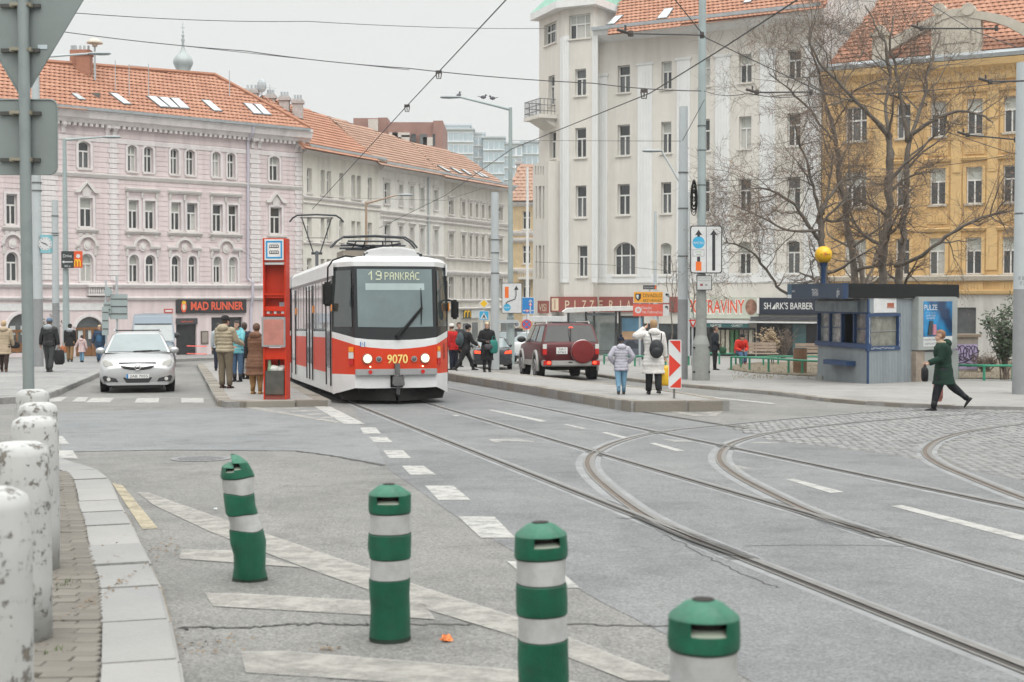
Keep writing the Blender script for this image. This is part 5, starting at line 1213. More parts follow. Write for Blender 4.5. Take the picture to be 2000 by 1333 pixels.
# roof gear
M_PAN = mat('pantograph_dark',(.045,.05,.055),.45,.5)
b = B(); b.ext([(-.62,0),(.62,0),(.52,.18),(.2,.24),(-.2,.24),(-.52,.18)],(.12,1.1,3.1),(1,0,0),(0,0,1),(0,1.5,0)); b.obj('air_unit',M_TW,tram,False,.03)
b = B(); b.bx(-.5,.78,1.15,1.19,3.13,3.2); b.bx(-.45,.7,1.12,1.15,3.19,3.22); b.obj('air_unit_grille',M_PAN,tram)
b = B(); b.bx(-.9,-.35,1.6,2.6,3.1,3.28); b.box((-.75,1.5,3.2),(.3,.3,.14)); b.obj('resistor_box',mat('resistor_brown',(.2,.17,.14),.7),tram)
def panto(parent,y,zl,raised=False):
    b = B(); z = zl
    zt = z + (.34 if not raised else 2.35)
    for yy in (y - .25,y + .05): # collector strips with drooping horns
        b.tube([(-.98,yy,zt - .24),(-.86,yy,zt - .1),(-.7,yy,zt),(0,yy,zt + .03),(.7,yy,zt),(.86,yy,zt - .1),(.98,yy,zt - .24)],.022,6)
    for x in (-.7,-.35,0,.35,.7): b.tube([(x,y - .25,zt + .01),(x,y + .05,zt + .01)],.015,5)
    b.tube([(-.6,y - .1,zt - .09),(.6,y - .1,zt - .09)],.02,6)
    if not raised:
        b.tube([(-.62,y - .1,zt - .14),(-.1,y + .1,z + .12),(.1,y + .1,z + .12),(.62,y - .1,zt - .14)],.025,6); b.tube([(-.5,y + .9,z + .1),(.0,y,z + .16),(.5,y + .9,z + .1)],.03,6); b.tube([(-.75,y,z + .16),(.75,y,z + .16)],.02,6); b.tube([(-.75,y + .2,z + .1),(.75,y + .2,z + .1)],.025,6)
        for x in (-.5,-.25,.25,.5): b.tube([(x,y + .1,z + .05),(x * .8,y - .1,zt - .09)],.016,5)
    else:
        for s in (-1,1): b.tube([(s * .12,y + .5,z + 1.0),(s * .55,y - .1,zt - .06)],.022,6)
        b.tube([(0,y - .5,z),(0,y + .5,z + 1.05)],.06,8); b.tube([(-.2,y + .5,z + 1.0),(.2,y + .5,z + 1.0)],.05,8); b.tube([(-.4,y + .2,z + 1.55),(.4,y + .2,z + 1.55)],.012,5)
    po = b.obj('pantograph',M_PAN,parent,SM)
    b = B(); b.bx(-.5,.5,y - .3,y + .9,z - .06,z + .05)
    for x in (-.45,.45):
        for yy in (y - .2,y + .8): b.lathe([(.06,-.16),(.075,-.1),(.05,-.08),(.075,-.04),(.05,0)],10,(x,yy,z - .04))
    b.obj('pantograph_base',M_PAN,po)
panto(tram,3.1,3.32); panto(s3,4.2,3.35,True)
# ================================================================== STREET FURNITURE
M_BG = mat('bollard_green',(.007,.1,.055),.42,0,.3,7,.15,40,spec=.35,dirt=.65,dirtcol=(.03,.05,.038),dscale=9,streak=.35); M_BW = mat('bollard_white',(.42,.425,.42),.5,0,.15,7,dirt=.6,dirtcol=(.25,.24,.22),dscale=9)
M_BGL = mat('bollard_cap_green',(.035,.15,.095),.7,0,.3,14,dirt=.6,dirtcol=(.12,.2,.16),dscale=8); M_HOLE = mat('dark_void',(.02,.017,.014),.9); M_BAND = mat('joint_black',(.015,.03,.02),.8)
def bollard(px,py,label,bent=False,rz=0.,sc=1.):
    c = G(px,py); o = thing('green_bollard',label,'bollard',c,rz,'green and white flexible bollards along the hatching')
    def fix(me):
        if bent:
            for v in me.vertices:
                x,y,z = v.co; k = z / .8
                n3 = mnoise.noise(Vector((x * 9,y * 9,z * 7))); dx = -.085 * k + .012 * math.sin(k * 7)
                cr = .035 * max(0,k - .82) / .18
                v.co.x = x * (1.06 - .1 * k - .06 * math.sin(k * 8) ** 2) + dx + n3 * .014 - cr * (1.2 if x > 0 else .2); v.co.y = y * (1 + .08 * math.sin(k * 8) ** 2) + n3 * .02; v.co.z = z + n3 * .012 - (.05 * max(0,k - .85) / .15 if x < 0 else 0)
        else:
            for v in me.vertices:
                x,y,z = v.co; n3 = mnoise.noise(Vector((x * 6 + px,y * 6,z * 7))); n4 = mnoise.noise(Vector((x * 16 + px,y * 16,z * 18))); v.co.x += n3 * .009 + n4 * .003; v.co.y += n3 * .009 + n4 * .003
        return me
    def part(nm,prof,m,n=40): return link_mesh(nm,fix(B().lathe(prof,n).mesh(nm,m,SM)),o)
    part('foot',[(.104,0),(.106,.012),(.102,.026)],M_BAND)
    part('base_sleeve',[(.1045,.024),(.103,.08),(.102,.16),(.104,.24),(.105,.3),(.1055,.315),(.1,.318)],M_BG)
    part('white_band',[(.1,.316),(.1,.36),(.1,.424)],M_BW); part('middle_ring',[(.1,.422),(.106,.428),(.107,.48),(.106,.545),(.1,.551)],M_BG); part('white_band',[(.1,.549),(.1,.6),(.1,.657)],M_BW)
    for z in (.317,.425,.55,.656): part('joint',[(.1012,z - .004),(.1035,z),(.1012,z + .004)],M_BAND)
    # cap: slot left open towards the camera, dark cavity inside
    n = 48; b = B(); prof = [(.1,.655),(.1065,.66),(.107,.69),(.1065,.708),(.106,.748),(.103,.756),(.06,.79),(.034,.8)]
    V = []; 
    for r,z in prof: V += [(r * math.cos(2 * PI * j / n),r * math.sin(2 * PI * j / n),z) for j in range(n)]
    fs = []
    for i in range(len(prof) - 1):
        for j in range(n):
            mid = 2 * PI * (j + .5) / n
            if i == 3 and abs(mid - 1.5 * PI) < .52 + (0): continue
            fs.append((i * n + j,i * n + (j + 1) % n,(i + 1) * n + (j + 1) % n,(i + 1) * n + j))
    side = B(); side.add(V,[f for f in fs if f[0] // n < 4]); top = B(); top.add(V,[f for f in fs if f[0] // n >= 4])
    cp = link_mesh('cap',fix(side.mesh('cap',M_BG,SM)),o); link_mesh('cap_top',fix(top.mesh('cap_top',M_BGL,SM)),cp)
    link_mesh('cap_cavity',fix(B().lathe([(.07,.7),(.07,.75)],24).mesh('cap_cavity',M_HOLE)),cp)
    link_mesh('slot_lip',fix(B().lathe([(.1055,.708),(.07,.722)],40).mesh('slot_lip',mat('slot_grey',(.3,.34,.28),.7))),cp)
    link_mesh('cap_hole',fix(B().lathe([(.033,.802),(.027,.803),(.024,.79)],24).mesh('cap_hole',M_HOLE)),cp)
    return o
bollard(489,1133,'bent and crumpled green bollard with torn white bands',True); bollard(762,1250,'upright green bollard standing next to the orange wrapper')
g3 = G(1063,1397); bollard(1063,1397,'green bollard leaning slightly at the bottom edge between the two upright ones').rotation_euler = (0,-.02,.25)
bollard(1372,1696,'nearest green bollard of which only cap and top white band show')
# ---- peeling white concrete posts
def post_mat():
    m = bpy.data.materials.new('peeling_white'); m.use_nodes = True; n,l = m.node_tree.nodes,m.node_tree.links; b = n['Principled BSDF']; b.inputs['Roughness'].default_value = .85
    tc = n.new('ShaderNodeTexCoord').outputs['Object']; oi = n.new('ShaderNodeObjectInfo'); va = n.new('ShaderNodeVectorMath'); va.operation = 'ADD'; l.new(tc,va.inputs[0]); l.new(oi.outputs['Random'],va.inputs[1])
    def noi(s,d,r):
        t = n.new('ShaderNodeTexNoise'); t.inputs['Scale'].default_value = s; t.inputs['Detail'].default_value = d; t.inputs['Roughness'].default_value = r; l.new(va.outputs[0],t.inputs['Vector']); return t.outputs['Fac']
    a = n.new('ShaderNodeMapRange'); a.inputs['From Min'].default_value = .555; a.inputs['From Max'].default_value = .6; l.new(noi(11,14,.78),a.inputs['Value'])
    c = n.new('ShaderNodeMapRange'); c.inputs['From Min'].default_value = .57; c.inputs['From Max'].default_value = .68; c.inputs['To Max'].default_value = .55; l.new(noi(3.2,12,.7),c.inputs['Value'])
    mx = n.new('ShaderNodeMath'); mx.operation = 'MAXIMUM'; l.new(a.outputs[0],mx.inputs[0]); l.new(c.outputs[0],mx.inputs[1])
    mr = n.new('ShaderNodeMixRGB'); mr.inputs[1].default_value = (.47,.475,.467,1); mr.inputs[2].default_value = (.2,.178,.148,1); l.new(mx.outputs[0],mr.inputs[0])
    m2 = n.new('ShaderNodeMixRGB'); m2.blend_type = 'MULTIPLY'; m2.inputs[0].default_value = .5; l.new(mr.outputs[0],m2.inputs[1]); cr = n.new('ShaderNodeMapRange'); cr.inputs['To Min'].default_value = .6; cr.inputs['To Max'].default_value = 1.2; l.new(noi(4,6,.6),cr.inputs['Value']); l.new(cr.outputs[0],m2.inputs[2]); l.new(m2.outputs[0],b.inputs['Base Color'])
    bp = n.new('ShaderNodeBump'); bp.inputs['Strength'].default_value = .7; bp.inputs['Distance'].default_value = .012; bp.invert = True; l.new(mx.outputs[0],bp.inputs['Height']); l.new(bp.outputs[0],b.inputs['Normal']); MATS['peeling_white'] = m; return m
post_mat()
POSTS = [(63,216,'fifth white concrete post from the camera, farthest, before the sign pole'),(73,262,'fourth white concrete post from the camera in the row'),(66,311,'third white concrete post from the camera, smooth sided with weeds at its foot'),(36,400,'second white concrete post from the camera, badly pitted'),(-27,563,'nearest white concrete post, pitted and cut by the photo edge')]
pm = B().lathe([(.145,-.05),(.147,.3),(.146,.65),(.143,.915),(.13,.955),(.09,.977),(.0,.982)],40)
for x,s,lab in POSTS:
    Y = F / s; q = GY(x,Y,HN)
    me = pm.mesh('concrete_post',MATS['peeling_white'],True)
    for v in me.vertices: n3 = mnoise.noise(Vector((v.co.x * 8 + x,v.co.y * 8,v.co.z * 6))); v.co.x += n3 * .006; v.co.y += n3 * .006
    o = link_mesh('concrete_post',me,None,q,(0,0,x * .1)); tag(o,lab,'post','white concrete posts along the corner kerb')
# ---- sign pole seen from behind
M_GALV = mat('galvanised',(.27,.31,.31),.5,.4,.22,3,dirt=.35,dirtcol=(.16,.17,.15),dscale=3); M_SBACK = mat('sign_back',(.235,.27,.265),.55,.3,.1,1.5,dirt=.2,dirtcol=(.14,.15,.14)); M_CLAMP = mat('clamp_tan',(.3,.28,.22),.5,.4)
Ys = 13.6; s_ = Ys / F
sp = thing('sign_post','grey pole with triangular and square road signs seen from behind','sign post',GY(56,Ys,0)); sp.location.z = gz(Ys); bx_ = sp.location.copy()
def lp(px,py,dy=0.): return P(px,py,Ys + dy) - bx_
top_ = lp(44,-60); b = B(); b.tube([(0,0,0),top_],.054,16); b.obj('pole',M_GALV,sp,SM)
def back_sign(poly,name):
    b = B(); pts = [lp(*q,.07) for q in poly]; n = len(pts); b.add(pts + [p_ + Vector((0,.012,0)) for p_ in pts],[tuple(range(n)),tuple(range(2 * n - 1,n - 1,-1))] + [(i,(i + 1) % n,n + (i + 1) % n,n + i) for i in range(n)]); o = b.obj(name,M_SBACK,sp)
    c = sum(pts,Vector()) / n; rb = B(); pr = [p_ + Vector((0,-.004,0)) for p_ in pts]; rb.tube(pr + pr[:1],.008,6); rb.obj('sign_rim',M_SBACK,o); return o
def rrect(x0,x1,y0,y1,r):
    out = []
    for cx,cy,a0 in ((x1 - r,y0 + r,-90),(x1 - r,y1 - r,0),(x0 + r,y1 - r,90),(x0 + r,y0 + r,180)):
        out += [(cx + r * math.cos(math.radians(a0 + t)),cy + r * math.sin(math.radians(a0 + t))) for t in (0,30,60,90)]
    return out[::-1]
back_sign(rrect(-28,112,195,341,14),'square_sign'); tri = back_sign([(50,188),(45,189),(40,187),(-84,-26),(-80,-32),(174,-32),(178,-26)],'triangle_sign')
for py,w,bar in ((12,62,0),(99,60,0),(222,64,0),(313,62,0)):
    b = B(); c = lp(44,py,.05); b.box(c + Vector((-.02,0,0)),(w / F * Ys * 1.25,.03,.035)); b.obj('sign_channel',mat('channel_dark',(.06,.06,.055),.6),sp); b = B(); b.box(c + Vector((0,-.06,0)),(.16,.06,.032)); b.box(c + Vector((-.08,-.03,0)),(.05,.08,.045)); b.box(c + Vector((.08,-.03,0)),(.05,.08,.045)); b.obj('clamp',M_CLAMP,sp,False,.006)
b = B(); c = lp(83,92,.065); b.box(c,(.09,.004,.04)); b.obj('sticker',mat('pale_sticker',(.5,.58,.62),.5),tri)
# ---- poles and street lamps
M_POLEG = mat('pole_green_grey',(.33,.39,.39),.5,.1,.1,2,dirt=.15,dirtcol=(.2,.22,.21)); M_POLEP = mat('pole_pale',(.46,.5,.51),.55,.1,.06,2); M_POLED = mat('pole_dark_base',(.26,.27,.275),.65,0,.1,3); M_CONC = mat('pole_concrete',(.27,.28,.265),.8,0,.15,4,dirt=.25)
def pole(name,label,cat,px,pyb,h,prof,m,group=None,cap=True):
    """prof: (height above the foot, radius, material)"""
    c = G(px,pyb,h); o = thing(name,label,cat,c,0,group)
    for (z0,r0,m0),(z1,r1,_) in zip(prof[:-1],prof[1:]): B().tube([(0,0,z0),(0,0,z1)],[r0,r1],18).obj('base' if z0 == 0 and len(prof) > 2 else 'shaft',m0 or m,o,SM)
    return o,c
def lamp_arm(o,c,z,tip_px,tip_py,m,r=.045,lum=.85):
    t = P(tip_px,tip_py,c.y) - c; s = 1 if t.x > 0 else -1; ar = B(); ar.tube([(0,0,z),(t.x * .3,0,z + (t.z - z) * .35),(t.x - s * .3,0,t.z)],[r * 1.2,r,r * .8],8); a = ar.obj('arm',m,o,SM)
    b = B(); L = lum; pr = [(0,.05,.04),(.15,.1,.05),(.55,.13,.07),(.9,.11,.06),(1,.02,.02)]; x0 = t.x - s * L * .4
    V = [];
    for q,w,hh in pr: V += [(x0 + s * q * L,w * math.cos(k),t.z + hh * math.sin(k)) for k in [2 * PI * i / 10 for i in range(10)]]
    b.add(V,[(i * 10 + j,i * 10 + (j + 1) % 10,(i + 1) * 10 + (j + 1) % 10,(i + 1) * 10 + j) for i in range(4) for j in range(10)]); b.obj('lamp_head',mat('lamp_grey',(.3,.33,.34),.5,.2),o,SM); return a
def bands(o,zs,r):
    for z in zs: B().tube([(0,0,z),(0,0,z + .04)],r,14).obj('band',mat('band_dark',(.12,.13,.13),.6),o)
sA = F * 1.48 / (770 - 640) * .0 + 31.6
o,c = pole('tram_pole','thick pale tram pole at the edge right of the woman in green','pole',1992,770,HR,[(0,.175,M_POLED),(2.4,.17,M_POLEP),(7.55,.155,None)],M_POLEP)
text('pole_number','0 2 1',mat('stencil_dark',(.1,.1,.1),.7),o,Vector((-.03,-.172,2.62)),(1,0,0),UP,h=.07); text('pole_number','7 3',mat('stencil_dark'),o,Vector((-.03,-.172,2.5)),(1,0,0),UP,h=.07); bands(o,(4.1,),.168)
bB,cB = pole('lamp_pole','tall green-grey pole with flared concrete foot carrying the lane sign','pole',1369,743,HR,[(0,.26,M_CONC),(1.05,.245,M_CONC),(1.3,.165,M_CONC),(2.95,.14,M_POLEG),(3.0,.125,M_POLEG),(6.6,.12,M_POLEG),(12.5,.1,None)],M_POLEG); bands(bB,(5.6,6.6,7.3),.128)
for z in (.25,.95): 
    for x in (-.22,.22): B().sph((x,-.15,z),.03,8,6).obj('bolt',M_RUB,bB)
cbm = B(); rnd = random.Random(9)
for i in range(16):
    r = rnd.uniform(.12,.3); z0 = 5.35 + rnd.uniform(-.25,.25); cbm.tube([(-.12 + r * .55 * math.cos(t) * .6 - .12,-.12 + rnd.uniform(-.04,.04),z0 + r * 1.3 * math.sin(t)) for t in [2 * PI * k / 12 for k in range(13)]],.014,5)
cbm.obj('cable_coil',M_RUB,bB)
bC,cC = pole('tram_pole','square-topped pale pole just left of the lane sign pole','pole',1333,741,HR,[(0,.155,M_POLED),(2.35,.15,M_POLEP),(8.0,.125,None)],M_POLEP); bands(bC,(3.6,5.0,6.05),.152)
oL,cL = pole('street_lamp','slim lamp post behind the pale pole with its arm to the left','street lamp',1343,712,HR,[(0,.1,None),(7.1,.07,None)],M_POLEP); lamp_arm(oL,cL,7.0,1278,295,M_POLEP)
bD,cD = pole('tram_pole','plain pale pole behind the woman in the long black coat','pole',967,722,.15,[(0,.15,M_POLEP),(2.2,.145,M_POLEP),(6.1,.13,None)],M_POLEP); bands(bD,(3.3,4.0,4.45),.15)
bE,cE = pole('street_lamp','tall street lamp with three birds perched on its long arm','street lamp',997,712,.1,[(0,.17,M_POLEG),(1.9,.16,M_POLEG),(2.0,.12,M_POLEG),(10.4,.07,None)],M_POLEG); lamp_arm(bE,cE,10.32,884,190,M_POLEG,.05)
M_BIRD = mat('bird_grey',(.12,.12,.14),.8)
for px,py,lab in ((897,189,'pigeon upright on the lamp head'),(944,193,'pigeon in the middle of the lamp arm'),(962,195,'pigeon with raised tail nearest the lamp post')):
    q = P(px,py,cE.y); b = B(); b.sph((0,0,.06),(.12,.06,.07),10,7); b.sph((.1,0,.14),.04,8,6); b.tube([(.13,0,.14),(.17,0,.13)],[.015,.004],5); b.hexa([Vector(v) for v in ((-.1,-.02,.05),(-.1,.02,.05),(-.24,.03,.09),(-.24,-.03,.09),(-.1,-.02,.08),(-.1,.02,.08),(-.24,.03,.1),(-.24,-.03,.1))]); b.tube([(0,.02,.03),(0,.02,-.03)],.008,5); b.tube([(0,-.02,.03),(0,-.02,-.03)],.008,5)
    o = b.obj('bird',M_BIRD,None,True); o.location = q; o.rotation_euler = (0,-.5 if px < 900 else 0,PI if px > 950 else 0); tag(o,lab,'bird','birds on the street lamp')
bF,cF = pole('street_lamp','thick pale pole behind the reversed road signs carrying a lamp arm','street lamp',75,716,.13,[(0,.19,M_POLED),(2.55,.185,M_POLEP),(11.7,.14,None)],M_POLEP); lamp_arm(bF,cF,11.6,190,105,M_POLEP); bands(bF,(6.6,6.9),.2)
bG,cG = pole('tram_pole','slim pale pole between the clock and the fast food sign','pole',110,702,.13,[(0,.17,M_POLED),(2.6,.165,M_POLEP),(7.35,.14,None)],M_POLEP); bands(bG,(5.7,5.8,6.6),.17)
bH,cH = pole('street_lamp','green-grey street lamp holding the fast food direction sign','street lamp',130,704,.13,[(0,.16,M_POLEG),(2,.15,M_POLEG),(9.9,.08,None)],M_POLEG); lamp_arm(bH,cH,9.85,214,268,M_POLEG)
oJ,cJ = pole('street_lamp','rusty lamp post rising behind the tram roof','street lamp',716,694,.1,[(0,.1,None),(8.3,.06,None)],mat('rusty_lamp',(.34,.24,.17),.6)); lamp_arm(oJ,cJ,8.2,788,381,mat('rusty_lamp'))
oK,cK = pole('flag_pole','thin white pole in front of the white house bay','pole',1030,700,.1,[(0,.1,None),(9.3,.06,None)],mat('white_pole',(.66,.66,.64),.5))
oM,cM = pole('lamp_pole','thin pale post behind the theatre boards','pole',1279,704,.1,[(0,.09,None),(6.8,.07,None)],M_POLEP)
# ---- tram stop totem
M_TOT = mat('totem_red',(.56,.032,.006),.45,0,.08,3,spec=.3,dirt=.25,dirtcol=(.35,.04,.02)); M_TOTI = mat('totem_red_inner',(.46,.035,.01),.5,0,.1,3,spec=.3)
c = G(541,780,.12); tt = thing('tram_stop_totem','tall red tram stop pillar with blue-framed stop sign on top','tram stop sign',c,math.radians(-3)); S = 94.
def tz(py): return (780 - py) / S
W = .235; D = .2
def tb(name,x0,x1,z0,z1,y0,y1,m,parent=tt,bev=0.): b = B(); b.bx(x0,x1,y0,y1,z0,z1); return b.obj(name,m,parent,False,bev)
for s in (-1,1): tb('upright',s * W - (.028 if s > 0 else 0),s * W + (.028 if s < 0 else 0),0,tz(469),-D,D,M_TOT)
tb('back_panel',-W + .03,W - .03,.1,tz(700),D - .06,D - .03,M_TOT); tb('rear_panel_upper',-W + .03,W - .03,tz(633),tz(515),.0,.02,M_TOTI)
tb('shelf',-W + .03,W - .03,tz(584),tz(577),-.14,.14,M_TOT); tb('top_box',-W + .03,W - .03,tz(514),tz(469),-D + .03,D - .03,M_TOT)
sgn = tb('stop_sign',-.195,.195,tz(511),tz(471),-D - .01,-D + .04,mat('white_enamel')); z0,z1 = tz(508),tz(474)
for q in ((-.17,.17,z1 - .035,z1),(-.17,.17,z0,z0 + .035),(-.17,-.135,z0 + .035,z1 - .035),(.135,.17,z0 + .035,z1 - .035)): tb('sign_border',q[0],q[1],q[2],q[3],-D - .014,-D - .01,mat('border_blue',(.03,.28,.55),.4),sgn)
for z in ((z0 + z1) / 2 + .06,(z0 + z1) / 2 - .06): # small tram pictograms
    tb('tram_pictogram',-.1,.1,z - .025,z + .03,-D - .014,-D - .01,mat('stencil_dark'),sgn)
    for i in range(4): tb('pictogram_window',-.088 + i * .047,-.055 + i * .047,z - .002,z + .02,-D - .0165,-D - .014,mat('white_enamel'),sgn)
    tb('pictogram_line',-.09,.09,z + .04,z + .046,-D - .014,-D - .01,mat('stencil_dark'),sgn)
tb('crossbar',-W + .03,W - .03,tz(520),tz(515),-D + .02,-D + .05,M_ALU); tb('light_strip',-W + .04,W - .04,tz(519),tz(517.5),-D + .01,-D + .02,mat('white_enamel'))
for py in (575,606): tb('crossbar',-W + .03,W - .03,tz(py + 3),tz(py),-D + .02,-D + .06,M_TOT)
tb('route_plate',-W + .03,W - .03,tz(618),tz(600),-D + .05,-D + .07,M_TOT); 
for i,wd in enumerate((.06,.03,.05,.04,.06)): tb('route_label',-.17 + i * .075,-.17 + i * .075 + wd,tz(614),tz(609.5),-D + .045,-D + .05,mat('white_enamel') if i % 2 == 0 else mat('stencil_dark'))
tb('sticker',.06,.17,tz(602),tz(592),-.0045,-.001,mat('pale_sticker')); 
fr = tb('timetable_case',-W - .02,W - .0,tz(678),tz(620),-D - .06,-D - .02,M_ALU,tt,.008); tb('timetable_pane',-W + .02,W - .035,tz(674),tz(625),-D - .064,-D - .06,mat('faded_red_pane',(.5,.2,.16),.12,0,.3,2,spec=.8),fr)
tb('lower_panel',-W + .03,W - .03,tz(702),tz(680),-D + .02,-D + .05,M_TOT); tb('bin',-W + .04,W - .04,tz(770),tz(724),-D - .03,D - .07,mat('bin_steel',(.1,.095,.085),.55,.5,.3,5,dirt=.5,dirtcol=(.2,.13,.08)),tt,.012); tb('foot_plate',-W + .028,W - .028,0,tz(770),-D + .02,D - .07,mat('totem_foot',(.3,.07,.05),.7))
b = B(); b.sph((-.05,-.05,tz(722)),(.14,.1,.08),10,7); b.sph((.1,-.02,tz(723)),(.09,.1,.09),10,7); b.v = [(x + random.uniform(-.02,.02),y,z + random.uniform(-.02,.02)) for x,y,z in b.v]; b.obj('rubbish',mat('white_bag',(.62,.63,.6),.5),tt); B().cyl((-.13,-.1,tz(724)),(-.13,-.1,tz(704)),.045,.03,12).obj('bottle',mat('green_bottle',(.25,.4,.25),.15),tt); tb('bin_post',.03,.06,tz(724),tz(702),-.02,.02,M_RUB)
# ---- road signs
M_SW = mat('sign_white',(.62,.63,.63),.35); M_SR = mat('sign_red',(.62,.04,.02),.35); M_SB = mat('sign_blue2',(.02,.2,.5),.35); M_SBL = mat('sign_blue_light',(.05,.38,.62),.35); M_SK = mat('sign_ink',(.025,.027,.03),.4); M_SY = mat('sign_yellow',(.82,.52,.02),.35); M_SO = mat('sign_orange',(.78,.16,.02),.35)
class Pl:
    """flat plate facing the camera at depth Y; px rectangles, children are printed layers"""
    def __init__(s,Y,parent,c): s.Y = Y; s.p = parent; s.c = c; s.k = 0
    def at(s,px,py,out=0.): return P(px,py,s.Y - out) - s.c
    def poly(s,name,pts,m,out=0.,th=.004,parent=None):
        b = B(); q = [s.at(x,y,out + th) for x,y in pts]; n = len(q); b.add(q + [v + Vector((0,th,0)) for v in q],[tuple(range(n)),tuple(range(2 * n - 1,n - 1,-1))] + [(i,(i + 1) % n,n + (i + 1) % n,n + i) for i in range(n)]); o = b.obj(name,m,parent or s.p)
        return o
    def rect(s,name,x0,x1,y0,y1,m,out=0.,th=.004,parent=None): return s.poly(name,[(x0,y0),(x1,y0),(x1,y1),(x0,y1)],m,out,th,parent)
    def disc(s,name,x,y,r,m,out=0.,th=.004,parent=None): return s.poly(name,[(x + r * math.cos(t),y + r * math.sin(t)) for t in [2 * PI * i / 24 for i in range(24)]],m,out,th,parent)
    def txt(s,name,t,x,y,hpx,wpx,m,out,parent=None): return text(name,t,m,parent or s.p,s.at(x,y,out),(1,0,0),UP,h=hpx * s.Y / F,w=wpx * s.Y / F if wpx else None,ext=.001)
def sign(name,label,Y,px,py,cat='road sign'):
    c = P(px,py,Y); o = thing(name,label,cat,c); return o,Pl(Y,o,c)
# chevron board on the island
c = G(1317,779,.2); cv = thing('chevron_board','red and white chevron board on a short post at the island tip','road sign',c); pl = Pl(c.y,cv,c)
B().tube([(0,.03,0),(0,.03,1.0)],.022,10).obj('post',mat('post_brown_grey',(.17,.16,.15),.6),cv)
bd = pl.poly('board',rrect(1306,1331,664,760,3),M_SW,0,.03)
for q in ([(1308,666),(1329,666),(1329,690)],[(1307,692),(1330,714),(1307,737)],[(1308,757),(1330,737),(1330,758)]): pl.poly('red_chevron',q,M_SR,.03,.003,bd)
# big lane sign on the lamp pole
o,pl = sign('lane_sign','white lane guidance board with two black arrows, blue disc and red block',cB.y - .2,1379,535); b0 = pl.poly('board',rrect(1348,1410.5,441,534.5,5),M_SK,0,.02); b1 = pl.poly('face',rrect(1350,1408.5,443,532.5,4),M_SW,.02,.003,b0)
pl.rect('divider',1379,1380,443,532,M_SK,.023,.002,b0); pl.poly('arrow',[(1394,449),(1401.5,460),(1397,459),(1397,529),(1391,529),(1391,459),(1386.5,460)],M_SK,.023,.002,b0); pl.poly('arrow_head',[(1364.5,449),(1371.5,460),(1367,459),(1367,463),(1362,463),(1362,459),(1357.5,460)],M_SK,.023,.002,b0)
pl.disc('blue_disc',1364.5,474,12,M_SBL,.023,.002,b0); pl.txt('disc_lettering','MIMO BUS',1364.5,477,4.5,20,M_SW,.0255,b0); pl.rect('plate_edge',1353,1375.5,488,501,M_SK,.023,.001,b0); pl.rect('plate',1353.6,1375,488.6,500.4,M_SW,.0245,.001,b0); pl.txt('plate_lettering','MIMO',1364.3,494,3,12,mat('sign_green_ink',(.1,.35,.12),.4),.026,b0); pl.txt('plate_lettering','TAXI',1364.3,499,3,10,M_SK,.026,b0)
pl.rect('stem',1361.5,1367.5,502,512,M_SK,.023,.002,b0); pl.rect('red_block',1359,1370,511.5,529,M_SO,.0255,.002,b0)
o,pl = sign('notice_plate','small white notice plate under the lane guidance board',cB.y - .2,1376,567); b0 = pl.rect('plate',1360.5,1390.5,538.5,567.5,M_SK,0,.02); pl.rect('face',1362,1389,540,566,mat('sign_white_dull',(.5,.51,.5),.4),.02,.003,b0); pl.txt('lettering','MIMO DOPRAVNÍ',1375.5,544.5,2.6,23,mat('sign_grey_ink',(.2,.22,.24),.5),.024,b0); pl.txt('lettering','OBSLUHU MHD',1375.5,549.5,2.6,22,mat('sign_grey_ink'),.024,b0); pl.rect('pictogram',1367.5,1373,554.5,559,mat('pictogram_maroon',(.25,.06,.06),.5),.023,.002,b0); pl.rect('pictogram',1377,1382,555.5,558.5,mat('sign_grey_ink'),.023,.002,b0)
# diversion sign by the street lamp
o,pl = sign('lane_sign','white lane shift board with red bar and curved arrow beside the blue sign',cE.y - .3,1000,612); b0 = pl.poly('board',rrect(980,1019.5,553,612.5,2),M_SK,0,.02); pl.poly('face',rrect(981,1018.5,554,611.5,2),M_SW,.02,.003,b0); pl.rect('red_block',986,993.5,560.5,582.5,M_SO,.023,.002,b0); pl.disc('blue_disc',990.5,601,7.2,M_SBL,.023,.002,b0); pl.txt('disc_lettering','MIMO',990.5,602.5,3,12,M_SW,.0255,b0)
b = B(); pts = [pl.at(x,y,.025) for x,y in ((988.5,594),(992,590),(1000,587.5),(1006,585),(1008.5,578),(1008.5,566))]; b.tube(pts,.036,6,True,.1); b.obj('arrow_shaft',M_SK,b0); pl.poly('arrow_head',[(1008.5,558.5),(1013,566.5),(1004,566.5)],M_SK,.023,.003,b0)
B().bx(-.6,.25,-.02,.06,-.4,-.28).obj('bracket',M_POLEP,o)
o,pl = sign('direction_sign','blue road layout sign next to the lane shift board',cE.y + 6,1030,614); b0 = pl.poly('board',rrect(1019,1043.5,581,614,1.5),M_SW,0,.02); pl.rect('face',1020,1042.5,582,613,M_SB,.02,.003,b0); pl.rect('road_line',1035,1037,588,612,M_SW,.023,.002,b0); pl.rect('road_line',1022,1042,606,608,M_SW,.023,.002,b0); pl.poly('arrow_head',[(1036,585),(1040,590),(1032,590)],M_SW,.023,.002,b0); pl.disc('ban_disc',1036,595,3,M_SR,.025,.002,b0); pl.disc('ban_disc',1029.5,607.5,3,M_SR,.0255,.002,b0); pl.disc('ban_disc_face',1036,595,1.8,M_SW,.0275,.002,b0); pl.disc('ban_disc_face',1029.5,607.5,1.8,M_SW,.028,.002,b0)
b = B(); q0 = pl.at(1029,614); q1 = GY(1029,cE.y + 6,.1) - o.location; b.tube([q0 + Vector((0,.05,.3)),Vector((q0.x,q0.y + .05,q1.z))],.035,8); b.obj('post',M_POLEP,o)
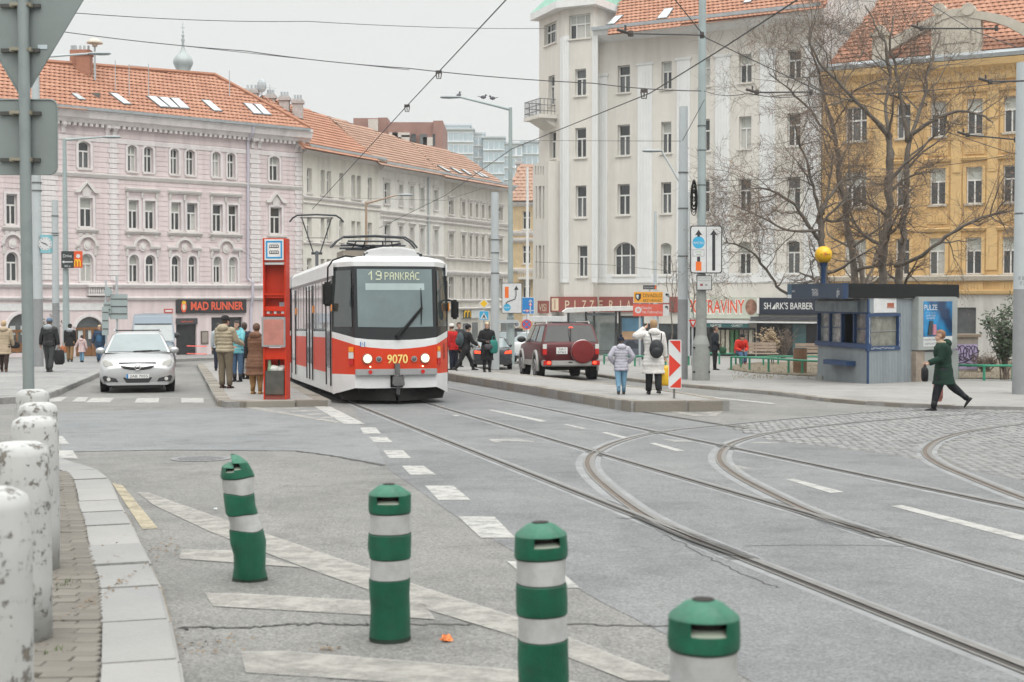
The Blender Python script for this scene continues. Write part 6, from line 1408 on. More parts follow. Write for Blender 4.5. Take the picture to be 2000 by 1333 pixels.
o,pl = sign('no_stopping_sign','round blue and red no stopping sign below the blue layout sign',cE.y + 5.5,1028.5,634); b0 = pl.disc('rim',1028.5,634,9.8,M_SR,0,.02); b1 = pl.disc('face',1028.5,634,7.6,M_SB,.02,.003,b0)
for s in (-1,1): pl.poly('bar',[(1028.5 - 5.8,634 - s * 4.2),(1028.5 - 4.2,634 - s * 5.8),(1028.5 + 5.8,634 + s * 4.2),(1028.5 + 4.2,634 + s * 5.8)],M_SR,.023 + .0005 * s,.003,b0)
b = B(); q1 = GY(1028.5,cE.y + 5.5,.1) - o.location; b.tube([(0,.06,.3),(0,.06,q1.z)],.03,8); b.obj('post',M_POLEP,o)
# priority diamond + crossing sign
o,pl = sign('priority_sign','yellow diamond priority sign above the pedestrian crossing sign',48.,945,593); b0 = pl.poly('rim',[(945,583),(955.5,593.5),(945,604),(934.5,593.5)],M_SW,0,.015); pl.poly('face',[(945,586),(952.3,593.5),(945,601),(937.7,593.5)],M_SY,.015,.003,b0)
b = B(); q1 = GY(945,48,.15) - o.location; b.tube([(0,.05,.2),(0,.05,q1.z)],.03,8); b.obj('post',M_POLEP,o)
o,pl = sign('crossing_sign','blue square pedestrian crossing sign with white triangle',48.,945,616); b0 = pl.rect('board',935.5,955,607.5,626,M_SW,0,.014); pl.rect('face',936.5,954,608.5,625,M_SBL,.014,.003,b0); pl.poly('triangle',[(945,610.5),(952.5,623.5),(937.5,623.5)],M_SW,.017,.002,b0); pl.poly('walker',[(945,614),(946.5,616),(947,619),(949,622.5),(947,622.5),(945,619.5),(943,622.5),(941.5,622.5),(943.5,618)],M_SK,.019,.002,b0)
# theatre boards
o,pl = sign('theatre_board','orange theatre direction board with a shield above the red board',56.,1266,592); b0 = pl.rect('board',1237,1295.5,569.5,592.5,M_SW,0,.04); b1 = pl.rect('face',1238,1294.5,570.5,591.5,mat('board_orange',(.78,.36,.04),.45),.04,.003,b0); pl.poly('shield',[(1241,574),(1252,574),(1252,583),(1246.5,588.5),(1241,583)],M_SK,.043,.002,b0); pl.poly('shield_mark',[(1243,576),(1247.5,576),(1246.5,585),(1243,581)],M_SW,.045,.002,b0); pl.txt('lettering','DIVADLO',1274.5,581,7,37,M_SK,.044,b0); pl.txt('lettering','BEZ HRANIC',1274.5,590,5.2,36,M_SK,.044,b0)
pl.rect('arrow_panel',1296,1307,570,592,M_SW,0,.03,b0); pl.poly('arrow',[(1299,576),(1303,572),(1303,574),(1306,574),(1306,581),(1304,581),(1304,577),(1303,577),(1303,580)],M_SK,.03,.003,b0)
b = B(); q1 = GY(1266,56,.1) - o.location; 
for x in (1250,1285): q0 = pl.at(x,580); b.tube([Vector((q0.x,.06,.5)),Vector((q0.x,.06,q1.z))],.04,8)
b.obj('post',M_POLEP,o)
o,pl = sign('theatre_board','red theatre direction board with round white emblem under the orange board',56.,1266,618); b0 = pl.rect('board',1236.5,1294.5,594.5,618,mat('board_red',(.66,.12,.08),.45),0,.04); pl.disc('emblem',1246.5,606,6.5,M_SW,.04,.002,b0); pl.disc('emblem_core',1246.5,606,3.4,mat('board_red_pale',(.66,.3,.26),.5),.042,.002,b0); pl.txt('lettering','Divadlo',1263,604.5,5.5,20,M_SW,.041,b0,); pl.txt('lettering','Na Fidlovačce',1274,612.5,5.5,38,M_SW,.041,b0); pl.rect('arrow_panel',1295,1307,595,617.5,M_SW,0,.03,b0); pl.poly('arrow',[(1298,600),(1302,596.5),(1302,598.5),(1305,598.5),(1305,605),(1303.4,605),(1303.4,601),(1302,601),(1302,603.5)],M_SK,.03,.003,b0)
o,pl = sign('small_board','small dark direction plate above the theatre boards',56.,1269,565); b0 = pl.rect('board',1256,1282.5,557.5,565.5,mat('anthracite'),0,.03); pl.txt('lettering','POLIKLINIKA',1268,563.5,3,21,mat('sign_grey_pale',(.5,.5,.48),.5),.031,b0); pl.rect('orange_end',1279,1282,558,565,M_SO,.03,.002,b0)
B().tube([(0,.06,.1),(0,.06,-.6)],.03,8).obj('post',M_POLEP,o)
o,pl = sign('give_way_sign','small give way triangle hanging behind the poles',52.,1353,645); b0 = pl.poly('rim',[(1345,625),(1362,625),(1353.5,641)],M_SR,0,.014); pl.poly('face',[(1349,627.5),(1358,627.5),(1353.5,636)],M_SW,.014,.003,b0); b = B(); q1 = GY(1353,52,.1) - o.location; b.tube([(0,.05,.6),(0,.05,q1.z)],.03,8); b.obj('post',M_POLEP,o)
o,pl = sign('speed_plate','small round white sign left of the no stopping sign',cE.y - .2,1010,634); b0 = pl.disc('plate',1009.5,634,6.5,M_SW,0,.015); pl.poly('mark',[(1006,632),(1012,630),(1013,636),(1007,638)],mat('sign_grey_ink'),.015,.002,b0); pl.disc('inner',1009.5,634,2,M_SW,.0175,.002,b0); B().bx(-.3,.05,-.01,.03,-.05,.03).obj('bracket',M_POLEP,o)
# backs of signs on the left pavement
o,pl = sign('reversed_sign_cluster','cluster of grey road signs seen from behind near the shop arch',58.,225,690); o.location = GY(228,58,.13); pl = Pl(58.,o,o.location)
b = B(); b.tube([(0,.08,0),(0,.08,3.6)],.045,8); q = pl.at(206,600); b.tube([(q.x,.08,0),(q.x,.08,3.4)],.04,8); b.obj('post',M_POLEP,o)
M_BACKP = mat('sign_back_pale',(.36,.42,.42),.5,.3,.08,2)
for q in ((215,249,575,624,0),(202,216,590,620,.05),(199,212,600,655,.1)):
    b0 = pl.rect('sign_back',*q[:4],M_BACKP,q[4],.02)
    for k in range(3): y = q[2] + (q[3] - q[2]) * (k + .6) / 3.4; pl.rect('channel',q[0] + 1,q[1] - 1,y,y + 1.6,mat('channel_dark'),q[4] + .02,.02,b0)
pl.poly('sign_back',[(211,560),(221,570),(211,580),(201,570)],M_BACKP,.12,.02)
# clock and fast food sign
o,pl = sign('street_clock','square teal street clock with white dial on the pale pole',cF.y - .05,88,493); b0 = pl.rect('case',79,98.5,459,494.5,mat('clock_teal',(.2,.45,.5),.4),-.15,.28); pl.disc('dial',88,476.5,13,M_SW,.13,.004,b0)
for i in range(12): t = PI * i / 6; pl.disc('hour_mark',88 + 11 * math.sin(t),476.5 - 11 * math.cos(t),.9,M_SK,.134,.002,b0)
pl.poly('hand',[(80,472.5),(89,476),(88,478),(79.5,474)],M_SK,.136,.002,b0); pl.poly('hand',[(88,475),(93.5,479.5),(92.5,480.5),(87.5,477)],M_SK,.138,.002,b0)
B().bx(-.3,.25,-.05,.1,.15,.25).obj('bracket',M_POLEP,o)
o,pl = sign('restaurant_sign','black and red fast food direction sign with yellow arches on the lamp post',cH.y - .2,140,523); b0 = pl.rect('board',119.5,144,491,524,mat('sign_black2',(.03,.04,.04),.4),0,.06); pl.rect('red_panel',144.3,160.5,491,523.5,mat('panel_red',(.7,.09,.02),.4),0,.06,b0); pl.txt('lettering','Drive',131.5,503,6,17,M_SW,.061,b0); pl.rect('arrow',122,142,511,513,M_SW,.06,.002,b0); pl.poly('arrow_head',[(121,512),(125,509),(125,515)],M_SW,.06,.003,b0); pl.txt('lettering','200 m',131.5,522,4,12,M_SW,.061,b0)
ab = B(); zb = pl.at(152,521).z; zt = pl.at(152,508).z
for s in (-1,1):
    x0 = pl.at(152.3 + s * 2.8,515).x; w = 2.7 * cH.y / F; ab.tube([(x0 + w * math.cos(t),-.075,zb + (zt - zb) * max(0,math.sin(t)) ** .6) for t in [PI * k / 10 for k in range(11)]],.03,6)
ab.obj('arches_logo',mat('arches_yellow'),b0); pl.disc('emblem',152.5,500.5,4,M_SW,.06,.002,b0)
# ---- red and white barrier tape by the shop door
c = GY(392,71,.13)
for k,dz in enumerate((.95,.42)):
    b = B(); b.tube([P(365,676 + 15 * k,71) + Vector((0,0,0)),P(404,677 + 15 * k,71)],.03,6,True,.15); 
    o = b.obj('barrier_tape',mat('tape_red',(.65,.08,.06),.5)); tag(o,['upper','lower'][k] + ' red barrier tape strung in front of the dark shop door','barrier tape','barrier tapes at the shop door')
# ================================================================== KIOSK AND THE LITTLE PARK
M_KG = mat('kiosk_grey',(.26,.295,.315),.55,0,.08,3,dirt=.4,dirtcol=(.18,.19,.18),streak=.3); M_KB = mat('kiosk_blue',(.018,.052,.135),.45,0,.12,4); M_KR = mat('kiosk_roof_black',(.012,.013,.014),.6,spec=.25); M_KN = mat('kiosk_navy',(.03,.05,.08),.4)
A,Bk,Ck = G(1597,742,HR),G(1695,750,HR),G(1862,742,HR)
ki = thing('kiosk','grey-blue boarded newspaper kiosk with flat black roof and blue window frames','kiosk',(Bk.x,Bk.y,Bk.z)); kc = Bk.copy()
kl = Fac(A.x,A.y,(Bk - A)); kr = Fac(Bk.x,Bk.y,(Ck - Bk)); LL,LR = (Vector((Bk.x - A.x,Bk.y - A.y,0))).length,(Vector((Ck.x - Bk.x,Ck.y - Bk.y,0))).length
z0 = min(A.z,Bk.z,Ck.z) - .02; zt = P(1695,584,Bk.y).z
def kob(b,name,m,parent=ki,**k):
    b.v = [(x - kc.x,y - kc.y,z - kc.z) for x,y,z in b.v]; return b.obj(name,m,parent,**k)
def kbox(fc,r,d0,d1,name,m,parent=ki,**k): b = B(); fc.box(b,*r,d0,d1); return kob(b,name,m,parent,**k)
back = [Ck + Vector((.5,2.4,0)),A + Vector((.9,2.9,0))]; fp = [A,Bk,Ck] + back
b = B(); n = 5; b.add([Vector((p_.x,p_.y,z0)) - kl.n * 0 for p_ in fp] + [Vector((p_.x,p_.y,zt)) for p_ in fp],[(2,3,8,7),(3,4,9,8),(4,0,5,9),tuple(range(5,10))]); kob(b,'rear_wall',M_KG)
wl = kl.rect(1597,1690,613,669); wr2 = kr.rect(1699,1753,618,676)
def kwall(fc,L,hole):
    b = B(); wb = [(0,hole[0]),(hole[0],hole[1]),(hole[1],L)]
    for a,c in wb:
        if c - a < .01: continue
        if a == hole[0]: b.quad(fc.p(a,z0),fc.p(c,z0),fc.p(c,hole[2]),fc.p(a,hole[2])); b.quad(fc.p(a,hole[3]),fc.p(c,hole[3]),fc.p(c,zt),fc.p(a,zt))
        else: b.quad(fc.p(a,z0),fc.p(c,z0),fc.p(c,zt),fc.p(a,zt))
    return b
wl = (.03,LL - .06,wl[2],wl[3]); kob(kwall(kl,LL,wl),'wall',M_KG); kob(kwall(kr,LR,wr2),'wall',M_KG)
for fc,L,hole,lim in ((kl,LL,wl,LL),(kr,LR,wr2,LR * .52)):   # vertical cladding boards
    u = .01; w = .075
    while u + w < lim:
        spans = [(z0 + .02,hole[2] - .12),(hole[3] + .08,zt)] if hole[0] - .06 < u + w and u < hole[1] + .06 else [(z0 + .02,zt)]
        for a,c in spans:
            if c - a > .05: kbox(fc,(u,u + w - .01,a,c),0,.012,'cladding_board',M_KG)
        u += w
# left face: serving windows
for i in range(5): u = wl[0] + (wl[1] - wl[0]) * i / 4; kbox(kl,(max(u - .03,.0),u + .03,wl[2],wl[3]),-.08,.03,'window_post',M_KB)
kbox(kl,(-.02,LL + .04,wl[2] - .13,wl[2]),-.08,.09,'counter',M_KB); kbox(kl,(0,LL,wl[3],wl[3] + .05),-.06,.03,'window_head',M_KB)
pg = [mat('kiosk_pane',(.2,.22,.21),.1,0,.7,6),mat('kiosk_pane_b',(.3,.31,.3),.12,0,.6,9),M_HOLE,mat('kiosk_pane_c',(.16,.16,.15),.1,0,.8,5)]
for i in range(4):
    u0,u1 = wl[0] + (wl[1] - wl[0]) * i / 4,wl[0] + (wl[1] - wl[0]) * (i + 1) / 4; kbox(kl,(u0 + .03,u1 - .03,wl[2],wl[3]),-.07 if i != 2 else -.5,-.06 if i != 2 else -.49,'pane',pg[i])
    if i != 2: kbox(kl,(u0 + .03,u1 - .03,(wl[2] + wl[3]) / 2 - .012,(wl[2] + wl[3]) / 2 + .012),-.06,-.04,'glazing_bar',M_KB)
kbox(kl,kl.rect(1598,1680,588,609),.02,.1,'sign_strip',mat('strip_grey',(.22,.27,.3),.4,0,.4,3)); tr_ = kl.rect(1627,1672,704,713); kbox(kl,tr_,0,.3,'shelf',M_KB); kbox(kl,(.0,.4,z0,z0 + .16),.0,.05,'plinth',M_CONC)
kbox(kl,(LL - .02,LL + .03,z0,zt),-.02,.03,'corner_post',M_KB)
# right face: display window, poster, lightbox
fo = kr.rect(1693,1757,613,685)
for r in ((fo[0],fo[1],wr2[3],fo[3]),(fo[0],fo[1],fo[2],wr2[2]),(fo[0],wr2[0],wr2[2],wr2[3]),(wr2[1],fo[1],wr2[2],wr2[3])): kbox(kr,r,-.04,.035,'window_frame',M_KB)
kbox(kr,(wr2[0],wr2[1],wr2[2],wr2[3]),-.06,-.05,'pane',mat('kiosk_pane_d',(.2,.2,.17),.08,0,.5,4)); kbox(kr,(wr2[0],wr2[1],(wr2[2] + wr2[3]) / 2 - .01,(wr2[2] + wr2[3]) / 2 + .01),-.05,-.03,'glazing_bar',M_ALU)
M_SCR = mat('scrawl_white',(.6,.62,.6),.6); rnd = random.Random(12)
def scrawl(fc,u0,u1,za,zb,m,n,amp,vert=False,d=.04,r=.006,parent=ki):
    b = B()
    for k in range(n):
        t = (k + .5) / n; pts = []
        for q in range(7):
            a = rnd.uniform(-1,1)
            if vert: uu,zz = (u0 + u1) / 2 + a * amp * .8,za + (zb - za) * (t + (q / 6 - .5) * .9 / n)
            else: uu,zz = u0 + (u1 - u0) * (t + (q / 6 - .5) * .9 / n),(za + zb) / 2 + a * amp
            pts.append(fc.p(uu,zz,d))
        b.tube(spline(pts,3),r,4)
    return kob(b,'scrawl',m,parent)
scrawl(kr,wr2[1] + .02,fo[1] - .02,fo[2] + .08,fo[3] - .1,M_SCR,9,.03,True); scrawl(kr,fo[0] + .02,wr2[0] - .01,fo[2] + .2,fo[3] - .1,M_SCR,9,.025,True); scrawl(kr,fo[0] + .15,fo[1] - .3,fo[2] + .02,wr2[2] - .02,M_SCR,7,.03)
ps = kbox(kr,kr.rect(1705,1749,577,611),.012,.03,'coffee_poster',M_SW); cu = kr.rect(1731,1744,592,600); kbox(kr,cu,.03,.034,'cup_print',mat('cup_brown',(.35,.1,.05),.5),ps); kbox(kr,(cu[0] - .03,cu[1] + .03,cu[2] - .03,cu[2] - .01),.03,.034,'saucer_print',mat('cup_brown'),ps)
lb_ = kr.rect(1780,1857,580,683); lo = kbox(kr,lb_,.0,.22,'poster_case',mat('case_grey',(.36,.38,.37),.45,.2),bevel=.015); pp = kr.rect(1790,1846,589,657)
def poster_mat():
    m = bpy.data.materials.new('poster_blue'); m.use_nodes = True; n,l = m.node_tree.nodes,m.node_tree.links; b = n['Principled BSDF']; b.inputs['Roughness'].default_value = .2
    t = n.new('ShaderNodeTexNoise'); t.inputs['Scale'].default_value = 1.6; t.inputs['Detail'].default_value = 1; tc = n.new('ShaderNodeTexCoord'); l.new(tc.outputs['Object'],t.inputs['Vector']); r = n.new('ShaderNodeValToRGB'); r.color_ramp.elements[0].position = .35; r.color_ramp.elements[1].position = .7; r.color_ramp.elements[0].color = (.006,.03,.09,1); r.color_ramp.elements[1].color = (.02,.28,.6,1); l.new(t.outputs['Fac'],r.inputs[0]); l.new(r.outputs[0],b.inputs['Base Color']); return m
po_ = kbox(kr,pp,.22,.228,'poster',poster_mat(),lo); kbox(kr,kr.rect(1790,1846,657.5,676),.22,.226,'poster_footer',M_SW,lo)
def ktext(fc,s,px,py,hpx,wpx,m,d,parent):
    u,z = fc.uz(px,py,d); q = fc.p(u,z,d) - kc; sc_ = kc.y / F; return text('lettering',s,m,parent,q,fc.u,UP,h=hpx * sc_,w=wpx * sc_,ext=.003)
ktext(kr,'PULZE',1818,606,11,49,M_SW,.23,po_); ktext(kr,'BEZ KOUŘE, BEZ POPELA',1818,612.5,2,40,mat('poster_ink',(.3,.45,.55),.5),.23,po_); ktext(kr,'CHYTŘE A ZCELA',1818,618.5,3.4,36,M_SW,.23,po_); ktext(kr,'JINÝ ZÁŽITEK',1818,623.5,3.4,32,M_SW,.23,po_); ktext(kr,'POUZE PRO DOSPĚLÉ',1818,666,4,50,mat('sign_grey_ink'),.228,lo); ktext(kr,'OBSAHUJE NIKOTIN',1818,673.5,4,48,mat('sign_grey_ink'),.228,lo)
b = B(); dv = [kr.uz(x,y,.24) for x,y in ((1812,655),(1819,656),(1822,628),(1816,627))]; kr.poly(b,dv,.228,.26); kob(b,'device_print',mat('device_dark',(.03,.04,.05),.3),po_); b = B(); dv = [kr.uz(x,y,.24) for x,y in ((1822,655),(1829,654),(1827,634),(1822,635))]; kr.poly(b,dv,.228,.262); kob(b,'pack_print',mat('pack_pink',(.5,.2,.25),.4),po_)
# under the lightbox: old stone pier and steel cabinets
kbox(kr,(lb_[0],lb_[0] + .45,z0,lb_[2] - .02),-.1,.16,'stone_pier',mat('old_pier',(.3,.25,.2),.95,0,.3,4,.6,18,dirt=.5)); kbox(kr,(lb_[0] + .45,LR + .05,z0,lb_[2] - .05),-.1,.14,'steel_cabinet',mat('cabinet_grey',(.29,.31,.3),.6,0,.1,3,dirt=.3),bevel=.01)
# roof with deep fascia
b = B(); rf = [A - Vector((.95,.1,0)),Bk + Vector((-.55,-.5,0)),Ck + Vector((.22,-.25,0)),back[0] + Vector((.3,.3,0)),back[1] + Vector((-.3,.3,0))]
rf[0] = P(1541,570,A.y - .35); rf[1] = P(1657,570,Bk.y - .62); rf[2] = P(1873,570,Ck.y - .2)
zr0,zr1 = P(1657,583,Bk.y - .6).z,P(1657,554,Bk.y - .6).z
b.add([Vector((p_.x,p_.y,zr0)) for p_ in rf] + [Vector((p_.x,p_.y,zr1)) for p_ in rf],[tuple(reversed(range(5))),tuple(range(5,10))] + [(i,(i + 1) % 5,5 + (i + 1) % 5,5 + i) for i in range(5)]); kro = kob(b,'roof',M_KR)
kf = Fac(rf[0].x,rf[0].y,rf[1] - rf[0]); Lf = Vector((rf[1].x - rf[0].x,rf[1].y - rf[0].y,0)).length; fs_ = kbox(kf,(0,Lf + .02,zr0 - .01,zr1 + .01),.003,.05,'fascia_sign',M_KN,kro); kbox(kf,(0.0,.28,zr0,zr1),.05,.054,'sign_end_panel',mat('panel_teal',(.05,.11,.16),.4),fs_); kbox(kf,(0.02,.26,zr0 + .0,zr0 + .1),.054,.056,'sign_white_strip',M_SW,fs_); kbox(kf,(Lf - .2,Lf + .02,zr0 - .015,zr1 + .015),.05,.06,'sign_corner',M_KB,fs_)
ktext(kf,'TRAFIKA',1592,579,15,27,M_SW,.055,fs_); ktext(kf,'glo',1637,577,14,11,M_SW,.055,fs_); ktext(kf,'duvan',1550,571,5,12,M_SW,.058,fs_)
b = B(); q = Fac(rf[1].x,rf[1].y,rf[2] - rf[1]); Lq = Vector((rf[2].x - rf[1].x,rf[2].y - rf[1].y,0)).length
for k in range(5): q.box(b,.02,Lq,zr0 + .03 + k * .07,zr0 + .08 + k * .07,.002,.014)
kob(b,'fascia_slats',M_KR,kro); gp = [P(1866,583,Ck.y - .1),P(1866,592,Ck.y - .1),P(1858,600,Ck.y),P(1858,742,Ck.y)]; b = B(); b.tube(gp,.045,8); kob(b,'downpipe',M_ZINC)
# ball lamp advertising on the roof
c = P(1608,553,A.y + .8); bl = thing('ball_lamp','yellow globe advertising lamp standing on the kiosk roof','lamp',c); hgt = (553 - 514) * c.y / F
B().tube([(0,0,-.05),(0,0,hgt * .75),(0,0,hgt)],[.07,.07,.13],12).obj('stem',M_KB,bl,SM); R_ = 17 * c.y / F; B().sph((0,0,hgt + R_ * .93),R_,24,16).obj('globe',mat('globe_yellow',(.86,.5,.02),.3,0,.03),bl,True)
g_ = bl.children[-1]; text('lettering','AL   BANK',mat('sign_ink'),g_,Vector((0,-R_ * 1.0,hgt + R_ * .85)),(1,0,0),UP,h=R_ * .2,w=R_ * 1.2); B().tube([(0,-R_ * 1.0,hgt + R_ * .95),(0,-R_ * 1.01,hgt + R_ * .95)],R_ * .24,14).obj('globe_emblem',mat('globe_amber',(.75,.3,.02),.4),g_)
# ---- graffiti wall right of the kiosk
c = G(1885,727,HR); gw = thing('graffiti_wall','low rendered wall block with lilac graffiti behind the kiosk','wall',c); s = c.y / F; wd = 25 * s; hh = 74 * s
B().bx(-wd,wd,0,.5,0,hh - .1).obj('block',mat('rendered_block',(.33,.3,.27),.9,0,.2,3,dirt=.3),gw); B().bx(-wd - .08,wd + .08,-.08,.58,hh - .1,hh).obj('coping',mat('coping_brown',(.26,.21,.16),.9),gw)
b = B(); b.bx(-wd + .02,wd - .03,-.006,-.002,.1,hh - .35); b.obj('graffiti_ground',mat('graffiti_lilac',(.42,.35,.55),.7,0,.2,3),gw)
b = B(); rnd = random.Random(2)
for k in range(4):
    cx = -wd * .7 + k * wd * .45; b.tube(spline([(cx + rnd.uniform(-.25,.25),-.012,.15 + (hh - .6) * (q / 6) + rnd.uniform(-.1,.1)) for q in range(7)],4),.016,5)
    b.tube([(cx + .16 * math.cos(t),-.013,hh * .5 + rnd.uniform(-.02,.02) + .25 * math.sin(t)) for t in [2 * PI * i / 14 for i in range(15)]],.016,5)
b.obj('graffiti_line',mat('graffiti_navy',(.05,.04,HR),.6),gw)
# ---- low green railings
M_RAILG = mat('railing_green',(.03,.24,.14),.45,0,.12,4)
def railing(name,label,posts,tops,r=.035):
    """posts: (px, py foot); tops: py of rail top per post"""
    c = G(*posts[0],HR); o = thing(name,label,'railing',c,0,'low green tube railings round the planting'); tp_ = []
    for (x,y),t in zip(posts,tops):
        f = G(x,y,HR); h = (y - t) * f.y / F; B().tube([f - c - UP * .05,f - c + UP * h],r * 1.1,8).obj('post',M_RAILG,o,SM); tp_.append(f - c + UP * h)
    B().tube([p_ + UP * .0 for p_ in spline(tp_,6)],r,8).obj('rail',M_RAILG,o,SM)
railing('green_railing','curved green railing in front of the wooden bench and bin',[(1428,723),(1464,724),(1501,728),(1540,730),(1567,731),(1602,733)],[697.5,698.5,700.5,703,704.5,706])
railing('green_railing','green railing behind the sitting man in red',[(1447,719),(1491,715),(1520,713),(1600,712)],[698.5,697.5,696.5,697]); railing('green_railing','green railing right of the kiosk beside the dark bush',[(1870,741),(1922,744),(1978,744),(2030,745)],[713.5,714.5,714.5,715])
railing('green_railing','green railing left of the tall poles in front of the shops',[(1180,712),(1240,716),(1300,716),(1345,714)],[694,696,697,697]); railing('green_railing','far green railing between the lamp pole and the bench',[(1385,712),(1405,712),(1437,712)],[690,691,691])
# ---- benches and bin
M_PLANK = mat('bench_plank',(.36,.29,.23),.75,0,.2,5); M_IRONB = mat('bench_iron',(.12,.13,.13),.6)
def bench(px,py,w,label,rz=0.):
    c = G(px,py,HR); o = thing('park_bench',label,'bench',c,rz,'wooden park benches')
    for i in range(4): B().bx(-w / 2,w / 2,-.05 + i * .11,.045 + i * .11,.42,.46).obj('seat_plank',M_PLANK,o)
    for i in range(3): B().bx(-w / 2,w / 2,.42 + i * .02,.46 + i * .02,.52 + i * .13,.63 + i * .13).obj('back_plank',M_PLANK,o)
    for s in (-1,1): b = B(); b.tube([(s * w * .38,-.03,0),(s * w * .38,0,.42)],.025,6); b.tube([(s * w * .38,.36,0),(s * w * .38,.44,.42),(s * w * .38,.5,.9)],.025,6); b.obj('leg',M_IRONB,o)
    return c
cBn = bench(1479,712,1.75,'wooden park bench on which the man in red sits'); bench(1600,716,1.7,'wooden park bench half hidden behind the bin and kiosk')
c = G(1562.5,729,HR); bn = thing('litter_bin','round slatted brown litter bin behind the green railing','litter bin',c); rr = 13.2 * c.y / F; hh = 49 * c.y / F
B().lathe([(rr * .86,.02),(rr * .86,hh)],20).obj('liner',M_UNDER,bn)
me = B().bx(-.028,.028,-.012,.012,.03,hh - .03).mesh('slat',mat('bin_slat',(.2,.11,.06),.6,0,.3,6))
for i in range(24): t = 2 * PI * i / 24; link_mesh('slat',me,bn,(rr * .95 * math.cos(t),rr * .95 * math.sin(t),0),(0,0,t + PI / 2))
B().lathe([(rr,hh - .05),(rr,hh),(rr * .8,hh),(rr * .8,hh - .05)],20).obj('rim',M_IRONB,bn)
# ---- bus shelter with advert
c = G(1185,704,HR); sh = thing('bus_shelter','glass bus shelter with pale roof and advertising panel','bus shelter',c); s = c.y / F
def sx(px): return P(px,650,c.y).x - c.x
def sz(py): return P(1185,py,c.y).z - c.z
M_CLEAR = mat('shelter_glass',(.36,.42,.41),.08,0,.3,1.5,spec=.8,alpha=.55); M_SFR = mat('shelter_frame',(.1,.11,.11),.5)
b = B(); b.add([(sx(x),y,sz(p_)) for y in (-.9,.9) for x,p_ in ((1098,609),(1108,602),(1160,600),(1215,598.5),(1262,598),(1262,606),(1160,608),(1100,611))],[tuple(range(8)),tuple(range(15,7,-1))] + [(i,(i + 1) % 8,8 + (i + 1) % 8,8 + i) for i in range(8)]); b.obj('roof',mat('shelter_roof',(.6,.6,.58),.5),sh)
for x in (1111,1146,1162,1205,1212,1258): B().bx(sx(x) - .05,sx(x) + .05,.6,.7,0,sz(606)).obj('post',M_SFR,sh)
for a,e in ((1112,1145),(1147,1161),(1163,1204)): B().bx(sx(a) + .02,sx(e) - .02,.63,.65,.2,sz(612)).obj('pane',M_CLEAR,sh)
B().bx(sx(1146),sx(1204),.55,.62,sz(612),sz(617)).obj('route_strip',mat('strip_grey'),sh); B().bx(sx(1112),sx(1204),.3,.55,.42,.46).obj('seat',M_SFR,sh)
ad = B().bx(sx(1213),sx(1258),.45,.6,.15,sz(617)).obj('advert_case',M_SFR,sh)
for y0,y1,m in ((622,648,mat('advert_sky',(.16,.34,.5),.3,0,.25,2)),(648,664,mat('advert_glow',(.65,.42,.25),.3,0,.25,2)),(664,700,mat('advert_road',(.14,.15,.19),.3,0,.3,3))): B().bx(sx(1216),sx(1256),.435,.45,sz(y1),sz(y0)).obj('poster',m,ad)
b = B(); b.ext([(sx(x),sz(y)) for x,y in ((1221,682),(1248,682),(1250,674),(1244,672),(1239,666),(1228,667),(1222,673))],(0,.43,0),(1,0,0),(0,0,1),(0,-.006,0)); b.obj('poster_car',mat('poster_car_dark',(.05,.06,.08),.3),ad)
# ================================================================== OVERHEAD WIRES
M_WIRE = mat('wire_dark',(.06,.06,.06),.6,.3)
def wire(label,pts,r=.012,sag=0.,name='overhead_wire'):
    q = [P(*p_) for p_ in pts]; out = []
    for a,e in zip(q[:-1],q[1:]):
        k = 10
        for i in range(k): t = i / k; v = a.lerp(e,t); v.z -= sag * 4 * t * (1 - t); out.append(v)
    out.append(q[-1]); o = B().tube(out,r,5).obj(name,M_WIRE); tag(o,label,'wire','overhead tram wires'); return o
tm = lambda u: None
wire('contact wire from the raised pantograph up to the top edge left of the white house',[(610,409,54),(795,207,34),(993,-5,23)],.011)
wire('contact wire rising from behind the tram roof across the white house',[(740,446,62),(870,382,50),(1000,291,40),(1270,182,26),(1400,102,21),(1580,-15,17)],.0105)
wire('wire dropping from top centre across the white house into the tree',[(1312,-8,26),(1378,74,28),(1500,132,31),(1610,182,34),(1760,228,36),(1990,305,40)],.0105)
wire('upper thin span wire crossing the sky to the white house',[(-40,20,48),(150,26,48),(600,42,60),(1065,56,75)],.014,.1)
wire('lower double span wire crossing the sky over the pink house',[(-40,52,46),(120,62,46),(480,100,44),(800,134,42),(1160,163,41),(1370,178,40.5)],.014,.05); wire('second strand just under the sky span wire',[(300,84,44),(560,112,43),(800,137,42)],.009)
wire('span wire from the green pole to the right pole through the tree',[(1375,178,40),(1460,182,38),(1590,184,36),(1985,158,31)],.01,.1); wire('thin stay between the pale poles across the white house front',[(1000,275,57),(1330,276,41)],.008); wire('low stay wire along the white house first floor',[(1045,512,60),(1190,518,55),(1330,532,41)],.008)
wire('wire from the right edge down towards the green pole',[(1985,92,31),(1900,60,33),(1790,-8,36)],.01); wire('thin wire in front of the terraced houses',[(640,386,60),(870,392,60),(1000,350,57)],.006); wire('stay wire from the pink house to the tram roof',[(470,490,76),(600,530,60),(650,540,50)],.008,.2)
wire('stay from the square-topped pole up to the green pole',[(1333,275,41),(1376,195,40.8)],.01); wire('long thin span wire across the yellow house',[(1376,352,40.8),(1700,330,36),(1985,300,31)],.007,.1)
M_INS = mat('insulator_brown',(.06,.05,.045),.5)
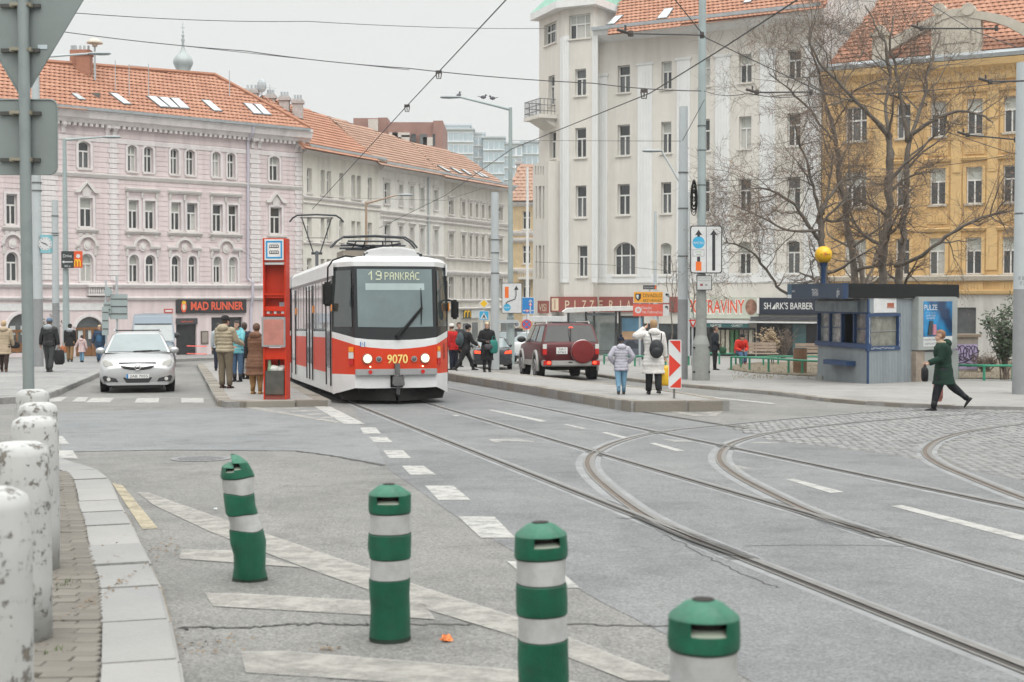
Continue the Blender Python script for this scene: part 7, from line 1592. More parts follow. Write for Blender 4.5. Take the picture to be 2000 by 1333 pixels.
def arm(label,pts,r=.025):
    q = [P(*p_) for p_ in pts]; c = q[0].copy(); o = thing('registration_arm',label,'wire bracket',c,0,'tram wire brackets'); B().tube([v - c for v in q],r,8).obj('tube',M_WIRE,o); b = B()
    B().lathe([(.04,-.06),(.05,0),(.04,.06)],8,q[-1] - c).obj('insulator',M_INS,o); b.lathe([(.05,-.05),(.06,0),(.05,.05)],8,q[0] - c); b.tube([q[0] - c,q[0] - c + Vector((-.25,0,HR))],.03,6); b.tube([q[0] - c + Vector((-.1,0,.15)),q[0] - c + Vector((-.1,0,.0))],.02,6); b.obj('insulator',M_INS,o)
arm('registration arm under the turret roof edge of the white house',[(1232,66,26),(1371,69,28)],.013); arm('registration arm in front of the tree crown',[(1478,181,33),(1584,180,34)],.018); arm('registration arm below the yellow house attic',[(1800,56,34),(1946,56,34)],.02); arm('registration arm beside the pole at the right edge',[(1934,160,31),(2010,158,31)],.02); arm('sloping registration arm low at the right edge',[(1890,264,34),(1984,273,33)],.018)
for px,py,Y,lab in ((795,207,34,'wire hanger on the contact wire over the tram'),(857,141,30.2,'wire clamp where the span meets the contact wire'),(1258,178,26.5,'wire crossing frog before the white house')):
    c = P(px,py,Y); o = thing('wire_hanger',lab,'wire fitting',c,0,'fittings on the tram wires'); B().box((0,0,0),(.13,.05,.06)).obj('clamp',M_INS,o); b = B(); b.tube([(-.06,0,-.02),(-.04,0,-.14),(.04,0,-.14),(.06,0,-.02)],.012,6); b.tube([(0,0,0),(0,0,-.12)],.012,6); b.obj('stirrup',M_INS,o)
# ================================================================== TREES
M_BARK = mat('bark_grey',(.16,.14,.118),.95,0,.35,6,.7,22); M_TWIG = mat('twig_brown',(.165,.13,.105),.95,0,.3,4); M_DRY = mat('dry_leaf',(.27,.16,.09),.95,0,.4,8); M_GRN = mat('evergreen_leaf',(.035,.06,.025),.6,0,.4,3)
def grow(b,p0,d,L,r,lvl,R,leaves,nb,up=.12,lim=None):
    """one wandering branch with children; straight pieces, tapered"""
    n = {3: 7,2: 6,1: 5,0: 3}[lvl]; pts = [p0]; d = d.normalized(); q = p0
    for i in range(n):
        d = (d + Vector((R.gauss(0,1),R.gauss(0,1),R.gauss(0,1))) * .2 + UP * up * (.6 if lvl else .1)).normalized(); q = q + d * (L / n); pts.append(q)
    rad = [max(.0035,r * (1 - .75 * i / n)) for i in range(n + 1)]; b[lvl].tube(pts,rad,{3: 8,2: 6,1: 4,0: 3}[lvl],False)
    if lvl == 0:
        if R.random() < .16: leaves.append(pts[-1])
        return
    for k in range(nb[lvl]):
        t = R.uniform(.18,1.) ** .8; i = min(n - 1,int(t * n)); c = pts[i].lerp(pts[i + 1],t * n - i); dd = (pts[i + 1] - pts[i]).normalized(); o = Vector((R.gauss(0,1),R.gauss(0,1),R.gauss(0,1))); o = (o - dd * o.dot(dd)).normalized()
        grow(b,c,dd * R.uniform(.35,.8) + o * R.uniform(.5,.95),L * R.uniform(.38,.62),rad[i] * R.uniform(.45,.65),lvl - 1,R,leaves,nb,up)
def tree(name,label,base,limbs,seed,nb,m=M_BARK,up=.12,leafn=1.):
    """limbs: list of ([(px,py,Y)...], r0, r1, children, child length)"""
    o = thing(name,label,'tree',base); R = random.Random(seed); bs = {k: B() for k in (0,1,2,3)}; tr = B(); leaves = []
    for pts,r0,r1,nc,cl in limbs:
        q = spline([(P(*p_) if p_[2] > 5 else base) - base for p_ in pts],5); n = len(q); q = [v + Vector((R.gauss(0,.03),R.gauss(0,.03),0)) for v in q]; rad = [.8 * (r0 + (r1 - r0) * i / (n - 1)) * (1 + .1 * R.gauss(0,1)) for i in range(n)]; tr.tube(q,rad,10)
        for k in range(nc):
            t = R.uniform(.3,1.); i = min(n - 2,int(t * (n - 1))); dd = (q[i + 1] - q[i]).normalized(); w = Vector((R.gauss(0,1),R.gauss(0,.8),R.gauss(0,.7))); w = (w - dd * w.dot(dd)).normalized(); grow(bs,q[i],dd * R.uniform(.3,.9) + w,cl * R.uniform(.6,1.25),rad[i] * R.uniform(.4,.6),2,R,leaves,nb,up)
    tr.obj('trunk',m,o,True); bs[2].obj('limbs',m,o,True); tag(bs[1].obj('branches',M_TWIG,o),kind='stuff'); tag(bs[0].obj('twigs',M_TWIG,o),kind='stuff')
    if leaves and leafn > 0:
        lb = B()
        for p_ in leaves:
            for k in range(R.randint(1,3)):
                c = p_ + Vector((R.gauss(0,.05),R.gauss(0,.05),R.gauss(0,.05))); a = Vector((R.gauss(0,1),R.gauss(0,1),R.gauss(0,1))).normalized() * R.uniform(.015,.035); e = a.orthogonal().normalized() * a.length * .7; lb.add([c - a,c + e,c + a,c - e],[(0,1,2,3)])
        tag(lb.obj('leaves',M_DRY,o),kind='stuff')
    return o
NB = {2: 8,1: 10,0: 0}
b1 = GY(1738,46,HR); tree('bare_tree','large bare tree with several grey stems directly behind the kiosk',b1,[
    ([(1738,736,46),(1728,600,46),(1724,500,46),(1736,400,46),(1738,300,46),(1736,262,46)],.2,.12,6,2.0),
    ([(1736,265,46),(1690,215,45.6),(1640,165,45.2),(1600,120,45),(1575,70,45)],.1,.04,12,2.0),
    ([(1734,270,46),(1732,200,46.4),(1738,120,46.6),(1715,60,46.8),(1690,10,47)],.085,.03,10,1.9),
    ([(1752,736,46.4),(1755,600,46.5),(1762,480,46.6),(1768,380,46.6),(1775,275,46.5)],.19,.11,6,2.0),
    ([(1775,278,46.5),(1760,200,46.4),(1752,150,46.3),(1740,90,46),(1745,30,46)],.09,.03,10,1.9),
    ([(1776,276,46.5),(1800,200,47),(1820,120,47.3),(1838,60,47.5)],.08,.03,11,1.9),
    ([(1776,270,46.5),(1815,240,46),(1868,218,45.5),(1915,225,45),(1940,240,45)],.085,.025,12,1.6),
    ([(1748,520,46.3),(1800,500,45.6),(1860,455,45),(1920,425,44.5),(1978,412,44)],.1,.035,14,1.7),
    ([(1730,420,46),(1700,400,45),(1660,390,44.5),(1630,410,44)],.06,.02,8,1.5)],5,NB)
b2 = GY(1675,47.5,HR); tree('bare_tree','bare tree with leaning stem between the ball lamp and the big tree',b2,[
    ([(1690,736,47.5),(1672,560,47.5),(1655,440,47.4),(1640,330,47.2),(1625,240,47)],.16,.08,8,2.0),([(1628,250,47),(1604,160,46.8),(1585,90,46.5),(1590,30,46.5)],.07,.02,11,1.9),([(1632,280,47),(1580,215,46.5),(1535,170,46),(1500,140,46)],.06,.02,11,1.9),([(1640,330,47.2),(1660,250,47.6),(1640,180,48),(1655,120,48)],.05,.02,8,1.7)],8,NB)
b3 = GY(1608,44,HR); tree('bare_tree','spreading bare tree with drooping twigs behind the yellow ball lamp',b3,[
    ([(1612,736,44),(1612,600,44),(1606,500,44),(1602,440,44),(1606,400,44)],.18,.11,8,1.8),([(1604,430,44),(1590,380,43.8),(1570,300,43.5),(1550,240,43)],.08,.025,13,1.7),([(1606,410,44),(1640,360,44.2),(1680,345,44.5),(1715,365,44.5)],.07,.02,12,1.6),([(1600,470,44),(1550,400,43.5),(1500,370,43),(1460,370,42.5)],.075,.02,14,1.6),
    ([(1606,540,44),(1560,580,43.6),(1520,560,43.2),(1480,505,42.8),(1445,480,42.5),(1412,474,42.5)],.075,.02,13,1.5),([(1602,450,44),(1540,450,43),(1480,420,42.5),(1430,400,42)],.06,.02,13,1.6),([(1606,420,44),(1625,330,44),(1600,250,44)],.06,.02,10,1.6)],21,{2: 8,1: 9,0: 0},up=-.02)
b4 = GY(1700,52,HR); tree('bare_tree','bare tree farther back against the yellow house',b4,[([(1700,720,52),(1690,560,52),(1660,450,52),(1650,360,52)],.13,.06,10,2.0),([(1690,560,52),(1720,460,52.5),(1700,380,53)],.07,.03,9,1.8)],33,{2: 6,1: 8,0: 0})
for px,py,lab,sd in ((1312,712,'thin young street tree left of the pale pole',3),(1352,714,'thin young street tree between the two tall poles',4)):
    c = G(px,py,HR); Y = c.y; tree('young_tree',lab,c,[([(px,py,Y),(px,650,Y),(px + 1,600,Y)],.05,.035,0,1),([(px + 1,602,Y),(px - 9,560,Y),(px - 12,500,Y)],.03,.012,4,.8),([(px + 1,602,Y),(px + 10,560,Y),(px + 9,510,Y)],.03,.012,4,.8),([(px + 1,610,Y),(px + 1,550,Y),(px - 2,480,Y)],.03,.01,4,.8)],sd,{2: 3,1: 3,0: 0},leafn=0)
# ---- shrubs
def shrub(name,label,px,pyb,wpx,hpx,m,n,leaf,seed,stems=9,hol=.35):
    c = G(px,pyb,HR); o = thing(name,label,'shrub',c); R = random.Random(seed); s = c.y / F; W_,H_ = wpx * s,hpx * s; sb = B(); lb = B(); tips = []
    for k in range(stems):
        a = R.uniform(0,2 * PI); rr = R.uniform(.2,.95) * W_ / 2; tip = Vector((math.cos(a) * rr,math.sin(a) * rr * .8,H_ * R.uniform(.45,1))); mid = tip * .5 + Vector((R.gauss(0,.1),R.gauss(0,.1),.1)); sb.tube([(R.gauss(0,.06),R.gauss(0,.06),-.05),mid,tip],[.025,.018,.006],5); tips += [mid,tip,mid.lerp(tip,.5)]
        for q in range(5): e = mid.lerp(tip,R.random()); t2 = e + Vector((R.gauss(0,.2),R.gauss(0,.2),R.uniform(0,.3))); sb.tube([e,t2],[.01,.004],4); tips.append(t2)
    sb.obj('stems',M_TWIG,o)
    for k in range(n):
        p_ = R.choice(tips) + Vector((R.gauss(0,HR),R.gauss(0,HR),R.gauss(0,.13))); p_.z = max(.03,p_.z); a = Vector((R.gauss(0,1),R.gauss(0,1),R.gauss(-.3,.6))).normalized() * leaf * R.uniform(.6,1.3); e = a.orthogonal().normalized() * a.length * .35; lb.add([p_ - a,p_ + e,p_ + a,p_ - e],[(0,1,2,3)])
    tag(lb.obj('foliage',m,o),kind='stuff')
shrub('evergreen_shrub','dark evergreen bush next to the pole at the right edge',1962,742,70,140,M_GRN,1500,.075,3,14)
shrub('dry_shrub','tangled leafless dark shrub in front of the barber shop',1530,700,62,58,M_TWIG,300,.03,6,40); shrub('dry_shrub','pale dry grass clump in front of the food shop',1503,700,34,52,mat('straw_dry',(.36,.27,.17),.9,0,.3,6),700,.09,7,16); shrub('dry_shrub','low leafless shrub behind the railing right of the graffiti wall',1925,728,60,34,M_TWIG,300,.03,9,30)
shrub('conifer_shrub','small dark conifer behind the man in the leather jacket',97,700,30,80,M_GRN,700,.07,12,8)
gb = B(); R = random.Random(4)
for k in range(2600):
    x,y = R.uniform(1430,2010),R.uniform(710,741); q = G(x,y,.14)
    if 1590 < x < 1866 and y > 722: continue
    h = R.uniform(.02,.09); d = Vector((R.gauss(0,.04),R.gauss(0,.04),h)); gb.add([q + Vector((-.006,0,0)),q + Vector((.006,0,0)),q + d],[(0,1,2)])
tag(gb.obj('dry_grass',mat('winter_grass',(.2,.17,.08),.95,0,.4,5)),'sparse dry winter grass in the planting bed','grass',kind='stuff')
# ================================================================== VEHICLES
M_TYRE = mat('tyre',(.014,.014,.014),.85,spec=.15); M_RIM = mat('wheel_rim',(.38,.39,.4),.35,.8); M_CGL = mat('car_glass',(.028,.034,.035),.12,0,.3,.8,spec=.4); M_CGLP = glassy('car_windscreen',(.17,.21,.215)); M_CBLK = mat('car_black_plastic',(.025,.026,.028),.55); M_CHR = mat('chrome',(.6,.6,.6),.15,1.,0); M_LAMP = mat('lamp_glass_pale',(.6,.6,.57),.12,0,.15,8); M_PLATE = mat('number_plate',(.7,.71,.7),.4); M_STOP = mat('brake_lamp_lit',(1.,.06,.02),.3,emit=2.2)
def loft_body(st,name,m,parent):
    """st: (y, halfwidth, zbottom, zshoulder, ztop)"""
    b = B(); rows = []
    for y,w,zb,zs,zt in st:
        h = [(0,zb),(w * .8,zb),(w * .93,zb + .03),(w * .985,zb + .12),(w,(zb + zs) / 2),(w * .995,zs - .06),(w * .965,zs),(w * .86,zs + (zt - zs) * .7),(w * .5,zt),(0,zt + .015)]
        rows.append([(x,y,z) for x,z in h] + [(-x,y,z) for x,z in reversed(h[1:-1])])
    n = len(rows[0]); V = sum(rows,[]); f = [(i * n + j,i * n + (j + 1) % n,(i + 1) * n + (j + 1) % n,(i + 1) * n + j) for i in range(len(rows) - 1) for j in range(n)]
    f += [tuple(range(n)),tuple((len(rows) - 1) * n + j for j in reversed(range(n)))]; b.add(V,f); return b.obj(name,m,parent,math.radians(50))
def cabin(parent,m,a0,a1,c1,c0,wb,wt,zb,zt,pillars,wsm,gm,sidewin=True,rear=True):
    b = B(); zr = zt + .05
    pts = [(-wb,a0,zb),(wb,a0,zb),(wb,c0,zb),(-wb,c0,zb),(-wt,a1,zt),(wt,a1,zt),(wt,c1,zt),(-wt,c1,zt),(-wt * .55,a1 + .12,zr),(wt * .55,a1 + .12,zr),(wt * .55,c1 - .1,zr),(-wt * .55,c1 - .1,zr)]
    b.add(pts,[(0,1,5,4),(1,2,6,5),(2,3,7,6),(3,0,4,7),(4,5,9,8),(5,6,10,9),(6,7,11,10),(7,4,8,11),(8,9,10,11)]); cb = b.obj('cabin',m,parent,math.radians(35),.03,2)
    def panel(name,q,mm,ins,off):
        q = [Vector(p_) for p_ in q]; c = sum(q,Vector()) / 4; n = (q[1] - q[0]).cross(q[3] - q[0]).normalized(); mid = Vector((0,(a0 + c0) / 2,(zb + zt) / 2))
        if n.dot(c - mid) < 0: n = -n
        B().poly([c + (p_ - c) * ins + n * off for p_ in q]).obj(name,mm,cb)
    V = [Vector(p_) for p_ in pts]; panel('windscreen',(V[0],V[1],V[5],V[4]),wsm,.92,.012)
    if rear: panel('rear_window',(V[2],V[3],V[7],V[6]),gm,.86,.012)
    if sidewin:
        for s,(p0,p1,p2,p3) in ((1,(V[1],V[2],V[6],V[5])),(-1,(V[0],V[3],V[7],V[4]))):
            fr = [0] + pillars + [1]
            for t0,t1 in zip(fr[:-1],fr[1:]): panel('side_window',(p0.lerp(p1,t0 + .015),p0.lerp(p1,t1 - .015),p3.lerp(p2,t1 - .015),p3.lerp(p2,t0 + .015)),gm,.9,.01)
    return cb
def wheel(parent,x,y,r,w,rim=M_RIM):
    s = 1 if x > 0 else -1; wo = B(); xs = [x - w / 2,x - w / 2 + .03,x + w / 2 - .03,x + w / 2]; wo.tube([(q,y,r) for q in xs],[r * .93,r,r,r * .93],26); t = wo.obj('wheel',M_TYRE,parent,SM)
    B().tube([(x + s * (w / 2 - .01),y,r),(x + s * (w / 2 + .012),y,r)],[r * .66,r * .62],20).obj('rim',rim,t,SM); b = B()
    for k in range(5): a = 2 * PI * k / 5; b.box((x + s * (w / 2 + .006),y + r * .36 * math.cos(a),r + r * .36 * math.sin(a)),(.02,r * .14,r * .3),Matrix.Rotation(a - PI / 2,3,'X'))
    b.obj('hub_slot',M_CBLK,t)
    # dark wheel arch on the body side
    B().tube([(x + s * (w / 2 - .02),y,r + .02),(x + s * (w / 2 - .004),y,r + .02)],r * 1.13,24).obj('wheel_arch',M_CBLK,parent)
def plate(parent,o,u,s,w=.52,h=.11,two=None):
    o,u = Vector(o),Vector(u); n = u.cross(UP); b = B(); c = o; q = [c - u * w / 2,c + u * w / 2,c + u * w / 2 + UP * h,c - u * w / 2 + UP * h]; b.hexa([q[0],q[1],q[1] + n * .012,q[0] + n * .012,q[3],q[2],q[2] + n * .012,q[3] + n * .012]); p_ = b.obj('number_plate',M_PLATE,parent)
    if two:
        text('plate_lettering',s,M_SK,p_,c + UP * h * .56 + n * .012,u,UP,h=h * .34,w=w * .6,ext=.002); text('plate_lettering',two,M_SK,p_,c + UP * h * .1 + n * .012,u,UP,h=h * .34,w=w * .75,ext=.002)
    else: text('plate_lettering',s,M_SK,p_,c + u * w * .05 + UP * h * .18 + n * .012,u,UP,h=h * .62,w=w * .78,ext=.002); B().poly([c - u * w * .49 + n * .0135,c - u * w * .41 + n * .0135,c - u * w * .41 + n * .0135 + UP * h,c - u * w * .49 + n * .0135 + UP * h]).obj('plate_band',M_SB,p_)
def side_mirror(parent,x,y,z,m,sc=1.):
    s = 1 if x > 0 else -1; b = B(); b.sph((0,0,0),(.12 * sc,.07 * sc,.085 * sc),12,8); b.v = [(q[0] + x + s * .1,q[1] + y,q[2] + z) for q in b.v]; b.obj('side_mirror',m,parent,True); B().tube([(x - s * .02,y,z - .05),(x + s * .06,y,z - .04)],.025,6).obj('mirror_stalk',M_CBLK,parent)
def flat(parent,name,pts,m,y0,th=.02,bev=0.,up=0):
    """front/rear panel: outline (x,z) extruded towards -y (front) from y0"""
    b = B(); b.ext(pts,(0,y0,0),(1,0,0),(0,0,1),(0,-th,0)); return b.obj(name,m,parent,False,bev)
def mir(pts): return [(-x,z) for x,z in reversed(pts)]
# ---- silver estate car coming towards the camera
M_SIL = mat('silver_paint',(.46,.47,.475),.28,.45,.03,2,coat=.5)
c = G(269,768); op = thing('silver_estate_car','silver estate car driving towards the camera at the crossing','car',c,math.radians(14.6)); op.rotation_euler.x = -math.atan(K)
st = [(-.02,.72,.3,.52,.6),(.0,.78,.24,.55,.66),(.06,.84,.21,.62,.73),(.2,.88,.2,.7,.8),(.5,.9,.2,.8,.88),(1.0,.9,.2,.86,.95),(1.35,.9,.2,.9,.99),(2.5,.9,.2,.93,1.0),(4.2,.9,.22,.94,1.0),(4.62,.86,.26,.92,.98),(4.75,.8,.32,.86,.93)]
bodyO = loft_body(st,'body',M_SIL,op); cabin(op,M_SIL,1.15,1.98,4.2,4.7,.8,.6,.97,1.44,[.3,.62],M_CGLP,M_CGL)
for s in (1,-1):
    f = (lambda q: q) if s > 0 else mir
    flat(op,'headlamp',f([(.47,.58),(.6,.57),(.78,.66),(.84,.78),(.78,.83),(.62,.76)]),M_LAMP,.16,.14,.02)
    flat(op,'fog_recess',f([(.45,.27),(.78,.29),(.83,.4),(.78,.43),(.5,.36)]),M_CBLK,.03,.06,.01); B().tube([(s * .68,-.045,.345),(s * .68,.0,.345)],.045,16).obj('fog_lamp',M_LAMP,op); side_mirror(op,s * .8,1.3,1.02,M_SIL); wheel(op,s * .79,.92,.32,.21); wheel(op,s * .79,3.65,.32,.21); B().tube([(s * .57,2.0,1.5),(s * .57,2.1,1.545),(s * .57,4.0,1.545),(s * .57,4.1,1.5)],.02,6).obj('roof_rail',M_CHR,op)
    B().tube([(s * .1,1.16,1.0),(s * .1 + .45,1.2,1.02)],.012,5).obj('wiper',M_RUB,op)
B().box((0,3.0,1.525),(1.1,.05,.03)).obj('roof_crossbar',M_CBLK,op)
flat(op,'grille',[(-.4,.67),(-.33,.6),(-.15,.565),(.15,.565),(.33,.6),(.4,.67),(.12,.63),(-.12,.63)],M_CBLK,.02,.06,.006); flat(op,'bonnet_seam',[(-.44,.725),(.44,.725),(.43,.745),(-.43,.745)],M_CBLK,.08,.04)
B().tube([(.062 * math.cos(t),-.065,.625 + .062 * math.sin(t)) for t in [2 * PI * i / 20 for i in range(21)]],.012,8).obj('badge_ring',M_CHR,op,True); flat(op,'badge_bolt',[(-.085,.625),(-.02,.612),(-.01,.625),(.085,.632),(.02,.645),(.01,.628)],M_CHR,-.06,.012)
flat(op,'lower_intake',[(-.26,.25),(.26,.25),(.35,.38),(-.35,.38)],M_CBLK,.02,.06,.01); flat(op,'bumper_lip',[(-.7,.19),(.7,.19),(.78,.25),(-.78,.25)],M_SIL,.02,.06,.01); flat(op,'under_shield',[(-.6,.12),(.6,.12),(.62,.19),(-.62,.19)],M_CBLK,.1,.05); plate(op,(0,-.045,.36),(1,0,0),'2AB 7055',.54,.105)
# ---- van behind it
M_VAN = mat('van_bluegrey',(.13,.165,.2),.35,.2,.04,2,coat=.3); Yv = 57.; vw = .87
c = G(300,640 + F * 1.6 / Yv); va = thing('delivery_van','blue-grey high-roof van following the silver estate car','van',c,math.radians(14.5)); va.scale = (vw,vw,vw)
loft_body([(-.02,.8,.4,.7,.85),(.05,.9,.32,.85,1.0),(.4,.97,.3,.98,1.15),(.7,.99,.3,1.05,1.25),(5.2,1.0,.32,1.1,1.3),(5.4,.98,.36,1.1,1.3)],'body',M_VAN,va); cabin(va,M_VAN,.55,1.25,5.3,5.4,.98,.88,1.15,2.38,[.22],M_CGLP,M_VAN,True,False)
B().hexa([Vector(q) for q in ((-.84,.95,2.0),(.84,.95,2.0),(.86,1.5,2.0),(-.86,1.5,2.0),(-.84,1.28,2.42),(.84,1.28,2.42),(.86,1.6,2.44),(-.86,1.6,2.44))]).obj('roof_brow',M_VAN,va)
for s in (1,-1):
    f = (lambda q: q) if s > 0 else mir
    flat(va,'headlamp',f([(.55,.75),(.85,.8),(.88,1.0),(.7,.98)]),M_LAMP,.1,.12,.02); side_mirror(va,s * .95,.9,1.45,M_CBLK,1.5); wheel(va,s * .88,.95,.34,.22); wheel(va,s * .88,4.2,.34,.22)
flat(va,'grille',[(-.45,.72),(.45,.72),(.5,.9),(-.5,.9)],M_CBLK,.0,.05); flat(va,'bumper',[(-.8,.34),(.8,.34),(.85,.6),(-.85,.6)],M_CBLK,.0,.06,.02)
# ---- maroon off-roader, rear view
M_MAR = mat('maroon_paint',(.085,.007,.011),.4,.1,.08,3,spec=.35,coat=.12,dirt=.12,dirtcol=(.16,.1,.09)); M_CLAD = mat('grey_cladding',(.36,.355,.34),.5,.2,.1,4)
c = G(1104,741); ni = thing('maroon_off_roader','dark red off-roader with round spare wheel cover on its rear door','car',c,math.radians(7.7) + PI); ni.rotation_euler.x = math.atan(K)
# local frame: +y is towards the camera-facing rear, so build with the rear at y=+1.0 and the nose at y=-3.9
ni.rotation_euler = (-math.atan(K),0,math.radians(7.7))
R0 = -1.0   # rear face
st = [(R0 - .02,.82,.62,1.05,1.1),(R0 + .03,.87,.55,1.12,1.16),(R0 + .3,.9,.5,1.14,1.18),(1.2,.91,.48,1.14,1.18),(2.6,.91,.48,1.12,1.17),(2.9,.9,.48,1.1,1.15),(3.7,.87,.5,1.04,1.1),(3.95,.8,.55,.9,1.0)]
loft_body(st,'body',M_MAR,ni)
cabin(ni,M_MAR,R0 + .06,R0 + .28,2.0,2.75,.87,.72,1.14,1.68,[.36,.7],M_CGL,M_CGLP)
for s in (1,-1):
    for y in (0,2.95): wheel(ni,s * .82,y,.385,.27); B().tube([(s * .93,y + .47 * math.cos(t),.4 + .47 * math.sin(t)) for t in [PI * i / 12 for i in range(-1,14)]],.05,8).obj('wheel_flare',M_CLAD,ni,SM)
    B().bx(s * .9 - .04,s * .9 + .05,.45,2.5,.42,.58).obj('side_step',M_CLAD,ni); side_mirror(ni,s * .93,2.35,1.22,M_CBLK,1.2); B().tube([(s * .66,-.55,1.7),(s * .66,-.4,1.77),(s * .66,1.7,1.77),(s * .66,1.85,1.72)],.022,6).obj('roof_rail',M_CLAD,ni)
    f = (lambda q: q) if s > 0 else mir
    flat(ni,'tail_lamp',f([(.74,.78),(.86,.78),(.86,.95),(.74,.95)]),M_REDLENS,R0 + .02,.06,.008); flat(ni,'tail_lamp_clear',f([(.74,.953),(.86,.953),(.86,1.1),(.74,1.1)]),M_WLENS,R0 + .02,.06,.008); flat(ni,'bumper_lamp',f([(.62,.46),(.86,.46),(.86,.6),(.62,.6)]),M_REDLENS,R0 - .08,.09,.01); B().sph((s * .7,R0 - .17,.535),(.06,.012,.045),12,8).obj('lit_lamp',M_STOP,ni)
B().bx(-.62,.62,R0 - .16,R0 + .05,.44,.6).obj('bumper',M_CLAD,ni,False,.025); B().bx(-.88,.88,R0 - .02,R0 + .2,.42,.62).obj('bumper_shell',M_CLAD,ni,False,.03); flat(ni,'bumper_pad',[(-.1,.53),(.02,.53),(.02,.57),(-.1,.57)],M_CBLK,R0 - .16,.01)
plate(ni,(-.28,R0 - .03,.8),(1,0,0),'3A1',.34,.2,'5762'); B().bx(-.012,.012,R0 + .0,R0 + .02,1.18,1.6).obj('door_split',M_CBLK,ni); B().sph((0.02,R0 + .1,1.6),(.07,.012,.02),10,6).obj('high_brake_lamp',M_STOP,ni)
sw = B(); prof = [(.33,0),(.355,.02),(.355,.16),(.33,.2),(.2,.215),(.0,.22)]
V = []; nn = 32
for r,d in prof: V += [(.34 + max(r,.001) * math.cos(2 * PI * j / nn),R0 - .04 - d,.87 + max(r,.001) * math.sin(2 * PI * j / nn)) for j in range(nn)]
sw.add(V,[(i * nn + j,i * nn + (j + 1) % nn,(i + 1) * nn + (j + 1) % nn,(i + 1) * nn + j) for i in range(len(prof) - 1) for j in range(nn)]); spw = sw.obj('spare_wheel_cover',mat('cover_red',(.17,.012,.012),.4,0,.1,4,spec=.35,coat=.1),ni,SM); B().tube([(.34 + .352 * math.cos(t),R0 - .12,.87 + .352 * math.sin(t)) for t in [2 * PI * i / 32 for i in range(33)]],.012,6).obj('cover_rim',M_CHR,spw,True)
B().bx(-.55,.55,-.6,2.6,.3,.5).obj('chassis',M_UNDER,ni); flat(ni,'door_lettering_strip',[(-.5,.66),(-.2,.66),(-.2,.675),(-.5,.675)],M_CHR,R0 - .01,.01)
# ---- dark saloon and others queued ahead
def simple_car(name,label,px,py,rz,sc,m,rear=True,group='cars queued in the side street'):
    c = G(px,py); o = thing(name,label,'car',c,rz,group); o.scale = (sc,) * 3
    loft_body([(-.02,.72,.38,.72,.84),(.03,.82,.3,.85,.95),(.25,.88,.22,.9,1.0),(.8,.9,.2,.92,1.02),(3.2,.9,.2,.9,.98),(3.6,.89,.2,.82,.9),(4.3,.84,.22,.68,.76),(4.5,.74,.3,.55,.62)],'body',m,o); cabin(o,m,.35,1.15,2.5,3.4,.8,.58,.98,1.4,[.4],M_CGLP,M_CGLP)
    for s in (1,-1):
        for y in (.75,3.5): wheel(o,s * .79,y,.31,.2)
        f = (lambda q: q) if s > 0 else mir
        flat(o,'tail_lamp' if rear else 'headlamp',f([(.5,.72),(.82,.74),(.84,.86),(.56,.84)]),M_STOP if rear else M_LAMP,.03,.06,.01); side_mirror(o,s * .82,2.6 if rear else .9,1.0,m)
    plate(o,(0,-.035,.66 if rear else .4),(1,0,0),'1AX 4827' if rear else '4AP 3361',.5,.11); flat(o,'bumper_insert',[(-.7,.24),(.7,.24),(.78,.4),(-.78,.4)],M_CBLK,.04,.06,.01); return o
simple_car('dark_saloon_car','dark grey saloon braking behind the woman in the long black coat',963,723,math.radians(4),.84,mat('dark_grey_paint',(.045,.052,.06),.25,.4,.05,2,coat=.5)); simple_car('white_hatchback','white car half hidden behind the lamp post and the off-roader',1016,711,math.radians(-28),.95,mat('white_paint',(.66,.67,.67),.25,0,.03,2,coat=.5),False)
simple_car('dark_hatchback','dark car parked beyond the roof of the off-roader',1075,701,math.radians(75),1.,mat('black_paint',(.02,.022,.025),.2,.2,.05,2,coat=.5),False)
# ================================================================== PEOPLE
def remesh(b,vox,m,name,it=6):
    me = b.mesh(name,None); o = bpy.data.objects.new(name,me); COL.objects.link(o); r = o.modifiers.new('r','REMESH'); r.mode = 'VOXEL'; r.voxel_size = vox; s = o.modifiers.new('s','SMOOTH'); s.iterations = it; s.factor = .5
    dg = bpy.context.evaluated_depsgraph_get(); dg.update(); out = bpy.data.meshes.new_from_object(o.evaluated_get(dg)); bpy.data.objects.remove(o); out.name = name; out.materials.clear(); out.materials.append(m); out.shade_smooth(); return out
M_SKIN = mat('skin',(.5,.31,.23),.55,0,.06,8)
CM = {}
def cloth(name,col=(.1,.1,.1),rough=.8,bump=.25): return mat('cloth_' + name,col,rough,0,.22,9,bump,30,spec=.22)
def fold(b,k):
    """uneven cloth: creases running mostly across the garment"""
    b.v = [(x + .013 * k * mnoise.noise(Vector((x * 9,y * 9,z * 17 + k * 50))) + .006 * k * mnoise.noise(Vector((x * 25,y * 25,z * 40))),y + .013 * k * mnoise.noise(Vector((x * 9 + 7,y * 9,z * 17))),z) for x,y,z in b.v]
def rot(v,ax,a): return Matrix.Rotation(a,3,ax) @ Vector(v)
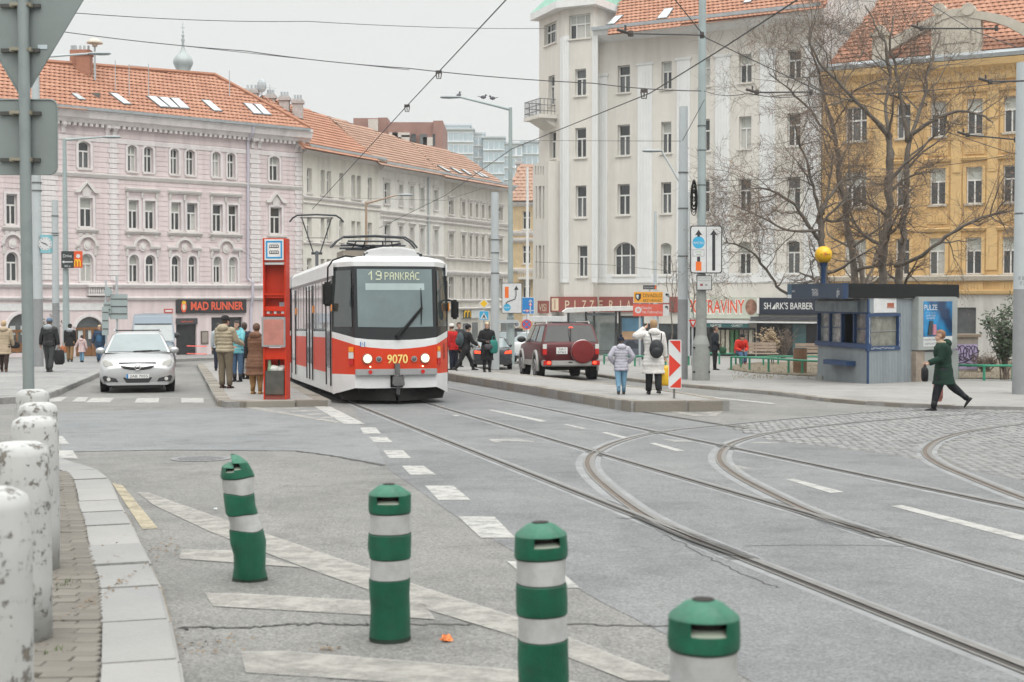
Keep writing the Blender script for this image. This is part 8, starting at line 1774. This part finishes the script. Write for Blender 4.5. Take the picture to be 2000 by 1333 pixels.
def person(label,foot,H,rz,top,legs,hair=None,hat=None,skin=M_SKIN,coat=None,lean=0.,leg_l=(0.,0.),leg_r=(0.,0.),arm_l=(0.,.1,.1),arm_r=(0.,.1,.1),shoe=(.03,.03,.03),boots=0.,puffer=0.,hem=.84,flare=1.,hood=None,collar=None,bulk=1.,head_turn=0.,sit=False,name='person',sleeves=None,sex='f',hairlen=0.,group=None,pony=False,ej_l=None,ej_r=None):
    """faces local +y; legs: (thigh forward, knee bend); arms: (forward, out, elbow bend); angles in radians"""
    k = H / 1.75; o = thing(name,label,'person',foot,rz,group); V3 = Vector
    Hp = .93; hipz = Hp
    def leg(s,th,kn):
        hip = V3((s * .095,0,Hp)); d = rot((0,0,-1),'X',th); knee = hip + d * .43; d2 = rot((0,0,-1),'X',th - kn); an = knee + d2 * .42; return hip,knee,an,d2
    LL_,LR_ = leg(-1,*leg_l),leg(1,*leg_r)
    low = min(LL_[2].z,LR_[2].z) if not sit else .08; dz = .08 - low
    if sit: dz = sit - Hp
    off = V3((0,0,dz))
    LL_,LR_ = [tuple(q + off for q in L[:3]) + (L[3],) for L in (LL_,LR_)]
    pel = V3((0,0,Hp)) + off; tilt = lambda v: pel + rot(V3(v) - V3((0,0,Hp)),'X',-lean)
    chest,neck,headc = tilt((0,.0,1.33)),tilt((0,.01,1.47)),tilt((0,.035,1.625))
    def armj(s,f,ab,el):
        sh = tilt((s * .185,0,1.42)); d = rot(rot((0,0,-1),'Y',-s * ab),'X',f - lean * .5); eb = sh + d * .29; d2 = rot(rot((0,0,-1),'Y',-s * ab * .6),'X',f + el - lean * .5); wr = eb + d2 * .25; return sh,eb,wr,d2
    AL,AR = armj(-1,*arm_l),armj(1,*arm_r)
    if ej_l: e_,w_ = tilt(ej_l[0]),tilt(ej_l[1]); AL = (AL[0],e_,w_,(w_ - e_).normalized())
    if ej_r: e_,w_ = tilt(ej_r[0]),tilt(ej_r[1]); AR = (AR[0],e_,w_,(w_ - e_).normalized())
    S = lambda v: V3(v) * k
    b = B()
    def T(pts,rs,n=10): b.tube([S(p_) for p_ in pts],[r * k for r in rs],n)
    def E(c,r,n=12,m=8): b.sph(S(c),tuple(x * k for x in r),n,m)
    T([pel + V3((0,0,-.06)),pel + V3((0,0,.05)),tilt((0,0,1.1)),chest,tilt((0,0,1.43))],[.135,.15,.125,.15,.1],14); T([neck - V3((0,0,.05)),headc - V3((0,.02,.03))],[.058,.052]); E(tilt((-.1,0,1.4)),(.1,.08,.07)); E(tilt((.1,0,1.4)),(.1,.08,.07))
    for L in (LL_,LR_): T([L[0],L[0].lerp(L[1],.5),L[1],L[1].lerp(L[2],.35),L[2]],[.09,.078,.056,.058,.038]); 
    for A_ in (AL,AR): T([A_[0],A_[0].lerp(A_[1],.5),A_[1],A_[1].lerp(A_[2],.4),A_[2]],[.052,.047,.038,.036,.026])
    # head: skull, jaw, nose, ears, turned on the neck
    hm_ = Matrix.Rotation(head_turn,3,'Z') @ Matrix.Rotation(-lean * .4,3,'X'); hp = lambda v: headc + hm_ @ V3(v)
    E(hp((0,-.01,.03)),(.076,.096,.095)); E(hp((0,.025,-.045)),(.058,.068,.068)); E(hp((0,.095,-.018)),(.014,.02,.026),8,6); E(hp((0,.07,-.085)),(.03,.025,.022),8,6)
    for s in (-1,1): E(hp((s * .077,-.005,-.005)),(.012,.022,.032),8,6)
    me = remesh(b,.0125 * k,skin,'body',4); bo = link_mesh('body',me,o)
    # hands: palm, four fingers, thumb, gently curled
    hb = B()
    for s,A_ in ((-1,AL),(1,AR)):
        w,d = A_[2],A_[3]; side = V3((0,1,0)); side = (side - d * side.dot(d)).normalized(); inn = d.cross(side) * (1 if s < 0 else -1); hb.tube([S(w - d * .02),S(w + d * .04),S(w + d * .085)],[.026 * k,.036 * k,.034 * k],8,True,.55)
        for i,L in enumerate((.068,.076,.072,.056)):
            p0 = w + d * .08 + side * (.028 - i * .0185); p1 = p0 + d * L * .45 + inn * .012; p2 = p0 + d * L * .72 + inn * .035; p3 = p0 + d * L * .8 + inn * .055; hb.tube([S(q) for q in (p0,p1,p2,p3)],[.0092 * k,.009 * k,.008 * k,.006 * k],6)
        t0 = w + d * .03 + side * .028; hb.tube([S(q) for q in (t0,t0 + d * .03 + side * .025,t0 + d * .058 + side * .028 + inn * .015)],[.0115 * k,.0105 * k,.008 * k],6)
    hb.obj('hands',skin,o,True)
    fb = B()
    for s in (-1,1): fb.sph(S(hp((s * .03,.083,.012))),(.011 * k,.006 * k,.007 * k),8,6); fb.box(S(hp((s * .031,.088,.034))),(.03 * k,.008 * k,.006 * k))
    fb.obj('eyes',mat('eye_dark',(.05,.035,.03),.4),o); fb = B(); fb.box(S(hp((0,.09,-.055))),(.04 * k,.008 * k,.01 * k)); fb.obj('mouth',mat('lip',(.4,.16,.14),.5),o)
    # trousers
    lm = cloth(*legs); tb_ = B(); tb_.tube([S(pel + V3((0,0,-.1))),S(pel + V3((0,0,0))),S(pel + V3((0,0,.07)))],[.11 * k,.128 * k * bulk,.11 * k * bulk],16)
    for L in (LL_,LR_):
        pts = [L[0] + V3((0,0,.02)),L[0].lerp(L[1],.3),L[0].lerp(L[1],.7),L[1],L[1].lerp(L[2],.3),L[1].lerp(L[2],.7),L[2].lerp(L[1],.02)]; rs = [.108,.102,.085,.074,.07,.064,.062]
        if boots: rs[-1] = rs[-2] = .05
        tb_.tube([S(p_ + V3((random.uniform(-.004,.004),random.uniform(-.004,.004),0))) for p_ in pts],[r * k * bulk for r in rs],12)
    fold(tb_,k); tb_.obj('trousers',lm,o,True)
    # shoes / boots
    sm_ = cloth('shoe%.2f%.2f' % (shoe[0],shoe[2]),shoe,.5,.1)
    for L in (LL_,LR_):
        a = L[2]; sb = B(); fw = rot((0,1,0),'X',math.atan2(-L[3].y,-L[3].z) * -.0 + (0 if abs(L[3].y) < .35 else -math.atan2(L[3].y,-L[3].z) * -1.0)); fw = V3((0,1,0)) if abs(L[3].y) < .45 else V3((0,-L[3].z,L[3].y)).normalized(); dn = V3((0,-fw.z,fw.y)) * -1 if fw.z else V3((0,0,-1)); dn = -fw.cross(V3((1,0,0))).normalized() * (-1 if fw.cross(V3((1,0,0))).z > 0 else 1) if fw.z else V3((0,0,-1))
        if dn.z > 0: dn = -dn
        sec = [(-.07,.036,.055),(-.03,.043,.085),(.05,.044,.07),(.12,.047,.05),(.17,.036,.035),(.195,.014,.02)]; Vx = []
        for y,w,h in sec:
            for i in range(8): t = 2 * PI * i / 8; Vx.append(S(a + fw * y + V3((w * math.cos(t),0,0)) + dn * (.08 - h / 2 - h / 2 * math.sin(t))))
        sb.add(Vx,[(i * 8 + j,i * 8 + (j + 1) % 8,(i + 1) * 8 + (j + 1) % 8,(i + 1) * 8 + j) for i in range(5) for j in range(8)] + [tuple(range(8)),tuple(range(40,48))])
        sb.tube([S(a + dn * .03),S(a - L[3] * (.06 + boots))],[.048 * k,(.052 if not boots else .066) * k],10); sb.obj('boot' if boots else 'shoe',sm_,o,True)
    # jacket / coat: quilted loft from hem to neck
    cm = cloth(*top); jb = B(); zs = []; z = hem
    prof = [(hem,.2 * flare,.165 * flare),(min(hem + .12,.98),.19 * (1 + (flare - 1) * .6),.155 * (1 + (flare - 1) * .6)),(1.02,.175,.14),(1.15,.175,.14),(1.28,.2,.155),(1.38,.205,.14),(1.44,.165,.11),(1.485,.085,.085)]
    if hem < .6: prof.insert(1,((hem + .95) / 2,.195 * (1 + (flare - 1) * .8),.16 * (1 + (flare - 1) * .8)))
    prof.sort(); N = 44; R_ = []
    for i in range(N + 1):
        z = prof[0][0] + (prof[-1][0] - prof[0][0]) * i / N; 
        for (z0_,a0_,b0_),(z1_,a1_,b1_) in zip(prof[:-1],prof[1:]):
            if z0_ <= z <= z1_ + 1e-6: t = (z - z0_) / (z1_ - z0_); rx,ry = a0_ + (a1_ - a0_) * t,b0_ + (b1_ - b0_) * t; break
        q = 1 + (puffer * (abs(math.sin((z - hem) / .085 * PI)) - .5) if puffer and z < 1.42 else 0); R_.append((z,rx * q * bulk,ry * q * bulk))
    n = 20; Vx = []
    for z,rx,ry in R_:
        for j in range(n):
            t = 2 * PI * j / n; w = 1 + .015 * math.sin(5 * t + z * 9) * (1 if z < 1.0 else .3); v = V3((rx * w * math.cos(t),ry * w * math.sin(t),z)); 
            if z < Hp:  # skirt of the coat follows the legs a little
                sw_ = (LL_[1].y + LR_[1].y) / 2; v = v + V3((0,sw_ * (Hp - z) * 1.0,0)) + off; 
            else: v = tilt(v)
            Vx.append(S(v))
    jb.add(Vx,[(i * n + j,i * n + (j + 1) % n,(i + 1) * n + (j + 1) % n,(i + 1) * n + j) for i in range(N) for j in range(n)] + [tuple(range(n))])
    fold(jb,k); co = jb.obj('coat' if hem < .7 else 'jacket',cm,o,True)
    for A_ in (AL,AR):
        sb = B(); pts = []; rs = []; M_ = 26
        for i in range(M_ + 1):
            t = i / M_; p_ = A_[0].lerp(A_[1],t * 2) if t < .5 else A_[1].lerp(A_[2],t * 2 - 1); r = .083 - .028 * t; q = 1 + (puffer * 1.3 * (abs(math.sin(t * 8 * PI)) - .5) if puffer else .02 * math.sin(t * 20)); pts.append(S(p_)); rs.append(r * q * k * (bulk * .5 + .5))
        nk = S(tilt((0,0,1.43))); pts = [pts[0].lerp(nk,.45) + V3((0,0,.0)),pts[0].lerp(nk,.22) + V3((0,0,.004))] + pts[1:]; rs = [.045 * k,.068 * k] + [min(r_,.078 * k * bulk) for r_ in rs[1:]]
        sb.tube(pts,rs,12); sb.obj('sleeve',cloth(*sleeves) if sleeves else cm,co,True)
    if hood: hb_ = B(); c_ = tilt((0,-.1,1.46)); hb_.sph(S(c_),(.15 * k,.1 * k,.1 * k),16,10); hb_.obj('hood',cloth(*hood),co,True)
    if collar:
        cb_ = B(); c_ = tilt((0,.0,1.485)); cb_.tube([S(c_ + V3((.088 * math.cos(t),.09 * math.sin(t) - .005,.012 * math.sin(t)))) for t in [2 * PI * i / 18 for i in range(19)]],.038 * k,8); cb_.v = [(x + random.uniform(-.008,.008),y + random.uniform(-.008,.008),z + random.uniform(-.008,.008)) for x,y,z in cb_.v]; cb_.obj('collar',cloth(*collar),co,True)
    # hair and hat
    if hair:
        hb_ = B(); src = B(); src.sph((0,0,0),(1,1,1),22,16); keep = []
        for f in src.f:
            c_ = sum((V3(src.v[i]) for i in f),V3()) / len(f)
            if c_.z > .38 or c_.y < .12 - (.5 if c_.z < -.55 else 0) * 0: 
                if c_.z > -.75 - hairlen * 3: keep.append(f)
        hb_.add([S(hp((x * .092,y * .108 - .014,z * (.108 if z > 0 else .118 + hairlen) + .032))) for x,y,z in [(q[0] * (1 + .03 * mnoise.noise(V3(q) * 4)),q[1] * (1 + .05 * mnoise.noise(V3(q) * 5)),q[2]) for q in src.v]],keep); hb_.obj('hair',mat('hair%.2f%.2f' % (hair[0],hair[2]),hair,.7,0,.35,30,.5,60),o,True)
        if pony: pb = B(); pb.tube([S(hp((0,-.1,-.02))),S(hp((.0,-.15,-.1))),S(hp((.0,-.14,-.22)))],[.025 * k,.04 * k,.012 * k],8); pb.obj('ponytail',mat('hair%.2f%.2f' % (hair[0],hair[2])),o,True)
    if hat:
        hb_ = B(); hb_.lathe([(.096,.03),(.1,.06),(.098,.085),(.08,.125),(.05,.15),(.001,.158)],18); hb_.v = [tuple(S(hp((x,y * 1.12 - .012,z - .012)))) for x,y,z in hb_.v]; ho_ = hb_.obj('hat',cloth(*hat[:2]),o,True)
        if len(hat) > 2: pb = B(); pb.sph(S(hp((0,-.012,.175))),.04 * k,10,8); pb.obj('pompom',cloth(*hat[:2]),ho_,True)
    o['_hand_l'] = 0; del o['_hand_l']
    loc = lambda v: Matrix.Translation(foot) @ Matrix.Rotation(rz,4,'Z') @ S(v)
    return {'o': o,'hl': loc(AL[2] + AL[3] * .1),'hr': loc(AR[2] + AR[3] * .1),'back': loc(tilt((0,-.2,1.25))),'k': k,'pel': loc(pel),'loc': loc,'tilt': tilt}
def pp_(px,py,h): return G(px,py,h)
BLK = ('black',(.018,.018,.02)); NVY = ('navy',(.02,.025,.045)); JEAN = ('denim',(.07,.13,.22)); JEANL = ('denim_pale',(.16,.3,.42)); DGR = ('charcoal',(.04,.042,.045))
def bag(name,label,c,sx,sy,sz,m,rz=0.,handle=.12,soft=.15,seed=1):
    """soft carrier hanging from a hand at c"""
    o = thing(name,label,'bag',c,rz); R = random.Random(seed); b = B(); prof = [(.75,0),(.98,-.15),(1.02,-.5),(.95,-.85),(.7,-1.)]; V = []; n = 16
    for w,z in prof:
        for j in range(n): t = 2 * PI * j / n; ce,se = math.cos(t),math.sin(t); V.append((sx / 2 * w * math.copysign(abs(ce) ** .6,ce) * R.uniform(1 - soft,1 + soft * .4),sy / 2 * w * math.copysign(abs(se) ** .6,se) * R.uniform(1 - soft,1 + soft * .4),-handle + z * sz))
    b.add(V,[(i * n + j,i * n + (j + 1) % n,(i + 1) * n + (j + 1) % n,(i + 1) * n + j) for i in range(4) for j in range(n)] + [tuple(range(n)),tuple(range(4 * n,5 * n))]); b.obj('body',m,o,True)
    for s in (-1,1): B().tube([(-sx * .22,s * sy * .2,-handle - .01),(-sx * .15,s * .01,-.02),(0,0,.01),(sx * .15,s * .01,-.02),(sx * .22,s * sy * .2,-handle - .01)],.008,6).obj('handle',m,o)
    return o
A180 = PI
# -- left pavement
p = person('person in a beige padded coat cut by the left photo edge',pp_(8,727,.13),1.72,.2,('beige',(.42,.34,.24)),('brown_black',(.04,.025,.02)),(.45,.33,.2),None,puffer=.05,hem=.62,flare=1.1,hood=('beige',0),leg_l=(.25,.05),leg_r=(-.2,.15),boots=.25,shoe=(.1,.05,.03),arm_r=(.1,.2,.4),bulk=1.12); bag('shoulder_bag','black shoulder bag of the person in beige at the left edge',p['hr'] + Vector((.05,0,.3)),.3,.16,.2,cloth(*BLK),.3)
p = person('man in black leather jacket and blue cap walking away with a backpack in hand',pp_(97,727,.13),1.78,-.12,('leather',(.022,.023,.024),.38,.15),('dark_camo',(.05,.055,.055)),(.1,.07,.05),('cap_blue',(.1,.16,.24)),hem=.86,bulk=1.16,leg_l=(.12,.05),leg_r=(-.12,.15),arm_l=(-.05,.28,.2),arm_r=(0,.25,.12),hood=('grey_hood',(.3,.32,.34)),shoe=(.04,.04,.04)); bag('black_backpack','black backpack carried low by the man in the leather jacket',p['hr'],.36,.22,.48,cloth(*BLK),.2,.08)
p = person('person in black padded jacket and tan trousers with black hat walking away',pp_(137,707,.13),1.62,.1,BLK,('tan',(.28,.17,.08)),(.05,.04,.03),BLK,puffer=.06,hem=.74,bulk=1.1,hood=('grey_hood',0),leg_l=(.1,.05),leg_r=(-.12,.1)); bag('orange_bag','orange brown handbag beside the tan trousers',p['hl'] + Vector((-.05,0,.08)),.3,.14,.3,mat('leather_orange',(.4,.13,.04),.5),.1)
person('small child in a pale pink coat holding hands on the pavement',pp_(160,708,.13),1.15,-.1,('pink',(.6,.45,.44)),JEANL,(.04,.03,.025),None,puffer=.04,hem=.66,flare=1.15,arm_l=(.1,.55,.1),arm_r=(0,.3,.1),leg_l=(.15,.1),leg_r=(-.1,.1),bulk=1.1,hood=('pink',0),name='child',hairlen=.06)
p = person('blond man in open dark blue jacket and jeans walking towards the camera',pp_(195,708,.13),1.58,A180 + .1,('blue_jacket',(.025,.05,.09)),JEAN,(.5,.4,.24),None,hem=.8,bulk=1.18,arm_l=(.05,.25,.2),arm_r=(.0,.3,.15),leg_l=(.2,.05),leg_r=(-.12,.2)); b = B(); b.sph((0,0,0),(.12,.05,.22),12,8); s_ = b.obj('shirt_front',cloth('shirt_blue',(.05,.14,.26)),p['o'],True); s_.location = (0,.12,1.02); bag('blue_bag','blue carrier bag in the hand of the blond man in blue',p['hl'],.26,.14,.3,cloth('bag_blue',(.06,.3,.5),.4),0)
# -- tram platform
p = person('man in beige quilted jacket and black beanie waiting on the platform',pp_(440,759,.12),1.76,-.35,('sand',(.36,.31,.22),.5),('khaki',(.17,.14,.1)),(.04,.03,.02),BLK,puffer=.1,hem=.88,bulk=1.15,hood=('sand',0),arm_l=(.1,.15,.35),arm_r=(.35,.2,.9),leg_l=(.02,0),leg_r=(.06,.04),shoe=(.06,.025,.02),head_turn=-.4)
person('woman in a turquoise jacket and jeans facing the man in beige',pp_(464,746,.12),1.66,A180 - .35,('turquoise',(.16,.45,.5),.5),JEAN,(.03,.022,.02),None,puffer=.05,hem=.82,hood=('turquoise',0),arm_l=(.5,.15,1.5),arm_r=(.3,.2,.9),hairlen=.03,shoe=(.02,.02,.025),boots=.1)
person('person in a grey jacket mostly hidden behind the man in beige',pp_(427,724.5,.12),1.62,.3,('palegrey',(.36,.4,.42)),NVY,(.05,.04,.03),None,puffer=.04,hem=.84,hairlen=.05); person('person in a navy coat hidden behind the woman in turquoise',pp_(478,741,.12),1.62,.6,NVY,BLK,(.06,.04,.03),None,hem=.7,hairlen=.04)
person('woman in a long brown quilted waistcoat and tan boots seen from behind',pp_(501,770,.12),1.57,-.15,('brown',(.17,.085,.05),.6),('tan_leg',(.3,.17,.07)),(.11,.06,.035),None,puffer=.045,hem=.47,flare=1.28,hood=('brown',0),collar=('knit',(.36,.33,.29)),sleeves=BLK,boots=.25,shoe=(.34,.19,.07),bulk=1.15,arm_l=(.05,.2,.15),arm_r=(.05,.2,.15),hairlen=.0)
b = pp_(487,741,.12); sc_ = thing('shopping_trolley','black and white checked shopping trolley beside the brown coat','shopping trolley',b); B().box((0,0,.42),(.3,.22,.56)).obj('bag_body',mat('check_cloth',(.3,.3,.3),.8,0,.95,14),sc_,False,.04); B().tube([(-.12,.12,.1),(-.12,.16,.95),(.12,.16,.95),(.12,.12,.1)],.012,6).obj('frame',M_IRONB,sc_)
for s in (-1,1): B().tube([(s * .15,.06,.08),(s * .18,.06,.08)],.08,14).obj('wheel',M_TYRE,sc_)
# -- far island
p = person('person in a bright red jacket and white hat boarding beside the tram',pp_(885,723,.2),1.52,.9,('red',(.5,.02,.02)),NVY,(.1,.06,.04),('white',(.6,.6,.58)),puffer=.05,hem=.76,bulk=1.15,collar=('fur_tan',(.3,.2,.12)),lean=.08)
person('dark haired person standing behind the red jacket',pp_(896,717,.2),1.58,A180 + .6,DGR,BLK,(.03,.02,.02),None,hem=.8)
p = person('person in black striding with a grey backpack on the far island',pp_(909,724,.2),1.58,-1.1,BLK,BLK,(.02,.02,.02),BLK,hem=.82,bulk=1.12,lean=.12,leg_l=(.5,.1),leg_r=(-.45,.15),arm_r=(.4,.2,.6),arm_l=(-.3,.2,.3)); bp = thing('rucksack','dark grey rucksack on the striding person in black','backpack',p['back'],-1.1); B().sph((0,-.04,-.06),(.16,.12,.24),14,10).obj('pack',DGR and cloth('rucksack',(.06,.08,.09)),bp,True); B().sph((0,-.14,-.12),(.11,.06,.13),12,8).obj('pocket',cloth('rucksack'),bp,True)
p = person('blond woman in a long black coat facing the camera on the far island',pp_(951,727,.2),1.56,A180 + .2,BLK,BLK,(.55,.46,.3),None,puffer=.05,hem=.42,flare=1.12,collar=('fur_black',(.03,.028,.026)),ej_l=((-.27,-.04,1.13),(-.1,.2,1.05)),ej_r=((.27,-.04,1.13),(.06,.21,1.08)),boots=.2,hairlen=.02,bulk=1.08); bag('teal_bag','teal green tote bag on the arm of the woman in black',p['hl'] + Vector((.13,.0,.22)),.26,.14,.42,cloth('teal',(.03,.2,.17),.6),.2); bag('grey_handbag','small dark grey handbag held before the long black coat',p['hr'] + Vector((0,-.05,.05)),.26,.12,.16,cloth('bag_grey',(.07,.07,.08),.4),0)
for px,l,r in ((1003,'left of two far dark figures beyond the lamp post',.2),(1012,'right of two far dark figures beyond the lamp post',-.3)): person(l,pp_(px,697,.1),1.72,A180 + r,DGR,BLK,(.04,.03,.02),None,hem=.8,group='two far pedestrians')
person('girl in a lilac jacket and navy bobble hat walking away',pp_(1213,771,.2),1.2,.05,('lilac',(.42,.41,.47),.5),JEANL,(.05,.03,.025),('navy_hat',(.015,.018,.035),'p'),puffer=.06,hem=.74,hood=('lilac',0),ej_l=((-.36,-.06,1.16),(-.24,.08,.98)),ej_r=((.36,-.06,1.16),(.24,.08,.98)),leg_l=(-.1,.2),leg_r=(.12,.02),boots=.22,shoe=(.025,.025,.028),bulk=1.15,name='child',pony=True)
p = person('woman in a long white padded coat walking away, one hand to her head',pp_(1276,771,.2),1.56,.08,('white_coat',(.62,.6,.58),.5),BLK,(.32,.2,.1),None,puffer=.05,hem=.5,flare=1.15,hood=('white_coat',0),ej_l=((-.43,.08,1.36),(-.2,.1,1.55)),arm_r=(.0,.22,.1),leg_l=(.08,0),leg_r=(-.14,.25),bulk=1.2,hairlen=.0,head_turn=.3)
bp = thing('small_backpack','small black backpack on the long white coat','backpack',p['back'] + Vector((.02,-.1,-.1)),.08); B().sph((0,0,-.05),(.15,.09,.2),14,10).obj('pack',cloth('pack_black',(.03,.032,.036),.4),bp,True); B().sph((0,-.06,-.1),(.11,.05,.1),12,8).obj('pocket',cloth('pack_black'),bp,True)
for s in (-1,1): B().tube([(s * .09,.0,.08),(s * .11,.03,.2),(s * .12,.09,.27)],.014,6).obj('strap',cloth('pack_black'),bp)
bag('yellow_bag','bright yellow carrier bag hanging from the hand of the woman in white',p['hr'],.36,.16,.42,mat('bag_yellow',(.75,.45,.015),.4,0,.2,6),.1,.1)
# -- kiosk pavement
p = person('man in black standing sideways beside the lamp pole foot',pp_(1396,723,HR),1.58,-PI / 2 - .1,('black_blue',(.022,.026,.034)),BLK,(.08,.05,.04),None,hem=.78,bulk=1.12,ej_l=((-.24,.02,1.14),(-.12,.16,.96)),ej_r=((.24,.0,1.14),(.12,.16,.98))); bag('green_bag','dark green bag held by the man in black',p['hr'] + Vector((.08,0,.12)),.26,.16,.24,cloth('green_bag',(.03,.1,.05),.5),0)
cB2 = Vector((P(1443,690,cBn.y).x,cBn.y - .12,cBn.z)); person('man in a red jacket sitting bent forward on the wooden bench',cB2,1.7,A180 + .25,('red_anorak',(.6,.03,.018),.5),JEAN,(.03,.025,.02),BLK,hem=.86,bulk=1.15,lean=.45,sit=.56,leg_l=(1.45,1.5),leg_r=(1.35,1.25),ej_l=((-.26,.14,1.14),(-.1,.34,1.12)),ej_r=((.26,.14,1.14),(.08,.33,1.14)),shoe=(.4,.1,.08))
p = person('woman in a dark green parka walking left past the poster case',pp_(1842,803,0),1.58,PI / 2 - .06,('parka_green',(.012,.034,.024),.85),('black_trousers',(.018,.02,.024)),(.2,.1,.05),None,hem=.6,flare=1.2,bulk=1.22,puffer=.02,collar=('fur_cream',(.4,.33,.24)),hood=('parka_green',0),leg_l=(.32,.1),leg_r=(-.5,.38),arm_l=(.35,.12,.9),arm_r=(-.1,.15,.2),lean=.06,boots=.08,shoe=(.015,.015,.017),hairlen=.0)
bag('black_bag','small black bag held in front of the green parka',p['hl'],.24,.12,.26,cloth(*BLK),1.5,.06); bag('red_white_bag','red and white plastic bag behind the legs of the woman in green',p['hr'] + Vector((.0,.1,.08)),.34,.18,.5,mat('bag_red_white',(.55,.2,.16),.4,0,.9,9),1.4,.1)
